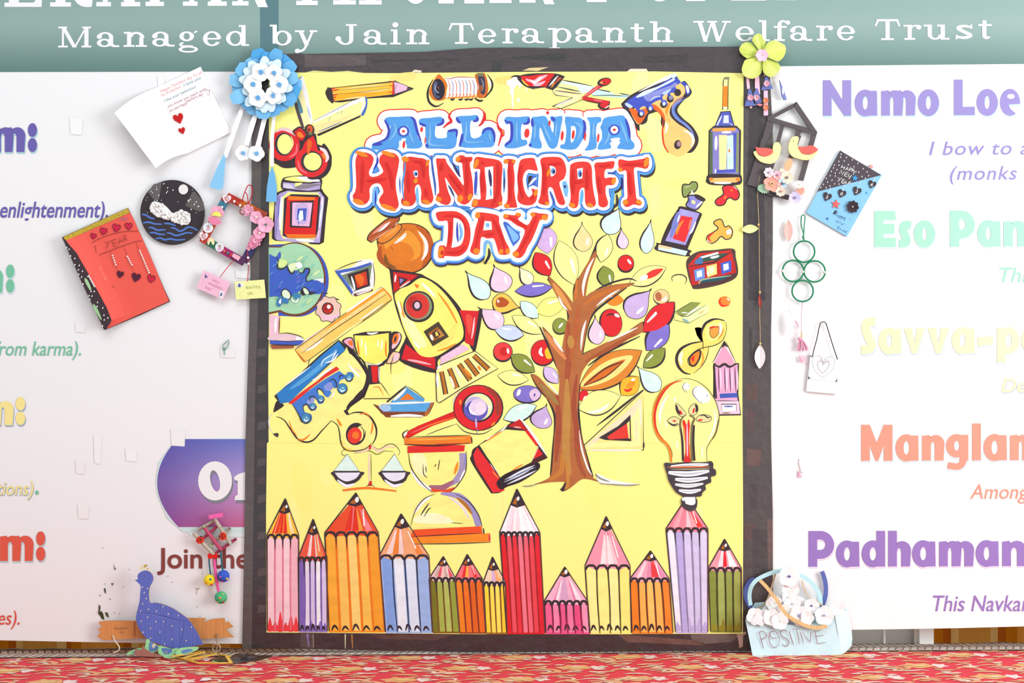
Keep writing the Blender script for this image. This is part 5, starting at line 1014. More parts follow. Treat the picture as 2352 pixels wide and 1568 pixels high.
def ex2(M):
    M.at('B2')
    strokes(M, (('-548,110 -550,200 -600,290', '#3f48b8', 30), ('-575,520 -580,640 -590,780', '#7db8ea', 76), ('-570,570 -572,680 -580,780', '#3f48b8', 22), ('175,100 200,300 230,500 235,640', '#4a66b4', 30), ('470,210 520,300 570,390', '#40406a', 36), ('410,500 450,570 490,660', '#40507a', 26), ('790,310 780,480 770,630', '#4b5ac0', 42), ('960,290 975,400 985,520', '#40406a', 40), ('980,540 985,650', '#7db8ea', 26), ('1160,270 1165,400 1160,600', '#5b8fd4', 30), ('1165,390 1165,560', '#40406a', 18), ('-10,530 -10,640 0,780', '#7db8ea', 40), ('1960,450 1990,520 2000,650', '#7db8ea', 70), ('1975,500 1990,540', '#40406a', 30), ('1780,580 1820,680 1850,780', '#4b6ac8', 34), ('2215,560 2210,660 2190,780', '#6fb0e8', 46), ('2560,330 2640,340 2660,310', '#3f5fae', 30), ('2680,620 2690,740 2640,810', K, 36), ('2750,400 2755,480 2750,560', '#3a3a78', 36), ('2640,560 2620,700 2600,820', '#5b9fdf', 50), ('470,790 600,790 720,800', '#5b8fd4', 24), ('-170,100 -180,300 -210,500 -190,700', '#5b9fdf', 22)))
    M.fill('#4d6cc8', '1490,380! 1590,370! 1600,500! 1480,500!', False); M.fill(K, '1490,380! 1540,370! 1530,440! 1485,490!', False); M.stroke('#dfe6f4', 36, '1500,500 1560,430 1600,400')
    for x, y, a, b in ((1825, 310, 28, 42), (2185, 345, 26, 50), (-30, 345, 26, 30)): M.disc('#6d9fe0', x, y, a, b); M.disc('#3a3a58', x + 8, y + 8, a * .6, b * .6)
    for x, y, a, b in ((-760, 80, 90, 30), (-400, 80, 100, 30), (-800, 725, 80, 34), (-400, 800, 110, 30), (-170, 150, 50, 36), (-160, 745, 50, 34), (110, 725, 60, 28), (540, 150, 30, 36), (280, 690, 40, 34), (570, 680, 40, 50), (700, 660, 30, 50), (785, 210, 30, 70), (770, 740, 40, 50), (1190, 180, 34, 28), (1290, 180, 24, 26), (1200, 780, 40, 28), (1590, 600, 24, 50), (1760, 330, 22, 60), (2080, 770, 44, 30), (2320, 770, 46, 28), (2640, 440, 30, 50), (2730, 290, 30, 28), (3080, 190, 34, 70), (2800, 730, 36, 36), (2980, 730, 44, 30), (1110, 750, 30, 24), (1740, 745, 30, 24), (130, 200, 20, 50), (-30, 440, 30, 40)): M.disc('#f58a34', x, y, a, b, 20)
    for p in ('-740,170 -745,350 -760,600', '-430,190 -370,350 -340,560', '-690,440 -560,430 -420,410', '-60,180 60,200 80,400', '110,540 120,650', '-130,300 -120,600', '330,190 310,300', '420,350 520,470 600,580', '570,170 700,150', '660,180 670,400 650,640', '860,190 900,210', '1080,200 1090,400 1080,600 1000,780', '870,300 880,600', '1230,180 1250,400 1250,720', '1400,230 1370,430 1420,680', '1560,640 1540,700', '1700,200 1720,400 1700,640', '1760,220 1930,200', '2100,280 2100,620', '2290,280 2290,560', '2110,460 2230,450', '2440,380 2470,620', '2450,240 2600,220', '2760,220 3050,210', '2860,320 2880,640'): M.stroke('#d8302f', 36, p, taper=(.3, .3))
word('B2', HC, [(K, 24, 3, 8), ('#5b9fdf', 27, 0, 1), ('#4464c4', 19, 0, 0), (W, 15, 0, 0), ('#e5443e', 0, 0, 0)], ex2, .0074)['label'] = 'red letters reading HANDICRAFT'
def ex3(M):
    M.at('B2')
    M.stroke('#4450b4', 30, '530,1000 530,1150 540,1270'); M.stroke('#7db8ea', 40, '560,1020 585,1150 560,1250'); M.disc('#7db8ea', 940, 1040, 26, 30)
    M.fill('#4f6fcc', '1150,1020 1200,1000 1290,1090 1380,1200 1290,1310 1240,1210', True); M.fill('#86bbee', '1200,1040 1300,1120 1360,1200 1290,1270 1250,1180')
    M.fill('#7db8ea', '890,1270 940,1240 1000,1290 1020,1400 1060,1480 980,1400 900,1460 880,1380'); M.fill('#fbf293', '915,1420 930,1300 960,1300 985,1400 1030,1520 900,1540'); M.stroke(K, 40, '955,1350 960,1450 900,1560', taper=(.4, .8))
    for x, y, a, b in ((310, 1400, 40, 80), (805, 905, 34, 44), (1350, 895, 36, 24), (1185, 915, 34, 28), (1550, 895, 34, 30), (1710, 935, 44, 38), (790, 1390, 44, 40), (1120, 1400, 30, 40), (1210, 1390, 30, 40), (1320, 1430, 44, 36), (1650, 965, 20, 8)): M.disc('#f58a34', x, y, a, b, 10)
    for p in ('330,930 450,910 590,960 650,1100', '450,1000 430,1200 420,1310', '380,1410 560,1400 640,1310', '880,920 850,1050 770,1350', '1000,930 1110,1150 1170,1350', '890,1170 1030,1160', '1230,930 1340,990 1480,1080', '1600,920 1500,1150 1370,1400', '330,1380 320,1440'): M.stroke('#d8302f', 38, p, taper=(.3, .3))
word('B2', DY, [(K, 26, 0, 7), ('#4f6fcb', 29, -1, 2), ('#6fb0e8', 24, 0, 1), (W, 19, 0, 0), ('#e5443e', 0, 0, 0)], ex3, .0086)['label'] = 'red letters reading DAY'

# ---- tree
M = paint('P', .0066)
trunk = '1228,1112! 1250,1103 1265,1091 1270,1050 1273,1000 1276,953 1258,916 1232,882 1219,860! 1236,864 1260,890 1283,912! 1285,877 1281,850 1265,803 1255,775 1246,750! 1268,772 1291,800! 1296,770 1301,742 1306,722 1282,685 1263,649 1260,634! 1284,656 1302,676 1316,696! 1318,668 1334,630 1352,600 1366,576! 1371,582 1366,600 1352,640 1345,682! 1360,670 1398,656 1430,651 1458,650! 1432,664 1396,686 1366,712 1350,748 1337,815! 1380,792 1430,768 1476,738! 1477,755 1470,766 1420,790 1374,814 1346,840 1333,870 1328,928 1327,955 1334,996 1347,1047 1360,1093 1378,1106! 1350,1100 1333,1102 1310,1120 1294,1127! 1299,1106! 1265,1107'
M.fill(K, trunk.replace('!', '')); T0 = M.d
M.stroke(K, 6, '1265,1092 1270,1040 1275,960 1256,912', taper=(.6, .6)); M.stroke(K, 6, '1258,640 1290,690 1306,724 1298,800', taper=(.5, .2)); M.stroke(K, 7, '1318,690 1322,655 1350,612 1372,555', taper=(.5, .4)); M.stroke(K, 6, '1337,818 1346,760 1362,716', taper=(.5, .3)); M.stroke(K, 6, '1340,812 1410,782 1478,742', taper=(.3, .6)); M.stroke(K, 6, '1333,880 1328,930 1334,1000 1348,1050 1362,1094', taper=(.2, .4)); M.stroke(K, 5, '1350,840 1400,806 1470,772'); M.stroke(K, 5, '1240,750 1262,800 1282,850'); M.stroke('#55453f', 5, '1219,860 1240,895 1270,925'); M.stroke(K, 4, '1345,682 1390,655 1440,640 1462,645'); M.stroke(K, 5, '1352,742 1372,710 1440,660')
M.fill('#b56e45', trunk)
for p, c, ww in (('1280,905 1283,980 1277,1060', '#a5543e', 14), ('1325,860 1318,930 1326,1000 1330,1060', '#a5543e', 12), ('1305,740 1306,820 1300,900', '#a9583f', 14), ('1302,870 1302,950 1300,1030 1310,1090', '#c08a4c', 18), ('1290,1040 1290,1080 1262,1102', '#c4803f', 12), ('1330,700 1322,760 1310,830', '#b8663f', 14), ('1325,640 1322,690', '#cf7a3c', 7), ('1360,590 1340,650 1335,690', '#c76b3c', 8), ('1270,650 1290,680 1312,712', '#e09a58', 12), ('1252,762 1275,795 1300,825', '#e08f5c', 11), ('1340,700 1380,675 1440,655', '#c9743c', 10), ('1345,830 1400,800 1460,765', '#a95a3c', 9), ('1240,880 1262,905 1284,930', '#a5814e', 12), ('1320,1000 1330,1060 1345,1095', '#a9583f', 9), ('1300,1060 1305,1110 1296,1122', '#c98844', 8), ('1310,770 1312,800', '#c08a4c', 16)): M.stroke(c, ww, p)
for p, ww in (('1364,592 1350,620 1340,655 1340,680', 7), ('1283,680 1292,700 1304,712', 5), ('1270,775 1282,792 1294,808', 6), ('1346,735 1338,765 1334,805', 6), ('1369,703 1395,682 1424,664', 5), ('1395,785 1430,768 1465,752', 5), ('1330,988 1336,1030 1350,1075 1360,1090', 4.5), ('1250,872 1270,892 1282,908', 4)): M.stroke('#f6ece6', ww, p, taper=(.2, .2))
M.fill(K, '1299,1106 1292,1118 1287,1124 1294,1128 1298,1118'); M.stroke('#9a9a90', 3, '1232,1112 1215,1116 1200,1116'); M.fill('#f4f2f0', '1372,1088 1400,1100 1440,1108 1468,1112 1440,1116 1400,1112 1375,1106'); M.stroke('#8a8c80', 4, '1368,1088 1378,1098 1400,1106'); M.stroke('#8f9080', 3, '1378,1110 1440,1114 1470,1112')
done(M, 'tree_trunk', 'brown tree trunk with bare branches painted at the right of centre')

def leaf(kind, col, tip, end, wd, ow=5, inner=None, heavy=0):
    """kind 'drop' (pointed at tip, round at end), 'leaf' (pointed at both) or 'ball'; in px"""
    M = paint('P', .0064)
    ax, ay = end[0] - tip[0], end[1] - tip[1]; L = math.hypot(ax, ay); ux, uy = ax / L, ay / L; nx, ny = -uy, ux
    def at(t, s): return (tip[0] + ax * t + nx * s * wd / 2, tip[1] + ay * t + ny * s * wd / 2)
    if kind == 'drop': P = [(0, 0, 1), (.18, .3), (.42, .78), (.66, 1), (.88, .72), (1, 0), (.88, -.72), (.66, -1), (.42, -.78), (.18, -.3)]
    elif kind == 'leaf': P = [(0, 0, 1), (.2, .66), (.45, 1), (.75, .74), (1, 0, 1), (.75, -.74), (.45, -1), (.2, -.66)]
    else: P = [(.5 - .5 * math.cos(a), math.sin(a)) for a in [2 * PI * i / 14 for i in range(14)]]
    pts = [at(p[0], p[1]) + ((True,) if len(p) > 2 else ()) for p in P]
    side = heavy or (1 if nx * -1 + ny > 0 else -1)
    M.stroke('#5d5450', ow * .55, pts, closed=True, taper=(1, 1))
    if ow > 3:
        half = [p for p in P if p[1] * side >= 0]; hp = sorted(half, key=lambda p: p[0])
        M.stroke(K, ow * 1.5, [at(p[0], p[1]) for p in hp], taper=(.3, .3))
        if kind == 'drop': M.stroke(K, ow * .6, [(tip[0] - ux * 8, tip[1] - uy * 8), tip, at(.2, 0)], taper=(.2, 1))
    M.fill(col, pts)
    hx = at(.66 if kind == 'drop' else .5, -.45 * side)
    if inner: inner(M, at)
    else: M.stroke(W, max(3, wd * .13), [at(.5, -.52 * side), hx, at(.78, -.4 * side)], taper=(.5, .5))
    return done(M, 'leaf')
MT, PKL, LIL, YL, OLV, RDL, VIL = '#d8f3ea', '#eecfe4', '#cdb2e0', '#fbf49c', '#8f9a48', '#e0353a', '#8677cc'
red_in = lambda M, at: (M.fill('#e4443c', [at(.45, .3), at(.7, .4), at(.92, 0), at(.7, -.35), at(.48, -.2)]), M.fill(W, [at(.3, .2), at(.45, .3), at(.5, -.1), at(.35, -.25)]))
for a in (('drop', MT, (1073, 627), (1121, 684), 40, 6), ('drop', PKL, (1136, 613), (1160, 668), 50, 6), ('drop', '#fbf3c4', (1194, 615), (1220, 651), 28, 5), ('leaf', RDL, (1230, 580), (1263, 633), 40, 5), ('leaf', YL, (1284, 552), (1319, 654), 52, 3.5),
          ('leaf', VIL, (1183, 669), (1269, 659), 30, 5), ('leaf', MT, (1236, 730), (1195, 692), 30, 4), ('leaf', '#fbee88', (1230, 716), (1300, 692), 42, 3), ('drop', PKL, (1103, 709), (1154, 748), 42, 5), ('leaf', YL, (1176, 725), (1245, 766), 32, 3.5),
          ('drop', MT, (1421, 480), (1394, 536), 44, 6), ('drop', PKL, (1427, 528), (1433, 571), 24, 5), ('drop', MT, (1494, 511), (1483, 581), 30, 5), ('leaf', YL, (1396, 538), (1380, 602), 36, 5), ('drop', '#fbdc9c', (1337, 516), (1341, 577), 42, 4), ('leaf', '#d9b3e4', (1250, 516), (1258, 583), 50, 3),
          ('leaf', OLV, (1386, 611), (1398, 660), 36, 5), ('drop', LIL, (1492, 668), (1443, 726), 54, 6), ('drop', PKL, (1367, 730), (1373, 790), 36, 5), ('leaf', RDL, (1549, 694), (1477, 762), 48, 7), ('leaf', VIL, (1536, 745), (1485, 804), 44, 8),
          ('leaf', OLV, (1527, 800), (1478, 844), 34, 6), ('drop', MT, (1467, 845), (1514, 896), 40, 5), ('leaf', RDL, (1348, 896), (1332, 920), 22, 2), ('leaf', MT, (1157, 963), (1232, 931), 36, 5), ('drop', LIL, (1254, 933), (1238, 982), 48, 5),
          ('leaf', OLV, (1174, 815), (1228, 854), 36, 5), ('leaf', '#d9c0ea', (1250, 842), (1282, 880), 28, 4), ('leaf', YL, (1143, 862), (1214, 872), 32, 3.5), ('leaf', '#cdd9f2', (1203, 769), (1137, 758), 34, 5), ('leaf', '#f58d26', (1433, 690), (1386, 686), 28, 1.5)):
    leaf(*a)
leaf('leaf', YL, (1445, 652), (1530, 614), 40, 4, red_in)
leaf('drop', '#fbc95c', (1191, 706), (1132, 690), 44, 6, lambda M, at: (M.fill('#b85a34', [at(.4, .3), at(.7, .6), at(.88, .2), at(.8, -.5), at(.5, -.3)]), M.fill(W, [at(.75, .1), at(.85, .25), at(.8, -.1)])))
leaf('leaf', '#dd8a3c', (1474, 805), (1328, 894), 70, 5, lambda M, at: (M.fill('#fbe38a', [at(.14, 0), at(.4, .55), at(.7, .55), at(.95, .1), at(.7, -.45), at(.4, -.5)]), M.fill('#d9722c', [at(.25, .05), at(.5, .3), at(.8, .2), at(.9, 0), at(.6, -.25)]), M.stroke('#6a4030', 4, [at(.28, 0), at(.55, .25), at(.92, 0)]), M.stroke('#6a4030', 3, [at(.3, 0), at(.6, -.22), at(.92, 0)])))
leaf('leaf', YL, (1327, 938), (1425, 909), 54, 4, lambda M, at: (M.stroke(W, 7, [at(.2, .55), at(.45, .7), at(.7, .4)])))
leaf('leaf', '#f8bb3c', (1427, 907), (1466, 865), 42, 4, lambda M, at: (M.stroke('#e0402c', 6, [at(.5, .4), at(.3, .2), at(.25, -.2)]), M.fill('#f59a2e', [at(.4, .2), at(.7, .3), at(.75, -.2), at(.4, -.3)]), M.stroke(W, 6, [at(.7, -.3), at(.85, -.1)])))
leaf('ball', VIL, (1180, 904), (1242, 905), 37, 5, lambda M, at: (M.fill('#e6c4e0', [at(.6, .3), at(.75, .85), at(.95, .4), at(.97, -.2), at(.8, -.7), at(.6, -.3)]), M.stroke('#4b4cb0', 4, [at(.76, .3), at(.78, -.1)]), M.fill(W, [at(.1, .2), at(.16, -.5), at(.26, -.5), at(.22, .1)])))
leaf('ball', '#e9484a', (1134, 806), (1176, 808), 40, 6, lambda M, at: (M.disc('#cf2b2e', at(.55, 0)[0], at(.55, 0)[1], 9, 10), M.stroke(W, 6, [at(.75, -.4), at(.8, .2)])))
leaf('ball', RDL, (1220, 810), (1274, 808), 56, 5, lambda M, at: (M.fill('#f7c63e', [at(.58, -.1), at(.75, -.4), at(.9, 0), at(.85, .5), at(.65, .5)]), M.stroke(W, 7, [at(.45, -.4), at(.38, 0), at(.5, .3)])))
leaf('ball', OLV, (1270, 748), (1303, 748), 34, 5, lambda M, at: M.stroke(W, 5, [at(.4, .3), at(.7, -.4)]))
leaf('ball', '#e02f36', (1420, 603), (1455, 605), 36, 6, lambda M, at: M.stroke(W, 6, [at(.6, -.5), at(.85, .1)]))
leaf('ball', '#f9cf92', (1501, 681), (1537, 681), 32, 4, lambda M, at: (M.fill('#b9704e', [at(.1, -.2), at(.3, -.7), at(.5, -.3), at(.5, .4), at(.25, .6)]), M.stroke(W, 6, [at(.5, .5), at(.75, .4), at(.8, -.1)])))
leaf('ball', RDL, (1400, 710), (1408, 772), 48, 5, lambda M, at: (M.stroke(K, 4, [at(.22, .4), at(.18, -.1), at(.25, -.4)]), M.stroke(W, 7, [at(.2, -.4), at(.32, -.85)])))

# ---- small things round the tree
M = paint('C3'); M.stroke('#4a4650', 16, '1085,270 1075,220 1120,185 1210,180 1265,215 1275,260 1250,300'); M.fill('#fbf49a', '1090,240 1120,200 1200,195 1250,225 1240,260 1100,275'); done(M, 'ring')
M = paint('C3'); M.disc('#f08a3e', 1785, 540, 82, 70); M.stroke('#e5432f', 30, '1740,490 1720,550 1760,600 1850,590', taper=(.2, .2)); M.stroke(W, 22, '1820,495 1850,530'); done(M, 'orange_ball')
M = paint('C3'); M.fill('#8f9a52', '1120,680! 1340,545 1470,555! 1300,720! 1220,740!', False); M.fill('#e6efb0', '1220,745! 1550,580! 1580,630 1570,690 1310,835 1230,800!', False); M.fill('#8fb0a8', '1220,770 1280,790 1310,830 1240,810'); M.stroke(W, 22, '1290,710 1460,600'); M.stroke('#e8e8e0', 18, '1200,690 1290,695'); M.stroke(K, 10, '1105,690 1215,740 1290,740 1540,585', False); M.stroke('#6d6d5a', 8, '1105,690 1110,790 1300,835 1570,690', False); M.stroke('#f3a054', 10, '1440,710 1510,665'); M.stroke(K, 8, '1115,685 1340,550'); done(M, 'small_book')
M = paint('P', .0064)
M.fill('#5a4444', '1577,598 1602,578 1640,574 1684,571 1690,590 1694,632 1660,652 1600,664 1588,655 1580,630', True); M.fill('#c93a34', '1580,610! 1604,582! 1680,574! 1691,626! 1590,656!', False); M.fill('#3f5c52', '1592,606! 1612,586! 1672,581! 1652,596! 1612,602!', False); M.fill('#e6e2ea', '1606,590! 1650,578! 1650,583! 1610,594!', False); M.fill('#fbfbfb', '1632,590 1650,586 1650,590 1636,594'); M.stroke(K, 4, '1580,612 1640,602 1682,577', False); M.fill('#4f7ab0', '1596,600 1610,590 1614,604 1600,606')
M.fill('#c03632', '1582,614! 1688,600! 1691,626! 1588,654!', False)
for x, y, c1, c2 in ((1594, 620, '#6d92dc', '#eef2fb'), (1622, 611, '#f6dc84', '#fdf6c4'), (1655, 604, '#4d64c8', '#e9eefa')): M.fill(c1, f'{x},{y}! {x+24},{y-6}! {x+25},{y+18}! {x+3},{y+26}!', False); M.fill(c2, f'{x+6},{y+3}! {x+18},{y}! {x+19},{y+14}! {x+7},{y+18}!', False)
M.fill('#2f5a68', '1608,650! 1616,640! 1680,630! 1662,642!', False); M.stroke('#9fbfa0', 3, '1606,653 1614,642 1680,633'); M.stroke(W, 4, '1624,622 1627,634'); M.stroke('#5a3a3a', 3, '1588,656 1660,648 1692,628', False)
done(M, 'box', 'red box with three coloured squares painted at the right edge')
M = paint('C3')
M.stroke(K, 34, '1495,1070 1480,960 1520,850 1600,795 1690,780 1790,800', taper=(.3, .3)); M.stroke(K, 38, '1490,1080 1330,1110 1200,1180 1140,1290 1160,1410 1240,1500 1330,1520', taper=(.3, .3)); M.fill('#fcdf70', '1500,1080 1490,960 1540,860 1640,795 1740,795 1805,850 1815,930 1760,1060 1660,1120 1560,1130'); M.fill('#fcdf70', '1495,1090 1350,1125 1220,1210 1165,1330 1200,1440 1300,1510 1400,1490 1490,1390 1550,1270 1575,1130'); M.fill('#fdf08c', '1540,900 1620,830 1740,830 1770,920 1700,1030 1600,1080 1540,1020')
M.stroke(K, 11, '1800,810 1815,900 1770,1050 1660,1130 1480,1170 1380,1220 1290,1320 1310,1400 1380,1415'); M.stroke(K, 11, '1495,1070 1495,1190'); M.stroke(K, 11, '1575,1140 1550,1280 1480,1410 1370,1510'); M.outlined('#f6a54a', '#8a5a3a', 9, '1590,930 1640,890 1705,880 1710,960 1650,1030 1600,1010'); M.stroke('#e5432f', 22, '1575,910 1620,885 1700,885'); M.outlined('#f08a34', K, 24, '1310,1310 1380,1230 1455,1200 1450,1300 1390,1400 1330,1400'); M.fill('#e5402f', '1330,1310 1380,1270 1370,1350'); M.stroke(W, 34, '1725,820 1735,900 1720,990'); M.stroke(O, 14, '1770,900 1750,980 1700,1050'); M.stroke('#fdf6d8', 44, '1220,1220 1190,1300 1210,1400'); M.stroke('#f3a040', 20, '1480,1210 1500,1320 1460,1430')
done(M, 'figure_eight', 'yellow figure of eight with orange drops painted at the right')
M = paint('P', .0064)
M.outlined('#eaa9cc', K, 4, '1640,835! 1696,835! 1694,905! 1701,952! 1642,953! 1640,915!', False); M.fill('#f0d8e2', '1638,832! 1664,783! 1690,832!', False); M.fill('#eaa3bd', '1642,832 1650,815 1662,795 1668,800 1686,832 1676,838 1655,838'); M.fill(K, '1656,800! 1664,781! 1673,798! 1665,794!', False); M.stroke(K, 2, '1637,833 1662,785'); M.stroke(K, 1.6, '1691,834 1668,785'); M.stroke(K, 6, '1640,836 1652,842 1664,836 1676,842 1694,834'); M.stroke(K, 5, '1640,838 1642,880 1645,915', taper=(1, .8))
for x in (1650, 1664, 1676, 1688): M.stroke('#4d3a46', 2, f'{x},842 {x+2},900'); M.stroke('#f6cfe2', 4, f'{x+5},845 {x+6},895')
M.fill('#4c5fb4', '1653,904! 1693,902! 1694,912! 1654,914!', False); M.stroke(K, 2, '1645,920 1695,921'); M.fill('#f1cfdf', '1643,921! 1697,921! 1700,950! 1644,950!', False); M.fill('#eef0fa', '1658,930! 1690,929! 1691,943! 1659,944!', False); M.stroke('#4450b4', 3, '1662,933 1684,933'); M.stroke(K, 2, '1658,944 1657,928 1691,928 1692,945', False); M.stroke('#8f8a50', 3, '1658,948 1678,948')
done(M, 'pink_pencil', 'small pink pencil painted above the light bulb')
M = paint('P', .0064)
M.outlined('#fbe68e', '#55504a', 3, '1330,1033! 1478,896! 1478,1033!', False); M.stroke(K, 5, '1370,978 1420,940 1478,894', taper=(.2, .2)); M.fill('#fbe0bc', '1352,1018 1440,945 1470,915 1465,950 1400,990 1360,1022'); M.fill('#fdf3a4', '1450,960! 1470,930! 1472,1025! 1350,1028! 1360,1018! 1455,1012!', False); M.stroke('#f8ead8', 4, '1470,920 1472,980'); M.stroke('#f6dfb8', 5, '1462,960 1462,1015'); M.fill(K, '1375,1005! 1420,978 1448,952! 1450,1013! 1390,1010!', False); M.fill('#e5463f', '1394,1003! 1440,972! 1445,1006! 1400,1009!', False); M.fill('#fbe68e', '1440,972! 1446,966! 1447,1008! 1444,1006!', False); M.stroke('#f2eee8', 4, '1350,1033 1420,1034 1474,1033'); M.stroke(K, 4, '1479,1015 1478,1030')
done(M, 'set_square')

# ---- light bulb
M = paint('D3', .0080)
bulb = '1045,1180 1070,1170 1035,1030 990,950 920,880 850,770 825,640 830,480 870,320 960,180 1080,90 1240,60 1400,85 1540,180 1650,330 1705,500 1700,650 1660,800 1580,920 1545,1010 1548,1170'
M.fill('#fcf29a', bulb); M.stroke('#5f5a48', 12, '1100,90 1250,52 1400,85 1540,180 1650,330 1708,500 1705,650 1660,800 1580,925 1545,1010 1550,1170', taper=(.3, .6)); M.stroke('#7a6a50', 22, '1702,600 1670,780 1590,910', taper=(.2, .2))
M.stroke('#ef8a34', 42, '1220,75 1080,110 960,200 875,350 840,500 840,650 870,770 930,870 1000,930 1050,1030 1070,1180', taper=(.1, .6)); M.stroke('#dd3a2c', 28, '1225,85 1100,115 980,215 890,370 848,520 850,650 880,770 960,875', taper=(.1, .3)); M.stroke('#8a5a34', 9, '1150,80 1010,150 900,290 840,460', taper=(.3, .3)); M.stroke('#8a6040', 10, '1030,940 1075,1040 1080,1120')
M.stroke(W, 32, '1035,270 960,380 915,540 920,660', taper=(.2, .2)); M.stroke(W, 26, '1640,470 1665,600 1630,760 1560,880', taper=(.2, .2)); M.stroke(W, 24, '1110,310 1125,370'); M.stroke('#fdfae0', 24, '1140,890 1155,1000'); M.stroke('#fdfae0', 24, '1480,960 1490,1120'); M.stroke(W, 16, '980,620 1010,720')
M.fill('#f6eff2', '1370,200 1440,150 1530,200 1590,300 1570,370 1480,380 1400,330'); M.stroke('#4b58b0', 9, '1425,155 1365,200 1360,260 1420,340 1490,390'); M.stroke('#4b58b0', 7, '1545,265 1555,285 1540,300'); M.fill('#f6f2f4', '1230,150 1280,110 1320,150 1290,210 1240,190'); M.stroke('#6d78b8', 8, '1260,105 1225,150 1235,210 1290,240'); M.stroke('#4b58b0', 7, '1290,150 1310,155')
for p, c in (('1130,400 1165,410 1240,490 1265,540 1200,560 1150,510', 0), ('1370,400 1400,395 1425,450 1410,520 1350,545 1305,500 1330,430', 0), ('1020,620 1090,570 1160,590 1190,640 1130,690 1070,670', 0), ('1410,600 1450,550 1530,545 1600,570 1590,620 1500,640 1430,625', 0)):
    M.stroke('#6d6448', 16, p, closed=True); M.fill('#e6dca0', p)
M.stroke(K, 34, '1135,410 1150,480 1190,540', taper=(.4, .4)); M.stroke(K, 34, '1390,400 1415,450 1400,510', taper=(.3, .4)); M.stroke(K, 22, '1030,640 1090,680 1160,660', taper=(.3, .3)); M.stroke(K, 18, '1450,560 1510,545 1560,580 1600,565', taper=(.3, .3))
for p in ('1180,480 1215,540', '1380,450 1360,520', '1090,620 1130,630', '1430,615 1490,610'): M.stroke('#e0382c', 24, p, taper=(.5, .5))
M.stroke('#7d7350', 28, '1260,540 1200,610 1190,700 1220,900 1230,1170', taper=(.4, 1)); M.stroke('#7d7350', 30, '1310,550 1380,590 1350,680 1340,900 1345,1170', taper=(.4, 1)); M.stroke(K, 24, '1195,720 1215,900 1225,1160', taper=(.3, 1)); M.stroke(K, 30, '1375,680 1365,900 1380,1160', taper=(.8, 1))
M.fill('#e2382f', '1220,640 1250,620 1280,700 1300,600 1320,680 1310,800 1310,1050 1330,1180 1240,1180 1260,1050 1255,860'); M.stroke('#efa24a', 14, '1235,680 1255,900'); M.stroke('#f2c3da', 22, '1280,660 1283,850 1285,1100', taper=(.4, .6)); M.stroke('#f0a040', 12, '1318,940 1322,1130')
M.fill('#4f484e', '980,1190 1100,1195 1230,1180 1520,1180 1600,1165 1635,1200 1635,1260 1670,1290 1665,1360 1605,1380 1605,1450 1530,1490 1535,1545 1490,1590 1470,1640 1400,1650 1420,1700 1410,1790 1370,1830 1310,1840 1220,1780 1200,1690 1230,1650 1140,1590 1085,1520 1030,1420 1010,1340 985,1260')
for p, ww in (('1060,1240 1300,1225 1570,1210', 52), ('1030,1320 1300,1340 1580,1300', 72), ('1120,1410 1320,1425 1560,1390', 62), ('1120,1480 1300,1500 1500,1470', 50), ('1170,1560 1320,1580 1470,1550', 54)): M.stroke('#fbfafc', ww, p, taper=(.5, .4)); M.stroke('#b9b6c4', ww * .25, p.replace(',', ',', 1), taper=(.1, .1), n=4)
M.stroke('#e0794a', 20, '1015,1250 1300,1245 1590,1240'); M.stroke('#a89a80', 20, '1060,1275 1400,1275 1590,1265')
M.fill('#faf9f8', '1240,1650! 1390,1650! 1390,1740 1330,1760 1260,1740!', True); M.disc('#faf9f8', 1232, 1680, 20, 24)
done(M, 'light_bulb', 'big painted light bulb with branching filament at the lower right')

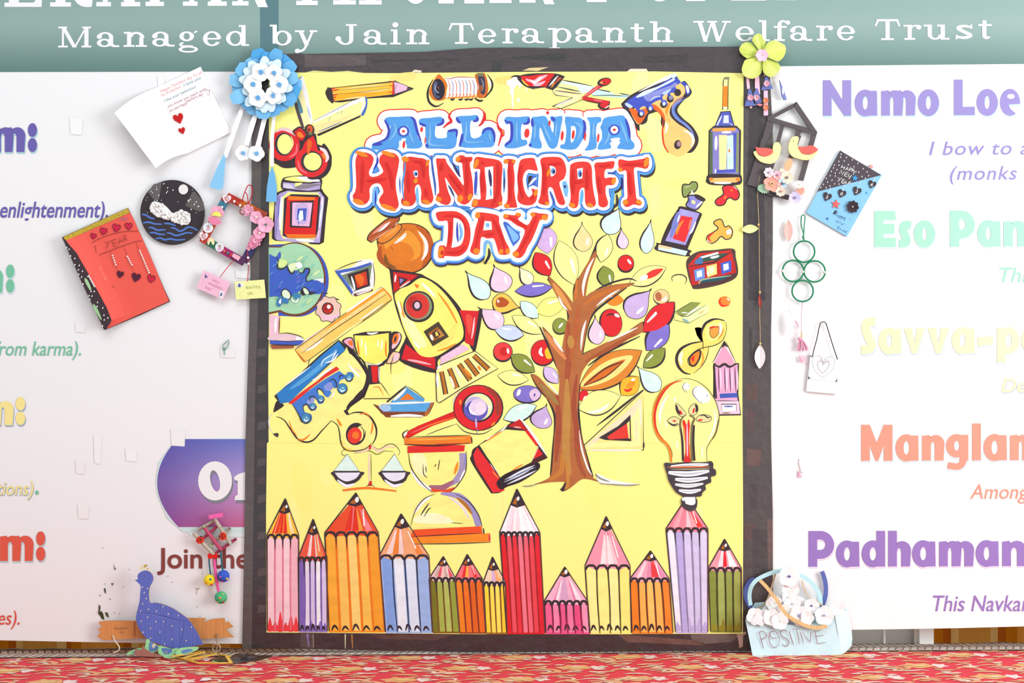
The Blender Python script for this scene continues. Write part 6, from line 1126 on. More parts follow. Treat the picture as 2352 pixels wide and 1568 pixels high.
# ---- the row of crayons along the foot
def crayon(x0, x1, xb0, xb1, sy, tip, bot, body, lines, wood, lead, scal, extra=None, stripes=None, name='crayon', label=None):
    M = paint('P', .0064)
    w_ = x1 - x0; n = scal
    M.fill(body, [(x0, sy), (x1, sy), (xb1, bot), (xb0, bot)], False)
    def X(t, y): k = (y - sy) / (bot - sy); a, b = x0 + (xb0 - x0) * k, x1 + (xb1 - x1) * k; return a + (b - a) * t
    rnd = random.Random(int(x0))
    if stripes:
        for i, c in enumerate(stripes):
            t0, t1 = i / len(stripes), (i + 1) / len(stripes); e = .12 / len(stripes)
            M.fill(c, [(X(t0 + e, sy + 4), sy + 4), (X(t1 - e, sy + 4), sy + 4), (X(t1 - e, bot - 4), bot - 4), (X(t0 + e, bot - 4), bot - 4)], False)
    if extra: extra(M, X)
    for i in range(1, n): M.stroke(lines, 3.4, [(X(i / n, sy), sy), (X(i / n + rnd.uniform(-.02, .02), (sy + bot) / 2), (sy + bot) / 2), (X(i / n, bot), bot - 2)], taper=(1, .6))
    tx, ty = tip
    M.fill(wood[0], [(x0 - 2, sy), (tx - w_ * .12, ty + (sy - ty) * .3), (tx, ty + 4), (tx + w_ * .12, ty + (sy - ty) * .3), (x1 + 2, sy), (x1 - w_ * .2, sy + 9), (tx, sy + 6), (x0 + w_ * .2, sy + 9)], False)
    for i, c in enumerate(wood[1:]):
        for j in range(2):
            t = rnd.uniform(.12, .8); a = x0 + w_ * t; k = rnd.uniform(.3, .42)
            M.fill(c, [(a, sy - 2), (a + w_ * .13, sy - 4), (tx + (a - tx) * k + 3, ty + (sy - ty) * k + 4), (tx + (a - tx) * k, ty + (sy - ty) * k)], False)
    M.stroke(W, max(3, w_ * .07), [(x0 + w_ * .74, sy - (sy - ty) * .16), (tx + w_ * .14, ty + (sy - ty) * .42)], False, (.4, .3))
    q = []
    for i in range(n):
        q += [(x0 + w_ * i / n, sy + 9), (x0 + w_ * (i + .25) / n, sy + 1), (x0 + w_ * (i + .75) / n, sy + 1)]
    q.append((x1, sy + 9)); M.stroke(K, 5.5, q, True, (1, 1))
    for i in range(1, n): M.stroke(K, 4.5, [(X(i / n, sy), sy + 4), (X(i / n, sy + 34), sy + 24 + rnd.uniform(0, 26))], False, (1, .1))
    M.stroke(K, 3, [(x0 - 1, sy + 3), (xb0, bot - 3)], False, (1, .7)); M.stroke('#6a4a48', 3.2, [(x1 + 1, sy + 3), (xb1, bot - 3)], False, (1, .7)); M.stroke('#4a3f44', 2.6, [(x0 - 2, sy + 2), (tx, ty + 2)], False, (1, 1)); M.stroke('#5a4a4c', 2.2, [(x1 + 2, sy + 2), (tx + 1, ty + 2)], False, (1, 1))
    k = lead
    M.fill(K, [(tx, ty), (tx + (x1 - tx) * k, ty + (sy - ty) * k), (tx, ty + (sy - ty) * (k + .06)), (tx + (x0 - tx) * k, ty + (sy - ty) * k)], False)
    M.fill('#b06a34', [(tx - 1, ty + (sy - ty) * k * .5), (tx + (x0 - tx) * k * .7, ty + (sy - ty) * k * .9), (tx, ty + (sy - ty) * k)], False); M.disc(W, tx + 3, ty + (sy - ty) * k * .62, max(2.4, w_ * .035), max(3.4, w_ * .055), 10)
    o = done(M, name, label); return o
def drip(c, lo=16, hi=60):
    def f(M, X):
        rnd = random.Random(len(c)); y = 1448
        for i in range(6):
            t = (i + .5) / 6; h = rnd.uniform(lo, hi); M.fill(c, [(X(t - .09, y), y), (X(t - .05, y - h * .6), y - h * .6), (X(t, y - h), y - h), (X(t + .06, y - h * .5), y - h * .5), (X(t + .09, y), y)])
        M.fill(c, [(X(.01, y - 12), y - 12), (X(.99, y - 12), y - 12), (X(.99, y), y), (X(.01, y), y)], False)
    return f
def dark(M, X):
    rnd = random.Random(4)
    for i in range(5): t = .1 + i * .19; M.stroke(K, 5, [(X(t - .05, 1440), 1448), (X(t, 1440), 1444 - rnd.uniform(4, 20)), (X(t + .07, 1440), 1447)], True, (.4, .3))
crayon(614, 685, 614, 686, 1228, (655, 1143), 1450, '#f3bcc6', '#e87f92', ('#fbc24a', '#e8432f', '#fbe0a0', '#e8432f'), .38, 4, drip('#ec4a50'), ['#f6ccd4', '#f5c6d0', '#f7d0d8', '#f2b6c2'], label='pink crayon painted first from the left edge, with a red dripped foot')
crayon(686, 750, 687, 752, 1280, (719, 1190), 1452, '#a48fcb', '#7d63b0', ('#e8604c', '#e87e96', '#f6d8dc', '#ef8a50'), .38, 5, lambda M, X: (drip('#8f76bf', 8, 36)(M, X), dark(M, X)), ['#8068b4', '#e6d8ec', '#d6c4e6', '#f3eef6', '#d9c8ea'], label='violet crayon painted between the pink and the wide orange one')
crayon(747, 868, 756, 884, 1222, (817, 1130), 1452, '#f4952f', '#ee7d28', ('#e9573a', '#f0a04a', '#f08a94', '#e2402c'), .3, 5, dark, ['#f6ae44', '#f8c464', '#fad47c', '#f8c25c', '#f3a23c'], label='widest orange crayon with a red wooden tip')
crayon(873, 984, 886, 994, 1275, (921, 1178), 1454, '#a9c0ea', '#3f4a6a', ('#f0aa7c', '#ee8fa0', '#f6d4d0', '#ef8a44'), .32, 4, dark, ['#86a6e4', '#e9edf8', '#dde6f6', '#9fb8e8'], label='pale blue crayon with a pink wooden tip')
crayon(987, 1045, 993, 1056, 1327, (1018, 1276), 1454, '#8a6a32', '#7a5a2c', ('#f0c8c4', '#e85a68', '#c8b0a4'), .42, 4, None, ['#7f7a34', '#a9b258', '#b4be66', '#98a24a'], label='olive green small crayon')
crayon(1046, 1107, 1056, 1116, 1328, (1073, 1271), 1455, '#a8563a', '#8a3f2c', ('#ee7a80', '#f6b44c', '#e43a44'), .44, 4, None, ['#f08a30', '#ee7a2a', '#e06a30', '#ea7228'], label='dark orange small crayon beside the yellow one')
crayon(1111, 1160, 1117, 1165, 1337, (1131, 1277), 1456, '#a8763a', '#8a5a2a', ('#f2d6bc', '#dcb4d8', '#f6b070'), .5, 4, None, ['#f8d84a', '#fae05c', '#fbe468', '#f6d044'], label='smallest yellow crayon standing beside the tall red one')
crayon(1149, 1239, 1164, 1252, 1222, (1187, 1121), 1456, '#e2303a', '#a8222e', ('#fbf3f4', '#f4c8d8', '#f8e2ea', '#ffffff'), .38, 7, None, ['#e2303a', '#ea5a66', '#e8404c', '#ee7f90', '#ec6a7a', '#e8505c', '#e03540'], label='tall bright red crayon with a white wooden tip')
crayon(1251, 1349, 1254, 1356, 1380, (1297, 1300), 1456, '#e8588a', '#8a2a4c', ('#f0b4cc', '#e88aac', '#f8e0ea', '#d8a8c8'), .26, 6, dark, ['#ec6a96', '#f08ab0', '#ea6292', '#ee80a8', '#e85888', '#f09ab8'], label='short magenta crayon beside the tall red one')
crayon(1345, 1446, 1354, 1450, 1298, (1392, 1184), 1456, '#f8ee84', '#57503c', ('#ef9cae', '#e86a78', '#f6c8d0', '#f8e4e6'), .26, 4, dark, ['#fbf29a', '#faf090', '#fbf4a0', '#f8ec84'], label='pale yellow crayon with a tall pink wooden tip')
crayon(1448, 1536, 1452, 1546, 1328, (1494, 1263), 1455, '#f08a3a', '#6a3f30', ('#f0a8bc', '#e84a50', '#f6dce2', '#e890b4'), .34, 5, dark, ['#f08534', '#f8b45c', '#fac46c', '#f8b860', '#f08a3c'], label='light orange crayon under the pink one between yellow and lilac')
crayon(1531, 1625, 1552, 1626, 1213, (1577, 1140), 1454, '#c7b9e4', '#8f86a8', ('#ee8a9c', '#e5443e', '#f6ccd2', '#f2a8b0'), .2, 5, drip('#c0aedd', 6, 50), ['#f1edf8', '#bcaee4', '#d9cdf0', '#d3c8ea', '#dfd5f2'], label='tall lilac crayon under the light bulb')
crayon(1628, 1702, 1632, 1703, 1304, (1664, 1236), 1452, '#7f8a40', '#4d4a2c', ('#f0a0ac', '#e5343c', '#f8e0e4', '#ffffff'), .38, 4, drip('#9a8f3a', 6, 40), ['#8a9448', '#a8b264', '#98a254', '#a8ac5c'], label='olive crayon last at the right edge')
# ---------------------------------------------------------------- helpers for the pinned crafts
def sheet3(M, col, rows, thick=.0006, back=None):
    """a bent sheet: rows of (x, y, d) points in view units, all rows of one length"""
    P = [[world_pt(*M.px((p[0], p[1])), p[2]) for p in r] for r in rows]
    for i in range(len(P) - 1):
        for j in range(len(P[0]) - 1):
            M.quad(col, [P[i][j], P[i + 1][j], P[i + 1][j + 1], P[i][j + 1]])
            M.quad(back or col, [q + Vector((0, thick, 0)) for q in (P[i][j], P[i][j + 1], P[i + 1][j + 1], P[i + 1][j])])
def petal(M, col, cx, cy, ang, r0, r1, w, d0, d1, n=6, tip=.5, curl=0.0):
    """one paper petal from radius r0 to r1 pointing at ang (degrees, clockwise from right), rising from depth d0 to d1"""
    a = math.radians(ang); ux, uy = math.cos(a), math.sin(a); nx, ny = -uy, ux
    rows = []
    for i in range(n + 1):
        t = i / n; r = r0 + (r1 - r0) * t
        prof = math.sin(min(1, (.28 + .72 * t)) * PI * (.5 + .5 * t * tip)) if tip else math.sin((.25 + .6 * t) * PI)
        h = w / 2 * max(prof, .02); d = d0 + (d1 - d0) * t + curl * math.sin(t * PI)
        rows.append([(cx + ux * r + nx * h * k, cy + uy * r + ny * h * k, d - .0012 * abs(k) * (1 - t)) for k in (-1, -.5, 0, .5, 1)])
    sheet3(M, col, rows)
def flower(parent, name, cx, cy, r, col, ccol, d, n=5, rot=0, m=None, cr_=.24, dome=.004, cname='flower_centre', bead=False):
    M = Mesh(d)
    for k in range(n): petal(M, col, cx, cy, rot + 360 * k / n, r * .06, r, r * 1.12 * 5 / max(n, 5), d + .0002 * k, d + dome + .0002 * k, tip=.82)
    f = M.build(name, m or M_PAPER, parent, smooth=True)
    c = Mesh(d)
    if bead: c.ball(ccol, world_pt(cx, cy, d + dome * .7 + r * .0001), r * cr_ / 1000, 10, 7); c.build(cname, M_GLOSS, f, True)
    elif ccol:
        c.slab(ccol, [ellipse(cx, cy, r * cr_, r * cr_, 0, 12)], d + .001, d + dome + .0016); c.build(cname, m or M_PAPER, f)
    return f
def heart_pts(cx, cy, s, rot=0):
    P = [(0, -.38, 0), (.22, -.72, 0), (.6, -.78, 0), (.86, -.42, 0), (.74, .08, 0), (.36, .52, 0), (0, .92, 1), (-.36, .52, 0), (-.74, .08, 0), (-.86, -.42, 0), (-.6, -.78, 0), (-.22, -.72, 0)]
    c, q = math.cos(math.radians(rot)), math.sin(math.radians(rot))
    return [(cx + (x * c - y * q) * s, cy + (x * q + y * c) * s, bool(k)) for x, y, k in P]
def star_pts(cx, cy, r, rot=0, n=5, k=.42):
    return [(cx + (r if i % 2 == 0 else r * k) * math.sin(math.radians(rot) + PI * i / n), cy - (r if i % 2 == 0 else r * k) * math.cos(math.radians(rot) + PI * i / n)) for i in range(2 * n)]

# ---------------------------------------------------------------- white greeting card
t = thing('greeting_card', 'open white greeting card with handwriting and two red hearts', 'card', 400, 300, .003)
M = Mesh(.004); rows = []
for i in range(9):
    k = i / 8; rows.append([(263 + 94 * j / 8 + 95 * k - (21 * k) * j / 8 - 3 * math.sin(j / 8 * PI), 259 - 57 * j / 8 + 127 * k + 23 * k * j / 8 - 5 * math.sin(PI * j / 8), .030 * (1 - j / 8) ** 1.5 + .004) for j in range(9)])
sheet3(M, '#fbfafc', rows); M.build('front_page', M_PAPER, t, True)
M = Mesh(.004); M.slab('#faf6f7', [[(357, 202), (460.5, 153), (531, 304), (431, 352)]], .0005, .004); M.build('back_page', M_PAPER, t)
M = Mesh(.0042); A = -25
for txt, c, x, y, L in (('Happy Teachers day To all', '#ee9c9c', 369, 213, 106), ('my all teachers', '#f0a3a3', 371, 222, 50), ('I love you', '#6d97a8', 423, 199, 44), ('I like your behaviour.', '#7fa3b0', 378, 235, 82), ('you know you teach with', '#c48a96', 385, 248, 98), ('you teach happy', '#c48a92', 389, 258, 46), ('teachers day', '#c68a94', 428, 236, 44)):
    text(M, c, txt, x, x + L, y, 6.5, .25, 0, 1.0, rot=(A, x, y))
M.stroke('#b87a88', .9, '475,213 472,208 475,205 478,209 481,206 481,214 478,219 475,213', True)
M.build('handwriting', M_PRINT, t)
for x, y, s in ((410, 272, 13.5), (418, 300, 8.8)):
    M = Mesh(.005); M.slab('#c93a3c', [smooth_loop(heart_pts(x, y, s, -18), True, 4)], .004, .0062); M.build('felt_heart', M_FUZZ, t)

# ---------------------------------------------------------------- blue and white wreath hanging
t = thing('paper_wreath', 'blue and white paper flower wreath with hanging white ribbons at the poster\'s top corner', 'wreath', 610, 300, .008)
cx, cy = 609, 192
rnd = random.Random(11)
for k, (x, y) in enumerate(((591, 112), (617, 119), (640, 113), (663, 131), (678, 146), (684, 176), (693, 196), (688, 214), (678, 236), (657, 252), (632, 266), (604, 273), (574, 262), (559, 247), (531, 230), (533, 198), (527, 182), (545, 152), (572, 133))):
    M = Mesh(.01); r = math.hypot(x - cx, y - cy); a = math.degrees(math.atan2(y - cy, x - cx))
    petal(M, rnd.choice(['#7fbfec', '#72b4e6', '#8ac6ef', '#5fa8e0']), cx, cy, a, 36, r, rnd.uniform(30, 38), .013 + .0011 * (k % 3), .017 + .004 * (k % 3), tip=.62, curl=.004)
    M.build('blue_petal', M_FOAM, t, True)
for k, (x, y) in enumerate(((608, 129), (628, 141), (642, 137), (666, 163), (660, 185), (672, 204), (655, 232), (645, 237), (625, 257), (606, 259), (592, 252), (565, 243), (557, 212), (549, 181), (560, 158), (573, 141), (588, 146))):
    M = Mesh(.02); r = math.hypot(x - cx, y - cy); a = math.degrees(math.atan2(y - cy, x - cx))
    petal(M, rnd.choice(['#dcedf6', '#d6eaf5', '#e3f1f8']), cx, cy, a, 26, r, rnd.uniform(22, 27), .021 + .0009 * (k % 3), .027 + .002 * (k % 2), tip=.8, curl=.003)
    M.build('pale_petal', M_FOAM, t, True)
for x, y, r, ro in ((599, 165, 22, -70), (629, 167, 20, -90), (581, 193, 22, -40), (641, 194, 22, -20), (592, 224, 22, 70), (627, 219, 20, 95)):
    flower(t, 'white_flower', x, y, r, '#fbf9f9', '#6fa9de', .030, 5, ro, M_FOAM)
for p, d in (([(554, 241), (547, 259), (518, 342), (512, 362), (522, 362), (530, 340), (557, 262), (562, 241)], .012), ([(582, 262), (574, 281), (560, 333), (571, 335), (590, 272), (592, 262)], .016), ([(603, 268), (600, 280), (591, 318), (584, 342), (597, 345), (603, 313), (614, 270)], .015), ([(626, 262), (623, 293), (620, 320), (620, 382), (629, 382), (629, 318), (634, 262)], .013)):
    M = Mesh(d); M.slab('#fbf9fb', [p], d - .0006, d); M.build('ribbon', M_PAPER, t)
for p, d in (([(514, 354), (518, 364), (512, 432), (502, 436), (480, 428), (499, 384)], .015), ([(625, 382), (631, 398), (636, 430), (635, 464), (611, 463), (613, 430), (618, 398)], .016)):
    M = Mesh(d); M.slab('#8fc8ee' if d < .0155 else '#7ab8e6', [p], d - .001, d); M.build('ribbon_tip', M_FOAM, t)
flower(t, 'white_flower', 558, 351, 18, '#fbf9f9', '#7cb0e2', .020, 5, 40, M_FOAM); flower(t, 'white_flower', 589, 352, 19, '#fcfbfb', '#78b2e4', .022, 5, 10, M_FOAM)

# ---------------------------------------------------------------- red new year card
t = thing('new_year_card', 'red handmade new year card with gold strip, hearts and bead strings', 'card', 262, 640, .003)
M = Mesh(.003).view(130, 470, 5.226); M.slab('#4a3f42', [[(65, 390), (855, 38), (980, 300), (1100, 560), (1200, 800), (1290, 1010), (1360, 1160), (1000, 1325), (580, 1502), (300, 900)]], .0004, .0035); M.build('back_page', M_PAPER, t)
M = Mesh(.006).view(130, 470, 5.226); rows = []
L0 = [(82, 400), (150, 480), (240, 590), (320, 720), (400, 860), (480, 1010), (550, 1140), (610, 1260), (655, 1390)]
R0 = [(856, 45), (935, 190), (985, 310), (1050, 450), (1120, 600), (1190, 765), (1250, 920), (1300, 1040), (1350, 1152)]
for (lx_, ly), (rx, ry) in zip(L0, R0):
    rows.append([(lx_ + (rx - lx_) * j / 8, ly + (ry - ly) * j / 8, .006 + .016 * max(0, 1 - j / 3.2) ** 2) for j in range(9)])
rows.append([(600 + 745 * j / 8, 1490 - 330 * j / 8, .006 + .01 * max(0, 1 - j / 2.5)) for j in range(9)])
sheet3(M, '#ec645a', rows, .0007, '#4c4145'); M.build('cover', M_PAPER, t, True)
M = Mesh(.0235).view(130, 470, 5.226); M.fill('#4c4246', '66,392! 110,425! 160,490 240,580 330,740 430,920 530,1110 600,1230 660,1385! 640,1430 590,1495! 570,1500! 300,930', False)
for x, y in ((120, 515), (150, 535), (168, 615), (218, 645), (220, 720), (272, 728), (262, 782), (310, 798), (266, 835), (300, 868), (372, 862), (318, 952), (452, 1040), (415, 1040), (390, 1092), (425, 1096), (400, 1135), (492, 1172), (488, 1220), (555, 1238), (568, 1325), (615, 1358), (572, 1382), (552, 1455)): M.disc('#f6f2f0', x, y, 7, 11, 20, n=8)
M.fill('#a9d0a0', '338,880 370,900 400,960 415,1010 405,1030 370,980 340,920'); M.fill('#a0c896', '438,1190 475,1220 510,1290 540,1370 530,1380 490,1320 450,1250')
M.build('folded_edge', M_PAPER, t)
M = Mesh(.0232).view(130, 470, 5.226); rows = [[(80 + 772 * j / 8, 388 - 346 * j / 8, .0068 + .016 * max(0, 1 - j / 3.2) ** 2) for j in range(9)], [(110 + 770 * j / 8, 430 - 335 * j / 8, .0068 + .015 * max(0, 1 - j / 3.2) ** 2) for j in range(9)]]
sheet3(M, '#d8b83c', rows); M.build('gold_strip', M_GLIT, t)
M = Mesh(.0082).view(130, 470, 5.226)
for x, y, s, r, c in ((322, 465, 40, 14, '#cf2f4f'), (440, 378, 40, 14, '#cf2f4f'), (562, 318, 48, 14, '#d13352'), (716, 278, 54, 14, '#d13352'), (864, 258, 48, 0, '#cf3552'), (630, 1008, 56, 18, '#d22f4c'), (1135, 888, 52, 14, '#d22f4c'), (762, 836, 46, 14, '#5a3444'), (952, 872, 60, 14, '#5a3444')):
    M.outlined(c, '#6a2c3c', 7, heart_pts(x, y, s, r), True); M.build('paper_heart', M_PAPER, t); M = Mesh(.0082).view(130, 470, 5.226)
M.fill('#cf2f4f', '205,540! 235,515 255,545 245,600! 225,580!', False); M.build('paper_heart', M_PAPER, t); M = Mesh(.0082).view(130, 470, 5.226)
M.fill('#4f2c3a', '525,1100! 575,1095 588,1140 570,1195!', False)
M.build('paper_heart', M_PAPER, t)
M = Mesh(.0076).view(130, 470, 5.226)
for p in ('250,600 330,520 460,435 590,375 740,335 860,318 975,318', '325,725 420,650 520,600 660,545 800,492 940,445 1025,432'): M.stroke('#8a3c3a', 6, p, taper=(1, 1))
for p in ('455,625 520,760 610,960', '640,550 690,680 735,795', '800,490 860,640 930,815', '958,450 965,490 1000,550', '1120,820 1135,850'): M.stroke('#a8423c', 5, p)
for p in ('310,600 335,690 340,600', '350,595 395,690', '350,600 400,575', '370,640 420,615', '390,690 445,655', '420,560 455,625 460,545 480,600 462,490', '575,445 615,465 640,430', '615,465 600,525', '660,430 695,510 735,490', '660,430 715,412', '675,468 720,450', '745,475 760,395 800,450', '750,445 785,435', '815,440 800,365 835,370 830,400 808,405 850,425'): M.stroke('#8c3c38', 6, p, False, (1, 1))
for p in ('745,180 790,165 800,150', '770,185 830,165 850,150', '820,185 845,175'): M.stroke('#9a7d98', 8, p)
M.build('pencil_lettering', M_PRINT, t)
for a, b, n in (((520, 765), (588, 895), 6), ((672, 612), (710, 722), 5), ((850, 622), (902, 722), 5), ((998, 552), (1110, 815), 11), ((385, 855), (455, 980), 7)):
    M = Mesh(.008).view(130, 470, 5.226); dd = .0262 if a[0] < 400 else .0085
    for i in range(n): q = M.px((a[0] + (b[0] - a[0]) * i / (n - 1), a[1] + (b[1] - a[1]) * i / (n - 1))); M.ball('#f6f0ec', world_pt(q[0], q[1], dd), .0022, 8, 6)
    M.build('bead_string', M_GLOSS, t, True)

# ---------------------------------------------------------------- black round night picture
t = thing('round_plaque', 'black round plaque of a starry night with moon, cloud and blue waves', 'plaque', 395, 487, .003)
M = Mesh(.003); M.slab('#474145', [ellipse(395.5, 487.5, 73.5, 74.5, 0, 60)], .0005, .0075); M.build('disc', M_PAPER, t)
M = Mesh(.0077).view(100, 380, 3.92); rnd = random.Random(8)
M.fill('#6a6264', '940,240! 990,170! 1065,150! 1040,300! 1010,330!', False); M.fill('#67605f', '1340,240! 1360,232! 1440,330! 1445,400! 1400,415! 1275,360!', False)
M.build('tape_patch', M_PRINT, t)
M = Mesh(.0079).view(100, 380, 3.92)
for i in range(95):
    a, r = rnd.uniform(0, 2 * PI), 280 * math.sqrt(rnd.uniform(.05, .95)); x, y = 1158 + r * math.cos(a), 420 + r * math.sin(a)
    if y > 470 and not (x > 1330 and y < 490): continue
    if math.hypot(x - 1258, y - 215) < 60 or (960 < x < 1320 and y > 330): continue
    s = rnd.choice([3, 4, 5]); M.disc('#e9e6e4', x, y, s, s * 1.6, 25, n=7)
M.build('star_dots', M_PRINT, t)
M = Mesh(.0079).view(100, 380, 3.92)
for p in ('885,440 920,445 960,470 1000,478', '895,520 930,510 970,515 1000,525 1065,528', '945,560 980,560 1020,580 1060,580 1100,578', '955,605 1000,605 1040,618 1095,620', '1010,660 1050,652 1090,668 1140,660 1200,670 1275,665', '1085,522 1130,522 1190,540', '1145,560 1180,565 1225,590 1260,580 1300,555 1340,560 1390,585', '1110,605 1150,612 1190,630 1240,620 1290,605 1340,610'): M.stroke('#5b7cc8', 16, p, taper=(.7, .7))
M.build('blue_waves', M_PRINT, t)
M = Mesh(.008).view(100, 380, 3.92); M.slab('#ece6e6', [ellipse(1258, 215, 43, 45, 0, 24)], .0075, .0092); M.build('moon', M_FUZZ, t)
M = Mesh(.008).view(100, 380, 3.92)
for poly_, n in (([(955, 380), (990, 325), (1080, 350), (1150, 420), (1160, 450), (1130, 490), (1060, 470), (990, 440)], 60), ([(1140, 480), (1170, 430), (1240, 405), (1310, 430), (1320, 480), (1300, 530), (1220, 525), (1160, 500)], 55)):
    cxs = sum(p[0] for p in poly_) / len(poly_); cys = sum(p[1] for p in poly_) / len(poly_)
    M.slab('#f4f0ee', [poly_], .0075, .0095, sm=True)
    for i in range(n):
        k = rnd.uniform(0, len(poly_)); i0 = int(k) % len(poly_); f = k - int(k); p, q = poly_[i0], poly_[(i0 + 1) % len(poly_)]
        u = math.sqrt(rnd.random()); x, y = cxs + (p[0] + (q[0] - p[0]) * f - cxs) * u, cys + (p[1] + (q[1] - p[1]) * f - cys) * u
        c = M.px((x, y)); M.ball('#f8f4f2', world_pt(c[0], c[1], .0105 + rnd.uniform(0, .002)), rnd.uniform(.0026, .004), 7, 5)
M.build('yarn_cloud', M_FUZZ, t, True)

# ---------------------------------------------------------------- stick photo frame with pink flowers and two tags
t = thing('photo_frame', 'tilted craft stick photo frame with pink flowers, stickers and a red loop', 'frame', 537, 527, .004)
def stick(parent, a, b, w, cols, d0, d1, name='stick'):
    M = Mesh(d1); n = len(cols); dx, dy = b[0] - a[0], b[1] - a[1]; l = math.hypot(dx, dy); nx, ny = -dy / l * w / 2, dx / l * w / 2
    for i, c in enumerate(cols):
        p = (a[0] + dx * i / n, a[1] + dy * i / n); q = (a[0] + dx * (i + 1) / n, a[1] + dy * (i + 1) / n)
        M.slab(c, [[(p[0] + nx, p[1] + ny), (q[0] + nx, q[1] + ny), (q[0] - nx, q[1] - ny), (p[0] - nx, p[1] - ny)]], d0, d1)
    return M.build(name, M_STICK, parent)
stick(t, (523, 451), (467, 552), 19, ['#b8423c', '#4c8098', '#447a94', '#4a7d96', '#c86a48', '#c25a38', '#c04a3c', '#b8463e'], .004, .0075)
stick(t, (463, 546), (562, 603), 18, ['#b8463e', '#3f6f58', '#42745c', '#a83d74', '#a63a70', '#5d3a5c', '#634060'], .006, .0095)
stick(t, (522, 451), (612, 497), 18, ['#b8433c', '#b04038', '#c06a36', '#c87038', '#b8583a', '#a85040'], .006, .0095)
stick(t, (617, 498), (560, 602), 18, ['#b05a50', '#8a4a58', '#5a4a70', '#4a4a7c', '#474878', '#5a4468'], .004, .0075)
M = Mesh(.010)
for x, y, r in ((521, 457, 11), (468, 543, 11)): M.slab('#f0e0e6', [smooth_loop(heart_pts(x, y, r * 1.05, 14), True, 4)], .009, .0108); M.fill('#c88a94', [(x - 5, y - 3), (x + 1, y - 6), (x + 6, y - 1), (x + 3, y + 5), (x - 2, y + 5)]); M.fill('#e0c4b8', [(x - 1, y - 3), (x + 4, y - 2), (x + 1, y + 4)])
for x, y, r in ((479, 523, 11.5), (505, 568, 10)): M.slab('#eceaf0', [ellipse(x, y, r, r * 1.05, 0, 16)], .009, .0108); M.fill('#b4cce0', [(x - 6, y - 3), (x, y - 7), (x + 6, y - 3), (x + 3, y + 1)]); M.fill('#d8b4cc', [(x - 5, y + 2), (x + 4, y + 1), (x + 5, y + 6), (x - 3, y + 7)]); M.fill('#cf8a5a', [(x - 2, y - 4), (x + 1, y - 5), (x + 2, y), (x - 1, y + 1)])
M.slab('#f6e4b0', [smooth_loop([(x, y, False) for x, y in ((477, 556), (480, 547), (488, 546), (493, 555), (492, 562), (488, 561), (486, 555), (483, 556), (480, 563))], True, 3)], .010, .0112); M.stroke('#f0a8b4', 2.4, '478,558 481,549 487,547')
M.build('sticker', M_PRINT, t)
for x, y, c, r in ((539, 463, '#f3e8de', .0035), (552, 472, '#f3e8de', .0034), (511, 476, '#f2eadf', .003), (516, 577, '#ee7440', .0028), (524, 581, '#3f9a7c', .0028), (531, 585, '#e0503c', .0028), (547, 467, '#ee6a38', .0022)):
    M = Mesh(); M.ball(c, world_pt(x, y, .0118), r, 10, 7); M.build('bead', M_GLOSS, t, True)
PKF = '#f5a8c6'
def rosette(parent, name, x, y, r, col, d, n=3, m=None):
    M = Mesh(d); rr = random.Random(int(x * 7 + y))
    for ring in range(n):
        k = 9 - ring * 2
        for i in range(k): petal(M, col, x, y, i * 360 / k + ring * 23 + rr.uniform(-8, 8), 1, r * (1 - ring * .27), r * .62, d + ring * .002, d + .003 + ring * .0024, n=3, tip=.7)
    return M.build(name, m or M_PAPER, parent, True)
rosette(t, 'carnation', 570, 483, 14, '#f7b2cc', .011); rosette(t, 'carnation', 588, 552, 15, '#f6a9c4', .011); rosette(t, 'carnation', 580, 562, 11, '#f6a0bf', .013)
flower(t, 'pink_flower', 589, 499, 15, '#f6b1cb', '#f6eadf', .013, 5, -60, None, .2, .004, 'bead', True); flower(t, 'pink_flower', 611, 516, 19, '#f7b4cf', '#3f7a68', .015, 5, -80, None, .15, .005, 'bead', True); flower(t, 'pink_flower', 597, 535, 15, '#f5a8c4', '#f3ead8', .014, 5, -30, None, .2, .004, 'bead', True); flower(t, 'pink_flower', 500, 488, 16, '#f6b0ca', None, .010, 5, -60)
def pleat(parent, name, x, y, a0, a1, r, col, d, n=8):
    M = Mesh(d); o = world_pt(x, y, d + .002)
    for i in range(n):
        p, q, s_ = [math.radians(a0 + (a1 - a0) * k / n) for k in (i, i + .5, i + 1)]
        P = world_pt(x + r * math.cos(p), y + r * math.sin(p), d); Q = world_pt(x + r * 1.03 * math.cos(q), y + r * 1.03 * math.sin(q), d + .003); S = world_pt(x + r * math.cos(s_), y + r * math.sin(s_), d)
        M.quad(col, [o, Q, P]); M.quad(col, [o, S, Q])
    return M.build(name, M_PAPER, parent)
pleat(t, 'yellow_fan', 498, 497, 185, 370, 11, '#f6f28a', .016); pleat(t, 'pink_fan', 496, 500, 30, 190, 17, '#f59cbc', .014)
M = Mesh(.012); M.fill('#6f9a50', '556,478 562,473 563,481 557,485'); M.fill('#5f8a44', '576,566! 582,562! 581,570!', False); M.build('green_leaf', M_PAPER, t)
M = Mesh(.012)
M.tubepx('#c03040', .0011, '557,466 560,450 565,437 570,427 577,426 580,436 579,450 574,462 570,472', .010); M.tubepx('#c03040', .0010, '563,440 568,447 570,458 571,470', .011); M.tubepx('#a83040', .001, '553,480 552,488 556,493 562,492', .011)
M.build('hanging_loop', M_FUZZ, t, True)
for p in ([(537, 581), (554, 590), (548, 599), (533, 589)], [(568, 565), (577, 570), (573, 577), (564, 570)]):
    M = Mesh(.012); M.slab('#f2b4c6', [p], .0096, .0112); M.build('paper_tab', M_PAPER, t)
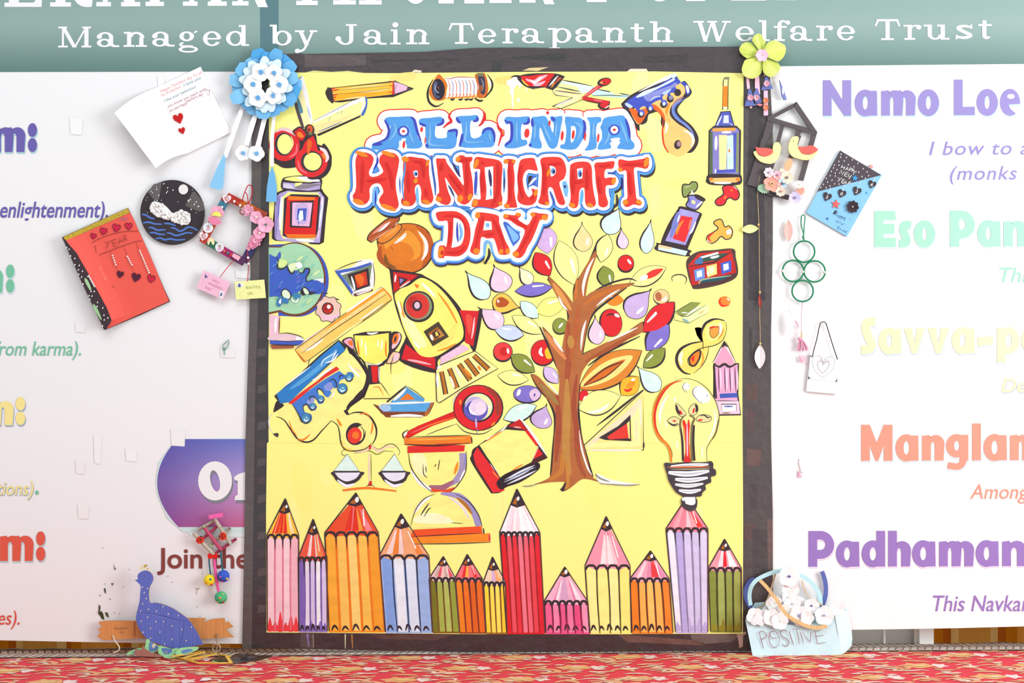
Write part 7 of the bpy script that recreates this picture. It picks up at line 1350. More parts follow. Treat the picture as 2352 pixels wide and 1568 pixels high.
for p, q, col, qd, scr in (('541,594 522,616 506,637', [(469, 621), (530, 649), (512.5, 688), (452, 661)], '#f3bfd6', .0, '#d8809a'), ('569,576 571,600 571,622 569,646', [(540, 647), (607.5, 642), (611.5, 684), (543, 688)], '#f3f3a8', .0, '#a8a868')):
    M = Mesh(.012); M.tubepx('#cf4456', .0009, p, .010); st = M.build('tag_string', M_FUZZ, t, True)
    M = Mesh(.0095); M.slab(col, [q], .006, .0095)
    tg = M.build('hanging_tag', M_PAPER, t)
    M = Mesh(.0097); ux, uy = (q[1][0] - q[0][0]) / 60, (q[1][1] - q[0][1]) / 60; vx, vy = (q[3][0] - q[0][0]) / 42, (q[3][1] - q[0][1]) / 42
    lx_ = lambda a, b: (q[0][0] + ux * a + vx * b, q[0][1] + uy * a + vy * b)
    ang = math.degrees(math.atan2(q[1][1] - q[0][1], q[1][0] - q[0][0]))
    if col == '#f3bfd6': words = (('HAVE A', 24, 14, 18), ('WONDERFUL', 18, 24, 36), ('DAY', 16, 35, 16))
    else: words = (('BEAUTIFUL', 22, 19, 34), ('GIRL', 24, 33, 14))
    for wd, a, b, L in words: x, y = lx_(a, b); text(M, scr, wd, x, x + L, y, 6, 0, 0, 1, rot=(ang, x, y))
    rr = random.Random(6)
    for i in range(120):
        a, b = rr.uniform(3, 57), rr.uniform(3, 39); x, y = lx_(a, b); M.stroke(scr, .5, [(x, y), (x + .8, y + 2)], False)
    M.build('handwriting', M_PRINT, tg)
    M = Mesh(.0105); M.slab('#f2eef2', [[lx_(4, 4), lx_(16, 5), lx_(17, 13), lx_(5, 15)]] if col != '#f3bfd6' else [[lx_(46, 24), lx_(56, 26), lx_(58, 40), lx_(50, 40)]], .0095, .0103); M.build('sticker', M_PRINT, tg)
    M = Mesh(.0107); x, y = lx_(9, 9) if col != '#f3bfd6' else lx_(52, 32); M.fill('#7a78a8', [(x - 3, y + 3), (x, y - 4), (x + 3, y - 1), (x + 1, y + 4)]); x, y = lx_(9, 9); M.fill('#4a5c94', [(x - 3, y + 3), (x - 1, y - 5), (x + 1, y + 1), (x + 5, y + 1), (x, y + 4)]); M.build('sticker_print', M_PRINT, tg)
for x, y in ((570.5, 592), (571.5, 606)): M = Mesh(); M.ball('#f4ece6', world_pt(x, y, .0115), .0032, 9, 6); M.build('bead', M_GLOSS, t, True)

t.location.y -= .0055          # the frame leans clear of the poster's edge

# ---------------------------------------------------------------- stick lattice with hanging balls
t = thing('stick_lattice_hanging', 'lattice of grey and red sticks with ladybirds and three hanging clay balls', 'wall hanging', 490, 1230, .006)
LX = lambda x, y: (430 + x / 12.06, 1160 + y / 12.06)
def rod(a, b, col, d, r=.0042, name='stick'):
    M = Mesh(); P = [world_pt(*LX(a[0] + (b[0] - a[0]) * k / 6, a[1] + (b[1] - a[1]) * k / 6), d) for k in range(7)]
    M.tube(col, P, r, 10, taper=lambda k: 1 if .02 < k < .98 else .86); return M.build(name, M_STICK, t, True)
for a, b, c in (((260, 700), (790, 400), '#b8a89c'), ((430, 930), (830, 580), '#b5506a'), ((600, 1140), (1190, 620), '#b4a79c'), ((770, 1345), (1360, 925), '#b24e68')): rod(a, b, c, .007, .0036)
for a, b, c in (((170, 770), (740, 1370), '#c2b8a8'), ((450, 590), (950, 1250), '#c05874'), ((760, 380), (1215, 1090), '#bdb2a4')): rod(a, b, c, .0145, .0046)
for x, y, ro in ((350, 965, 65), (985, 860, -5)):
    c = LX(x, y); M = Mesh(.02); M.slab('#e04a3c', [ellipse(c[0], c[1], 8.4, 9.2, ro, 18)], .018, .0215); M.build('ladybird', M_FOAM, t)
    u = math.radians(ro); M = Mesh(.0217); M.stroke('#4a2a2a', 1.1, [(c[0] - 8 * math.cos(u), c[1] - 8 * math.sin(u)), (c[0] + 8 * math.cos(u), c[1] + 8 * math.sin(u))], False, (1, 1))
    for s in (-1, 1): M.disc('#43292a', c[0] - s * 4 * math.sin(u) - 1, c[1] + s * 4 * math.cos(u), 1.9, 1.9)
    M.disc('#3a3032', c[0] - 7.6 * math.cos(u) * (1 if ro < 0 else -1) * (1 if ro < 0 else 1), c[1] - (8 if ro > 0 else 0), 1.8, 2.2); M.build('ladybird_spots', M_PRINT, t)
M = Mesh(.02); M.slab('#ef6fae', [[LX(590, 270), LX(985, 205), LX(990, 325), LX(605, 385)]], .017, .0185); M.build('pink_tab', M_PAPER, t)
M = Mesh(.02); M.slab('#dd3a36', [smooth_loop([LX(x, y) + (False,) for x, y in ((570, 1350), (620, 1345), (690, 1385), (760, 1350), (815, 1330), (830, 1420), (800, 1480), (720, 1455), (680, 1480), (600, 1480), (570, 1430))], True, 3)], .016, .0205); M.build('red_bow', M_FOAM, t)
M = Mesh(.0185)
for x, y in ((470, 590), (940, 625), (660, 1120)): c = LX(x, y); M.disc('#8fc97a', c[0], c[1], 2.4, 2.6)
M.build('green_dots', M_PRINT, t)
BX = lambda x, y: (430 + x / 12.06, 1270 + y / 12.06)
for pts, col, r, ball_c, bc, br_ in (([(605, 120), (610, 300), (630, 450), (650, 600)], '#2f6274', .0016, (612, 745), '#f6dc40', .0126), ([(930, -60), (940, 120), (960, 320), (985, 480)], '#3a7482', .0019, (1005, 635), '#4a66c8', .0138), ([(745, 150), (770, 420), (810, 720), (870, 1060)], '#ee6aa8', .0034, (935, 1230), '#5fb884', .0142)):
    M = Mesh(); M.tube(col, [world_pt(*BX(*p), .014) for p in smooth_loop([(a, b, False) for a, b in pts], False, 4)], r, 7); M.build('cord', M_FUZZ, t, True)
    c = BX(*ball_c); M = Mesh(); M.ball(bc, world_pt(c[0], c[1], .016), br_, 20, 14); bo = M.build('clay_ball', M_FOAM, t, True)
    dots = {'#f6dc40': ((3, -2, '#4a90a0'), (-6, 6, '#f09a3a'), (5, 10, '#d83c4c'), (-3, 9, '#f6e26a')), '#4a66c8': ((-7, 2, '#e0708c'), (8, 6, '#f2cc70'), (-3, 11, '#cc3c78')), '#5fb884': ((-2, 1, '#f2a048'), (4, -8, '#a8dc84'), (-11, -3, '#3c86a8'), (-7, 9, '#e2c858'), (5, 10, '#cc3a50'))}[bc]
    M = Mesh()
    for dx, dy, dc in dots:
        z = math.sqrt(max(br_ ** 2 - (dx / 1000) ** 2 - (dy / 1000) ** 2, 1e-6)); M.ball(dc, world_pt(c[0] + dx, c[1] + dy, .016 + z * .96), .0028, 8, 6)
    M.build('clay_dots', M_FOAM, bo, True)
# ---------------------------------------------------------------- yellow green paper flower with pink ribbons
t = thing('paper_flower_hanging', 'lime green pleated paper flower with pink centre and ribbons of blue triangles', 'paper flower', 1750, 160, .008)
FX = lambda x, y: (1690 + x / 7.84, 70 + y / 7.84)
for pts, d in (('290,190 300,140 330,90 400,50 450,65 490,130 540,200 530,270 510,340', .016), ('60,340 75,300 110,245 180,210 240,212 290,235 340,280', .019), ('', 0), ('200,510 160,540 130,610 105,690 118,760 150,820 230,860 300,870 380,840 430,800 460,760 475,690 470,620 440,560', .021), ('520,540 580,530 640,535 700,560 760,580 800,640 795,700 765,750 700,820 630,845 560,820 500,760 478,690 480,640 500,580', .018)):
    if not pts:
        pts, d = '500,330 530,270 575,220 650,180 710,180 770,200 830,230 885,265 905,330 900,380 885,430 860,480 820,525 765,560 700,545 640,520 570,480', .023
    elif pts.startswith('60,340'): pts = '340,300 330,270 290,235 240,212 180,210 110,245 75,300 60,340 75,390 100,425 135,460 200,500 300,470 350,430'
    q = parse(pts); M = Mesh(d); c = world_pt(*FX(475, 445), d + .002); n = len(q)
    P = []
    for i in range(n - 1):
        for k in range(3):
            a = i + k / 3; x = q[i][0] + (q[i + 1][0] - q[i][0]) * k / 3; y = q[i][1] + (q[i + 1][1] - q[i][1]) * k / 3
            P.append(world_pt(*FX(x, y), d + .0048 * ((len(P)) % 2)))
    for i in range(len(P) - 1): M.quad(['#f2fd98', '#fbffb0'][i % 2], [c, P[i + 1], P[i]])
    M.build('pleated_petal', M_PAPER, t)
flower(t, 'pink_flower', 1690 + 475 / 7.84, 70 + 445 / 7.84, 15, '#f0c6da', None, .027, 6, 0, None); 
def ribbon_at(name, col, pts, d, m=None):
    M = Mesh(d); M.slab(col, [[FX(*p) for p in pts]], d - .0006, d); return M.build(name, m or M_PAPER, t)
ribbon_at('pink_ribbon', '#f3c4da', [(185, 840), (240, 880), (255, 1040), (205, 1060)], .012); ribbon_at('pink_ribbon', '#f3c2d6', [(345, 820), (420, 820), (440, 1150), (400, 1120), (345, 1040)], .012); ribbon_at('pink_ribbon', '#f3c0d8', [(500, 780), (530, 790), (520, 830), (505, 830)], .012); ribbon_at('pink_ribbon', '#f3c4dc', [(503, 1080), (575, 1080), (582, 1510), (570, 1530), (503, 1530)], .012); ribbon_at('pink_ribbon', '#f4dde6', [(735, 790), (820, 780), (800, 880), (770, 880)], .012)
for p, rc in (([(235, 1045), (270, 1060), (370, 1350), (160, 1365)], (262, 1210)), ([(375, 1030), (400, 1060), (470, 1295), (330, 1320), (310, 1150)], (372, 1210)), ([(540, 815), (570, 840), (675, 1045), (455, 1080)], (555, 955))):
    ribbon_at('blue_triangle', '#7079b6', p, .0145); rosette(t, 'paper_rose', *FX(*rc), 7.5, '#f3bcc8', .0150, 2)
M = Mesh(.016); M.slab('#8089c2', [[FX(790, 890), FX(860, 1060), FX(920, 1240), (FX(870, 1245)), FX(830, 1170)]], .008, .016); M.build('blue_triangle', M_PAPER, t); M = Mesh(.0166); M.fill('#f2e0e8', [FX(840, 1020) + (0,), FX(868, 1100) + (0,), FX(855, 1155) + (0,), FX(835, 1120) + (0,)]); M.build('paper_rose', M_PAPER, t)
for p, c in (([(360, 1330), (430, 1310), (490, 1335), (440, 1365)], '#e58a94'), ([(250, 1370), (300, 1360), (290, 1395), (260, 1405)], '#f0aab4')): ribbon_at('pink_ribbon', c, p, .0125)
for x, y in ((540, 1260), (540, 1385)): rosette(t, 'orange_rose', *FX(x, y), 7, '#f4a07a', .0125, 2)

# ---------------------------------------------------------------- black hut with two ducks and flowers
t = thing('hut_wall_hanging', 'black stick hut with two yellow ducks and pastel paper flowers', 'wall hanging', 1790, 450, .006)
HX = lambda x, y: (1710 + x / 13.07, 220 + y / 13.07); HZ = lambda x, y: (1710 + x / 8.71, 300 + y / 8.71)
BK = '#625a5c'
def beam(pts, d0=.006, d1=.011, f=HX, col=BK):
    M = Mesh(d1); M.slab(col, [[f(*p) for p in pts]], d0, d1); return M.build('black_strip', M_STICK, t)
beam([(690, 620), (870, 550), (1570, 175), (1590, 240), (1500, 345), (900, 660), (790, 740), (680, 720)], .0065, .0115)
beam([(1570, 180), (2190, 1090), (2170, 1110), (1940, 1010), (1500, 330)], .0085, .0135)
beam([(700, 650), (870, 660), (2150, 1040), (2180, 1120), (2080, 1170), (690, 735)], .0075, .0125)
beam([(690, 720), (860, 760), (860, 1000), (560, 1568), (450, 1568)], .006, .011); beam([(290, 350), (340, 130), (400, 300), (500, 560), (490, 740), (400, 800), (380, 1180), (240, 1130), (50, 1080)], .006, .0106, HZ)
beam([(1100, 820), (1210, 850), (1060, 1420), (940, 1420)], .006, .0108); beam([(640, 240), (720, 240), (580, 740), (480, 720)], .006, .0107, HZ)
beam([(1580, 990), (1740, 1010), (1620, 1300), (1500, 1230)], .006, .0108); beam([(1030, 100), (1140, 100), (960, 560), (880, 530)], .006, .0106, HZ)
beam([(2040, 1130), (2185, 1090), (2060, 1520), (1920, 1490)], .006, .0108); beam([(1340, 80), (1440, 60), (1180, 1000), (1075, 990)], .006, .0106, HZ)
beam([(250, 1120), (480, 1210), (900, 1290), (880, 1385), (470, 1290)], .007, .0112, HZ)
for body, wing, beak, d in (('185,430 200,412 240,410 280,480 390,520 500,490 560,440 570,330 590,260 640,230 690,240 720,300 730,350 720,420 690,520 620,620 540,660 440,655 330,620 250,550 200,480', '220,320! 300,340 420,345 520,360 567,390 560,450 480,500 400,518 320,490 250,430', [(725, 330), (785, 308), (732, 355)], .014), ('885,300 910,200 960,130 1030,110 1080,130 1085,190 1060,270 1080,340 1110,400 1160,460 1260,480 1350,465 1460,412 1440,460 1370,540 1280,582 1180,582 1060,550 960,510 905,440 880,360', '1080,325 1200,320 1280,300 1370,300 1480,375! 1420,430 1340,465 1240,470 1160,455 1110,395', [(905, 205), (845, 215), (895, 232)], .016)):
    q = smooth_loop([HZ(p[0], p[1]) + (p[2],) for p in parse(body)], True, 4); M = Mesh(d); M.slab('#fbf3a8', [q], .011, d + .004); b = M.build('duck', M_FOAM, t)
    M = Mesh(d); M.slab('#e07068', [smooth_loop([HZ(p[0], p[1]) + (p[2],) for p in parse(wing)], True, 4)], d + .003, d + .0055); M.build('wing', M_FOAM, b)
    M = Mesh(d); M.slab('#e89aa0', [[HZ(*p) for p in beak]], d, d + .002); M.build('beak', M_FOAM, b)
    if d > .015: M = Mesh(d + .0042); M.disc('#a89a50', *HZ(982, 208), 1.4, 2); M.build('eye', M_PRINT, b)
for x, y, r, c, cc, n in ((490, 835, 12, '#f4e6f0', '#a890a0', 7), (660, 885, 10.5, '#f0c4d2', '#a87888', 7), (850, 935, 15, '#f6e6cc', '#8a7480', 8), (555, 1050, 20, '#f0a898', None, 6), (760, 1060, 11.5, '#c8dff2', '#5a5c78', 6), (725, 1215, 12, '#f6dcca', '#a8888a', 8), (1105, 1075, 9.5, '#f8f2f4', '#f0dcc0', 5), (1010, 1340, 14.5, '#d8cdec', '#9a86a4', 9)):
    flower(t, 'paper_flower', *HZ(x, y), r, c, cc, .0165 + n * .0004, n, x, None, .2)
M = Mesh(.024); c = HZ(550, 1060); M.slab('#f2c490', [ellipse(c[0], c[1], 4.6, 4.8, 0, 12)], .019, .0245); M.disc('#6a4a4a', c[0], c[1], 2.2, 2.4); M.build('flower_centre', M_PAPER, t)
def jag(cx, cy, rx, ry, rot, n=16):
    P = []
    for i in range(n * 2):
        a = PI * i / n; k = 1 if i % 2 else .74; x, y = rx * math.cos(a) * k, ry * math.sin(a) * k; c, s = math.cos(math.radians(rot)), math.sin(math.radians(rot)); P.append((cx + x * c - y * s, cy + x * s + y * c))
    return P
for x, y, rx, ry, ro, c in ((880, 680, 9.5, 17, 22, '#f0b890'), (390, 1160, 17, 12, 10, '#a8cdb0'), (1120, 1205, 12, 10, -30, '#eeaa94'), (745, 800, 6, 6, 0, '#f6e4cc')):
    M = Mesh(.018); M.slab(c, [jag(*HZ(x, y), rx, ry, ro)], .0125, .0155); M.build('paper_leaf', M_PAPER, t)

# ---------------------------------------------------------------- blue and black new year card
t = thing('new_year_card', 'blue and black handmade new year card with black hearts and a red star', 'card', 1938, 445, .002)
NX = lambda x, y: (1840 + x / 7.466, 340 + y / 7.466)
M = Mesh(.006); M.slab('#8fc4e8', [[NX(668, 42), NX(1385, 462), NX(785, 1515), NX(90, 1108)]], .0006, .006); M.build('card', M_PAPER, t)
M = Mesh(.0064); M.slab('#5b5358', [[NX(670, 40), NX(1375, 462), NX(275, 747)]], .006, .0068); M.build('black_flap', M_PAPER, t)
M = Mesh(.0070)
for x, y in ((685, 105), (680, 155), (778, 160), (880, 200), (740, 220), (648, 230), (975, 262), (810, 285), (572, 290), (650, 292), (908, 320), (1065, 352), (615, 372), (520, 398), (990, 412), (1132, 408), (500, 472), (585, 480), (432, 520), (530, 550), (1045, 488), (1158, 472), (455, 582), (575, 612), (1102, 518), (380, 622), (495, 650), (338, 676), (430, 680), (650, 618), (555, 340), (585, 428)): M.disc('#e9e4e4', *NX(x, y), 1.1, 2.0, 25, n=8)
M.build('white_dots', M_PRINT, t)
M = Mesh(.0070)
def hand(M, col, strokes_, w, f):
    for s_ in strokes_.split('|'): M.stroke(col, w, [f(*p[:2]) + (False,) for p in parse(s_)], False, (1, 1))
hand(M, '#f0ecec', '710,290 685,340|755,315 730,365|695,318 745,342|760,375 800,320 805,385|775,355 805,362|820,390 850,330 875,350 835,372|860,400 890,350 915,370 875,390|895,385 915,410 955,398|920,405 890,455|655,440 690,370 705,460 740,400|740,470 770,410 810,430|755,440 790,455|740,470 780,490|825,440 800,500 840,480 820,530 865,460|635,500 660,540 700,510|658,540 630,575|690,590 720,530 750,545|705,560 735,572|690,590 725,605|720,615 770,560 780,620|740,595 780,600|800,620 830,570 860,585 820,600 850,620', 1.3, NX)
M.build('white_lettering', M_PRINT, t)
for x, y, s, dg in ((445, 835, 11.5, '2'), (697, 780, 11, '0'), (955, 738, 11.5, '2'), (1215, 622, 10.5, '6')):
    c = NX(x, y); M = Mesh(.008); M.slab('#544c50', [smooth_loop(heart_pts(c[0], c[1], s, 22), True, 4)], .0068, .0085); h = M.build('black_heart', M_FOAM, t)
    M = Mesh(.0088); text(M, '#f2eeee', dg, c[0] - 2.6, c[0] + 2.6, c[1] + 4, 7, .1, .01, rot=(20, c[0], c[1])); M.build('numeral', M_PRINT, h)
M = Mesh(.0072)
for p in ('505,690 470,770', '745,640 715,720', '1015,570 970,690', '1265,505 1240,570'):
    a, b = parse(p); 
    for i in range(4): M.disc('#e6eef4', *NX(a[0] + (b[0] - a[0]) * i / 3, a[1] + (b[1] - a[1]) * i / 3), 1.1, 1.5, n=8)
M.build('dotted_line', M_PRINT, t)
for x, y, r, c, ro in ((595, 962, 11.5, '#ec6a62', 8), (925, 515, 8.5, '#4f9cd4', 8)): M = Mesh(.008); M.slab(c, [star_pts(*NX(x, y), r, ro)], .0068, .0084); M.build('star_sticker', M_GLOSS, t)
M = Mesh(.0072)
for x, y, r, c in ((450, 1210, 4, '#5060b8'), (1125, 765, 3.6, '#5aa4d8')): M.fill(c, star_pts(*NX(x, y), r, 10), False)
M.build('small_star', M_PRINT, t)
M = Mesh(.0072); M.slab('#f0a09a', [star_pts(*NX(1200, 320), 7, 30)], .0015, .005); M.build('star_sticker', M_GLOSS, t)
flower(t, 'black_flower', *NX(885, 1005), 14.5, '#4c4448', '#e8dccc', .0085, 8, 10, M_FOAM, .14, .003, 'bead', True)
M = Mesh(.0072)
hand(M, '#3c6284', '635,1095 600,1160|640,1175 655,1150 640,1150 630,1175 650,1180|680,1155 655,1210|680,1160 695,1170 675,1185|710,1170 690,1225|710,1175 725,1185 705,1200|740,1180 735,1210 760,1195|765,1185 740,1240 725,1230|615,1235 605,1270|635,1250 620,1275 640,1255 635,1285|660,1270 680,1265 665,1285|690,1290 690,1315 710,1295 710,1320 735,1290|630,1335 640,1360|660,1345 620,1390|665,1385 685,1375 665,1395 690,1400|725,1400 705,1420 735,1405 735,1430|755,1415 745,1440|790,1415 770,1440 775,1460', .9, NX)
M.stroke('#3f3a40', 4.5, [NX(605, 1072) + (0,), NX(565, 1130) + (0,)], False, (1, 1)); M.stroke('#7d8ea4', 1, [NX(835, 1205) + (0,), NX(845, 1235) + (0,), NX(868, 1210) + (0,)], False)
M.build('pen_lettering', M_PRINT, t)

# ---------------------------------------------------------------- green ring hanging
t = thing('ring_wall_hanging', 'four green thread wrapped rings hanging with a pink tassel', 'wall hanging', 1846, 600, .004)
for x, y in ((1847, 577.5), (1821.5, 622), (1871, 623), (1843.5, 668)):
    M = Mesh(); M.tube('#3f8a66', [world_pt(x + 24.3 * math.cos(a), y + 24.3 * math.sin(a), .008 + (.0012 if y > 640 or 1830 < x < 1860 else 0)) for a in [2 * PI * i / 36 for i in range(36)]], .0019, 8, True); M.build('green_ring', M_FUZZ, t, True)
M = Mesh()
for p in ('1847,552 1845,535 1841,520 1840,505 1842,495 1847,494 1849,500 1847,520 1846,540', '1847,551 1843,545 1846,538 1844,530'): M.tubepx('#4a9270', .0013, p, .008)
M.build('hanging_loop', M_FUZZ, t, True)
for x, y in ((1844, 624), (1797, 622), (1893, 625)): M = Mesh(); M.ball('#e8dcd4', world_pt(x, y, .011), .0034, 8, 6); M.build('pearl', M_GLOSS, t, True)
M = Mesh(); M.tubepx('#f0bccb', .0009, '1843,692 1841,720 1841,750 1841,772', .009, False); M.build('pink_string', M_FUZZ, t, True)
for i in range(3): M = Mesh(); M.ball('#e6c878', world_pt(1841.3, 763 + i * 5, .010), .0022, 8, 6); M.build('gold_bead', M_GLOSS, t, True)
M = Mesh(); M.ball('#eeaac4', world_pt(1837, 778, .011), .005, 10, 7); rnd = random.Random(4)
for i in range(26): a = rnd.uniform(-1, 1); M.tubepx('#f0b6cc' if i % 3 else '#ee9fbe', .0009, [(1839 + a, 776), (1841 + a * 7, 786), (1843 + a * 12, 798), (1842 + a * 13, 805 + rnd.uniform(-3, 2))], .009 + rnd.uniform(0, .006), seg=4, n=2)
M.build('pink_tassel', M_FUZZ, t, True)
M = Mesh(.008); M.slab('#f0a8c4', [[(1837, 815), (1845, 830), (1837, 832)]], .006, .008); M.slab('#f2bcd2', [[(1842, 815), (1848, 818), (1854, 831), (1849, 831)]], .006, .008); M.build('paper_strip', M_PAPER, t)

# ---------------------------------------------------------------- heart plaque on black string
t = thing('heart_plaque', 'white card plaque with a line drawn heart hung by black string', 'plaque', 1890, 860, .002)
PX = lambda x, y: (1780 + x / 6.27, 680 + y / 6.27)
M = Mesh(.007); M.slab('#fdfcfc', [[PX(502, 845), PX(932, 884), PX(885, 1410), PX(448, 1370)]], .0008, .0068, '#c8b8bc'); M.build('board', M_PAPER, t)
M = Mesh(.0072); M.slab('#ffffff', [[PX(508, 850), PX(925, 888), PX(900, 1180), PX(870, 1222), PX(515, 1190), PX(485, 1150)]], .0068, .0078); M.build('top_panel', M_PAPER, t)
M = Mesh(.0070); M.fill('#6e6468', [PX(478, 1150), PX(515, 1190), PX(470, 1195)], False); M.fill('#6e6468', [PX(900, 1185), PX(895, 1236), PX(858, 1228)], False); M.stroke('#b7a8ac', .8, [PX(515, 1195) + (0,), PX(858, 1232) + (0,)], False); M.stroke('#857a80', 1.1, [PX(505, 850) + (0,), PX(475, 1170) + (0,)], False); M.stroke('#b7a8ac', .8, [PX(930, 886) + (0,), PX(900, 1190) + (0,)], False); M.stroke('#cdbcc0', .8, [PX(450, 1370) + (0,), PX(885, 1410) + (0,)], False)
M.build('corner_mark', M_PRINT, t)
M = Mesh(.0080)
o_ = smooth_loop([PX(*p) + (k,) for p, k in (((690, 960), 1), ((670, 880), 0), ((610, 855), 0), ((545, 890), 0), ((540, 980), 0), ((590, 1090), 0), ((680, 1175), 1), ((790, 1100), 0), ((850, 1000), 0), ((850, 900), 0), ((790, 870), 0), ((725, 900), 0))], True, 5)
i_ = smooth_loop([PX(*p) + (k,) for p, k in (((690, 995), 1), ((680, 950), 0), ((650, 938), 0), ((618, 960), 0), ((618, 1010), 0), ((640, 1060), 0), ((680, 1110), 1), ((730, 1070), 0), ((775, 1000), 0), ((775, 950), 0), ((745, 945), 0), ((715, 965), 0))], True, 5)
M.stroke('#968c92', .7, o_, False, closed=True); M.stroke('#8a8088', .9, i_, False, closed=True)
for k in range(0, 60): M.stroke('#b9b0b6', .35, [o_[k], i_[k]], False, (1, 1))
M.build('heart_drawing', M_PRINT, t)
M = Mesh(); M.tubepx('#5f5658', .0012, [PX(*p) + (0,) for p in ((512, 858), (540, 865), (560, 770), (600, 630), (630, 480), (655, 390), (690, 372), (725, 380), (745, 420), (790, 570), (840, 730), (880, 850), (903, 910))], .008); M.build('black_string', M_FUZZ, t, True)

# ---------------------------------------------------------------- leaf garlands
t = thing('leaf_garland', 'gold thread garland with green, red and white paper leaves over the black border', 'garland', 1744, 640, .008)
def paper_leaf(parent, a, b, w, c, d, n=8):
    M = Mesh(d); ax, ay = b[0] - a[0], b[1] - a[1]; l = math.hypot(ax, ay); nx, ny = -ay / l, ax / l; rows = []
    for i in range(n + 1):
        k = i / n; h = w / 2 * math.sin(PI * min(1, k * .96 + .02)) ** .8
        rows.append([(a[0] + ax * k + nx * h * s, a[1] + ay * k + ny * h * s, d + .002 * abs(s)) for s in (-1, 0, 1)])
    sheet3(M, c, rows); return M.build('paper_leaf', M_PAPER, parent)
M = Mesh(); M.tubepx('#c8b088', .0008, '1746,400 1740,440 1741,470 1743,520 1744,600 1745,668 1745,720 1746,760 1746,790', .010); M.build('gold_thread', M_FUZZ, t, True)
for x, y in ((1742, 516), (1745, 671), (1746, 789)): M = Mesh(); M.ball('#d8b878', world_pt(x, y, .011), .0032, 8, 6); M.build('gold_bead', M_GLOSS, t, True)
o = paper_leaf(t, (1742, 524), (1703, 527), 20, '#dfe4a4', .012); o['label'] = 'green and yellow leaf'; o = paper_leaf(t, (1744, 676), (1747, 708), 7, '#b4524a', .012); o['label'] = 'narrow red leaf'; o = paper_leaf(t, (1746, 792), (1745, 846), 25, '#ecdfe2', .012); o['label'] = 'white leaf'
t = thing('leaf_garland', 'fine white thread with a pale pink leaf and a white leaf beside the green rings', 'garland', 1812, 640, .002)
M = Mesh(); M.tubepx('#f6eef0', .0006, '1810,500 1811,550 1812,640 1813,712 1814,720', .006); M.build('white_thread', M_FUZZ, t, True)
o = paper_leaf(t, (1811, 506), (1811, 554), 20, '#eebcb4', .008); o['label'] = 'pale pink leaf'; o = paper_leaf(t, (1814, 712), (1816, 772), 19, '#fdfafa', .014); o['label'] = 'white leaf'; paper_leaf(t, (1826, 736), (1834, 752), 6, '#f4c8dc', .006)
M = Mesh(); M.ball('#f0d8a8', world_pt(1813, 713, .009), .0022, 8, 6); M.build('gold_bead', M_GLOSS, t, True)
t = thing('paper_tassel', 'tiny pink and white paper tassel stuck alone low on the white banner', 'tassel', 1838, 1075, .002)
M = Mesh(.004); M.slab('#efaecb', [[(1834, 1080), (1842, 1095), (1834, 1096)]], .0015, .004); M.build('pink_strip', M_PAPER, t); M = Mesh(.004); M.slab('#f8eaf0', [[(1837, 1052), (1841, 1060), (1846, 1086), (1840, 1084), (1835, 1062)]], .0012, .003); M.build('white_strip', M_PAPER, t)

# ---------------------------------------------------------------- green thread knot left on the banner
M = Mesh(); M.tubepx('#4f8f72', .0008, '526,780 519,786 512,793 513,802 518,802 524,793 526,784', .003); M.tubepx('#5a9a7a', .0008, '516,797 515,806 516,815', .003, False)
tag(M.build('thread_knot', M_FUZZ, None, True), 'loose green thread loop stuck on the white banner beside the poster border', 'thread')

# ---------------------------------------------------------------- cardboard peacock on its branch
t = thing('cardboard_peacock', 'blue cardboard peacock on a brown branch, standing at the foot of the banner', 'peacock', 385, 1500, .03)
t.location = floor_pt(385, 1520); t.location.y = -.03
PKX = lambda x, y: (x / 3.92, 1168 + y / 3.92); P2 = lambda x, y: (210 + x / 5.47, 1380 + y / 5.47)
M = Mesh(.018); M.slab('#d8945f', [[P2(*p) for p in ((85, 265), (150, 252), (300, 245), (520, 250), (700, 240), (900, 225), (1210, 212), (1435, 215), (1410, 270), (1520, 225), (1670, 215), (1680, 275), (1710, 252), (1780, 325), (1690, 360), (1785, 455), (1600, 462), (1400, 475), (1100, 470), (800, 465), (620, 465), (420, 478), (150, 492), (68, 440), (115, 400), (80, 350), (130, 325))]], .0135, .018, '#c98a58'); br_ = M.build('branch', M_CARD, t)
M = Mesh(.0182); M.fill('#b8714a', [P2(525, 255), P2(555, 255), P2(560, 450), P2(530, 440)], False); M.stroke('#c27a4c', 1, [P2(1415, 280) + (0,), P2(1420, 470) + (0,)], False); M.stroke('#c27a4c', 1, [P2(1570, 225) + (0,), P2(1570, 460) + (0,)], False)
text(M, '#a06a4c', 'Employed', *[P2(290, 0)[0], P2(450, 0)[0]], P2(0, 360)[1], 6.5, .2, rot=(-3, P2(290, 0)[0], P2(0, 360)[1])); text(M, '#a06a4c', '10 A', P2(350, 0)[0], P2(410, 0)[0], P2(0, 405)[1], 5, .2); M.build('pen_mark', M_PRINT, br_)
body = '1213,642! 1240,632 1238,600 1265,570 1310,556 1352,572 1378,610 1374,655 1350,700 1340,760 1345,830 1362,850 1400,846 1460,858 1540,888 1620,938 1700,1000 1760,1085 1800,1160 1832,1222! 1740,1236 1640,1256 1560,1254 1480,1236 1400,1206 1320,1165 1270,1110 1235,1040 1224,980 1240,900 1256,830 1262,760 1266,700 1245,668'
M = Mesh(.040); M.slab('#6a76c4', [smooth_loop([PKX(p[0], p[1]) + (p[2],) for p in parse(body)], True, 4)], .036, .040, '#b9926e'); b_ = M.build('body', M_CARD, t)
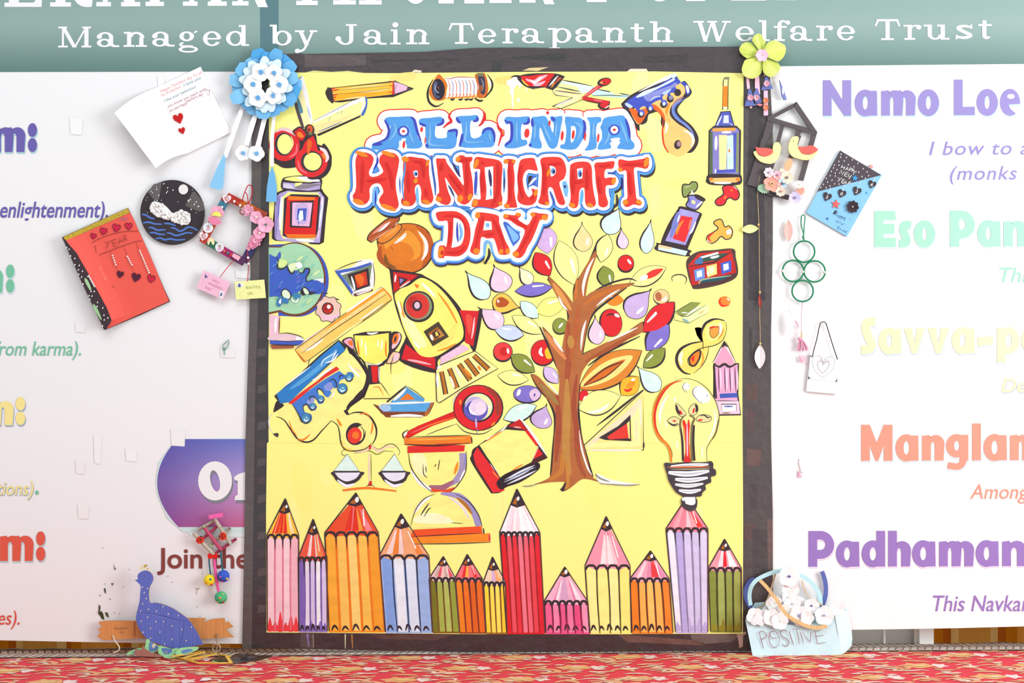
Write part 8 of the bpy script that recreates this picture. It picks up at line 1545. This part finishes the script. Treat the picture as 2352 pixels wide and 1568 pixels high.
M = Mesh(.0402); M.stroke('#5560ac', 2.0, [PKX(*p) + (0,) for p in ((1230, 930), (1330, 938), (1480, 968), (1600, 1000), (1712, 1015))]); M.stroke('#808bd4', 1.4, [PKX(*p) + (0,) for p in ((1240, 945), (1350, 950), (1480, 984), (1640, 1020))]); M.stroke('#5a66b4', 1.2, [PKX(*p) + (0,) for p in ((1660, 1030), (1640, 1140), (1620, 1245))]); M.disc('#8a5f9a', *PKX(1300, 604), 1.6, 1.8); M.build('crease', M_PRINT, b_)
M = Mesh(.0404)
for x, y in ((1282, 705), (1330, 718), (1298, 755), (1316, 808), (1283, 855), (1468, 880), (1336, 905), (1408, 922), (1265, 922), (1516, 948), (1606, 962), (1328, 976), (1270, 1012), (1402, 1016), (1472, 1014), (1550, 1056), (1636, 1086), (1724, 1065), (1356, 1076), (1440, 1110), (1286, 1112), (1354, 1165), (1550, 1175), (1676, 1188), (1482, 1218)): M.disc('#ead9cc', *PKX(x, y), 1.3, 2.3, 20, n=8)
M.build('pale_dots', M_PRINT, b_)
M = Mesh(.038)
for x, y, rx, ry, ro, c in ((1308, 515, 5, 3, -20, '#c8a860'), (1268, 530, 2.6, 5, 15, '#e8ddb8'), (1290, 545, 3, 4, 0, '#e6e2c8'), (1340, 545, 5, 2.2, 25, '#e4e0c0'), (1318, 542, 3, 3, 0, '#f0ecd8')): M.slab(c, [ellipse(*PKX(x, y), rx, ry, ro, 12)], .036, .0385)
M.build('crest', M_PAPER, t)
M = Mesh(); M.tubepx('#e2d6c4', .0017, [P2(*p) + (0,) for p in ((268, 430), (290, 490), (330, 545), (352, 585), (338, 622), (278, 650))], .020); M.build('hanging_string', M_FUZZ, t, True)
M = Mesh(); M.tubepx('#cdb89c', .0014, [P2(1570 + 48 * math.cos(a), 588 + 52 * math.sin(a)) + (0,) for a in [2 * PI * i / 20 for i in range(20)]], .021, False, True); M.tubepx('#b8a48c', .0017, [P2(*p) + (0,) for p in ((1572, 412), (1575, 480), (1582, 540), (1575, 600), (1560, 650))], .0205); M.build('wire_ring', M_METAL, t, True)
GF = '#a6e4ac'
def fan(pts, d0, d1, col, inner=None, name='tail_feather'):
    q = smooth_loop([P2(p[0], p[1]) + (0,) for p in parse(pts)], True, 4); M = Mesh(d1); M.slab(col, [q], d0, d1); f = M.build(name, M_PAPER, t)
    if inner:
        M = Mesh(d1 + .0002)
        for pp, cc in inner: M.fill(cc, [P2(p[0], p[1]) + (0,) for p in parse(pp)])
        M.build('feather_eye', M_PAPER, f)
fan('690,485 720,480 745,520 840,560 850,590 800,640 720,650 670,600 680,540', .045, .047, GF, [('735,510 800,540 840,580 790,630 725,620', '#6f92c8'), ('765,545 800,530 805,560 780,592 765,575', '#e6d6c0')])
fan('850,565 900,570 1010,600 1080,590 1080,640 1000,690 900,690 840,650', .051, .053, GF, [('890,590 1010,605 1000,650 940,668 895,640', '#6688c6'), ('920,635 945,628 960,642 938,655', '#a8a08c')])
fan('1090,600 1200,580 1330,575 1338,605 1240,650 1130,680 1060,670', .056, .058, GF, [('1140,620 1240,600 1270,620 1180,655 1130,650', '#7296cc')])
fan('440,665 480,630 560,600 640,590 620,640 540,665 460,675', .058, .060, GF, [('520,640 570,632 550,655', '#6f92c8')])
fan('900,690 980,680 1060,690 1050,712 940,718', .063, .065, GF)
fan('550,600 610,620 655,550 665,590 760,650 900,695 760,700 620,690 550,675', .066, .068, '#a9766c', None, 'brown_card_scrap')
M = Mesh(); M.ball('#3f3436', floor_pt(470, 1516, .004), .001); 

# ---------------------------------------------------------------- ladder of yellow sticks lying on the carpet
A_ = floor_pt(*P2(1350, 770)); t = thing('stick_ladder', 'small ladder of yellow wooden sticks lying on the carpet beside the peacock', 'stick craft', 480, 1510, .05); t.location = A_
for i, (a, b, w) in enumerate((((960, 675), (1340, 785), 3.2), ((1340, 785), (1770, 782), 3.2), ((1010, 700), (1420, 642), 3), ((1420, 642), (1745, 700), 3), ((1700, 700), (1755, 785), 4.2), ((1160, 718), (1400, 655), 2.6), ((1180, 735), (1560, 668), 3.4), ((1250, 740), (1570, 672), 2.8), ((1280, 622), (1420, 655), 3))):
    h = .003 + .0035 * (i % 3); p, q = floor_pt(*P2(*a), h), floor_pt(*P2(*b), h); M = Mesh(); n = (q - p).cross(Vector((0, 0, 1))).normalized() * w * .0009; u = Vector((0, 0, .0024))
    P = [p - n, p + n, q + n, q - n]; T_ = [v + u for v in P]
    M.quad('#f3c766', T_)
    for k in range(4): M.quad('#e8b854', [P[k], P[(k + 1) % 4], T_[(k + 1) % 4], T_[k]])
    M.build('wooden_stick', M_STICK, t)
for pts, c, nm, lb, hh in (((1465, 700), '#57504f', None, None, .001),): pass
M = Mesh(); M.quad('#9fd8a0', [floor_pt(*P2(*p), .002) for p in ((1500, 760), (1560, 735), (1660, 735), (1690, 755), (1600, 768))]); tag(M.build('paper_scrap', M_PAPER), 'green paper scrap lying on the carpet inside the yellow stick ladder', 'paper scrap')
M = Mesh(); rows = []
BP = [(1480, 735), (1700, 600), (1900, 560), (2200, 590), (2290, 660), (2250, 705), (2080, 745), (1820, 785), (1620, 775)]
b = len(M.v); rnd = random.Random(3); ctr = (1900, 690)
for i in range(len(BP)):
    p, q = BP[i], BP[(i + 1) % len(BP)]
    for r in range(4):
        k0, k1 = r / 4, (r + 1) / 4
        f = lambda a, k: floor_pt(*P2(ctr[0] + (a[0] - ctr[0]) * k, max(ctr[1] + (a[1] - ctr[1]) * k, 655)), .002 + .004 * ((i * 3 + int(k * 4)) % 3 == 1) * (k < 1))
        M.quad('#4a4346', [f(p, k0), f(p, k1), f(q, k1), f(q, k0)])
tag(M.build('black_plastic_sheet', M_BORDER), 'crumpled black plastic sheet lying on the carpet at the poster\'s lower left corner', 'plastic sheet')
M = Mesh(); M.quad('#f6e6ea', [floor_pt(*P2(*p), .002) for p in ((1355, 1000), (1400, 965), (1500, 965), (1512, 985), (1440, 1000))]); tag(M.build('paper_scrap', M_PAPER), 'small white paper scrap lying on the red carpet in front of the peacock', 'paper scrap')

# ---------------------------------------------------------------- pale blue paper basket
t = thing('paper_basket', 'pale blue paper basket with white flowers and POSITIVE written on its front', 'basket', 1830, 1500, .05)
QX = lambda x, y: (1690 + x / 6.818, 1290 + y / 6.818)
def QP(x, y, d): return world_pt(*QX(x, y), d)
M = Mesh(.05); CB = '#d2f1f8'
ft = [(150, 905), (500, 960), (900, 985), (1250, 960), (1560, 840)]; fb = [(265, 1478), (560, 1488), (900, 1480), (1300, 1468), (1660, 1452)]
N = 10; rows = []
for i in range(N + 1):
    k = i / N; r = []
    for j in range(13):
        u = j / 12 * 4; a = min(int(u), 3); f = u - a
        tx, ty = ft[a][0] + (ft[a + 1][0] - ft[a][0]) * f, ft[a][1] + (ft[a + 1][1] - ft[a][1]) * f; bx, by = fb[a][0] + (fb[a + 1][0] - fb[a][0]) * f, fb[a][1] + (fb[a + 1][1] - fb[a][1]) * f
        r.append((QX(tx + (bx - tx) * k, ty + (by - ty) * k) + (.044 + .004 * k + .0012 * math.sin(j * 1.7 + i * .9) * k,)))
    rows.append(r)
sheet3(M, CB, rows, .0008)
side = [[(1556, 842), (1640, 790), (1750, 745)], [(1581, 995), (1690, 960), (1785, 900)], [(1606, 1148), (1720, 1110), (1812, 1050)], [(1631, 1300), (1745, 1270), (1825, 1200)], [(1656, 1453), (1735, 1400), (1815, 1310)]]
sheet3(M, CB, [[QX(*p) + (d,) for p, d in zip(r, (.047, .030, .006))] for r in side], .0008)
sheet3(M, '#d4f0f7', [[QX(*p) + (.006,) for p in r] for r in (((300, 640), (900, 590), (1740, 740)), ((330, 1380), (900, 1390), (1760, 1290)))], .0008)
sheet3(M, CB, [[QX(*p) + (d,) for p, d in zip(r, (.006, .044))] for r in (((300, 640), (150, 905)), ((330, 1380), (265, 1478)))], .0008)
M.build('box', M_PAPER, t, True)
M = Mesh(.0500)
for s_, w in (('365,1105 400,1230 435,1360', 13), ('362,1105 420,1085 472,1130 462,1180 430,1205 395,1215', 13), ('520,1130 580,1190 660,1190', 10), ('800,1090 750,1065 700,1100 720,1160 800,1210 830,1270 790,1320 730,1290', 15), ('835,1080 870,1200 908,1300', 15), ('880,1050 1010,1050', 8), ('950,1055 995,1290', 12), ('1008,1090 1060,1280', 12), ('1042,1090 1100,1180 1165,1255', 10), ('1172,1095 1172,1260', 12), ('1235,1070 1278,1280', 14), ('1278,1280 1415,1260', 10), ('1252,1165 1380,1150', 10), ('1240,1090 1330,1072', 8)): M.stroke('#a3868c', w / 6.818, [QX(*p[:2]) + (0,) for p in parse(s_)], True, (.8, .6))
o_ = [QX(*p) for p in ellipse(600, 1210, 85, 135, -8, 26)]; i_ = [QX(*p) for p in ellipse(602, 1212, 75, 124, -8, 26)]; M.poly('#a3868c', [o_, i_])
M.stroke('#b08088', 4, [QX(525, 1110) + (0,), QX(545, 1170) + (0,)], False)
M.build('lettering', M_PRINT, t)
def band3(name, col, pts, w, d, m=None, seg=4, dz=0):
    q = smooth_loop([QX(*p[:2]) + (0,) for p in parse(pts)], False, seg); L, R = ribbon(q, w / 6.818, (1, 1)); M = Mesh(d); M_ = [[(l[0], l[1], d + dz * i / len(L)), (r[0], r[1], d + dz * i / len(L))] for i, (l, r) in enumerate(zip(L, R))]
    sheet3(M, col, M_, .0025); return M.build(name, m or M_PAPER, t)
band3('dark_blue_handle', '#6673b4', '275,750 190,640 150,480 175,380 230,300 300,268', 70, .010); band3('dark_blue_handle', '#6673b4', '1352,150 1400,300 1412,450 1395,580 1350,700', 66, .010)
band3('blue_handle', '#c2ebf2', '235,680 215,540 240,400 310,300 420,230 600,160 780,130', 62, .026); band3('blue_handle', '#c2ebf2', '985,200 1130,280 1240,390 1310,510 1330,660', 70, .026)
band3('jute_strap', '#d8b896', '630,160 560,400 510,560 420,690 320,740', 22, .020, M_CARD); band3('jute_strap', '#e0c4a4', '1040,290 1090,470 1170,560 1330,660 1460,760', 20, .034, M_CARD); band3('jute_strap', '#e2c08c', '380,290 470,380 560,490 650,610 730,740 830,850 960,930 1100,1000 1250,1030 1430,1010', 56, .056, M_CARD); band3('jute_strap', '#d8b492', '1490,680 1560,630 1620,640 1690,690', 16, .034, M_CARD)
M = Mesh(.032); M.slab('#fbf9fa', [[QX(380, 790), QX(560, 560), QX(800, 480), QX(1050, 560), QX(1250, 700), QX(1240, 900), QX(1000, 960), QX(560, 960), QX(430, 900)]], .028, .031); M.build('white_paper', M_PAPER, t)
for x, y, r, d, cc in ((840, 230, 24, .040, '#6a6aa8'), (600, 650, 19, .036, None), (470, 840, 14, .046, None), (560, 870, 20, .050, None), (690, 930, 20, .052, None), (840, 560, 18, .036, None), (890, 660, 20, .038, '#c8c0d0'), (1000, 840, 24, .046, '#a8a4c8'), (1190, 690, 18, .040, '#6a6aa8'), (1390, 840, 23, .050, '#b8b4d4'), (1590, 720, 18, .040, None), (300, 850, 20, .048, None), (760, 780, 18, .042, None), (1120, 880, 16, .048, None), (860, 420, 20, .034, None)):
    flower(t, 'paper_flower', *QX(x, y), r, '#ffffff', cc, d, 5, x % 70, M_FOAM, .12, .004)
M = Mesh(.052); M.slab('#f6f2f4', [[QX(235, 940), QX(330, 800), QX(450, 960), QX(420, 1010)]], .049, .0525); M.build('white_paper', M_PAPER, t)
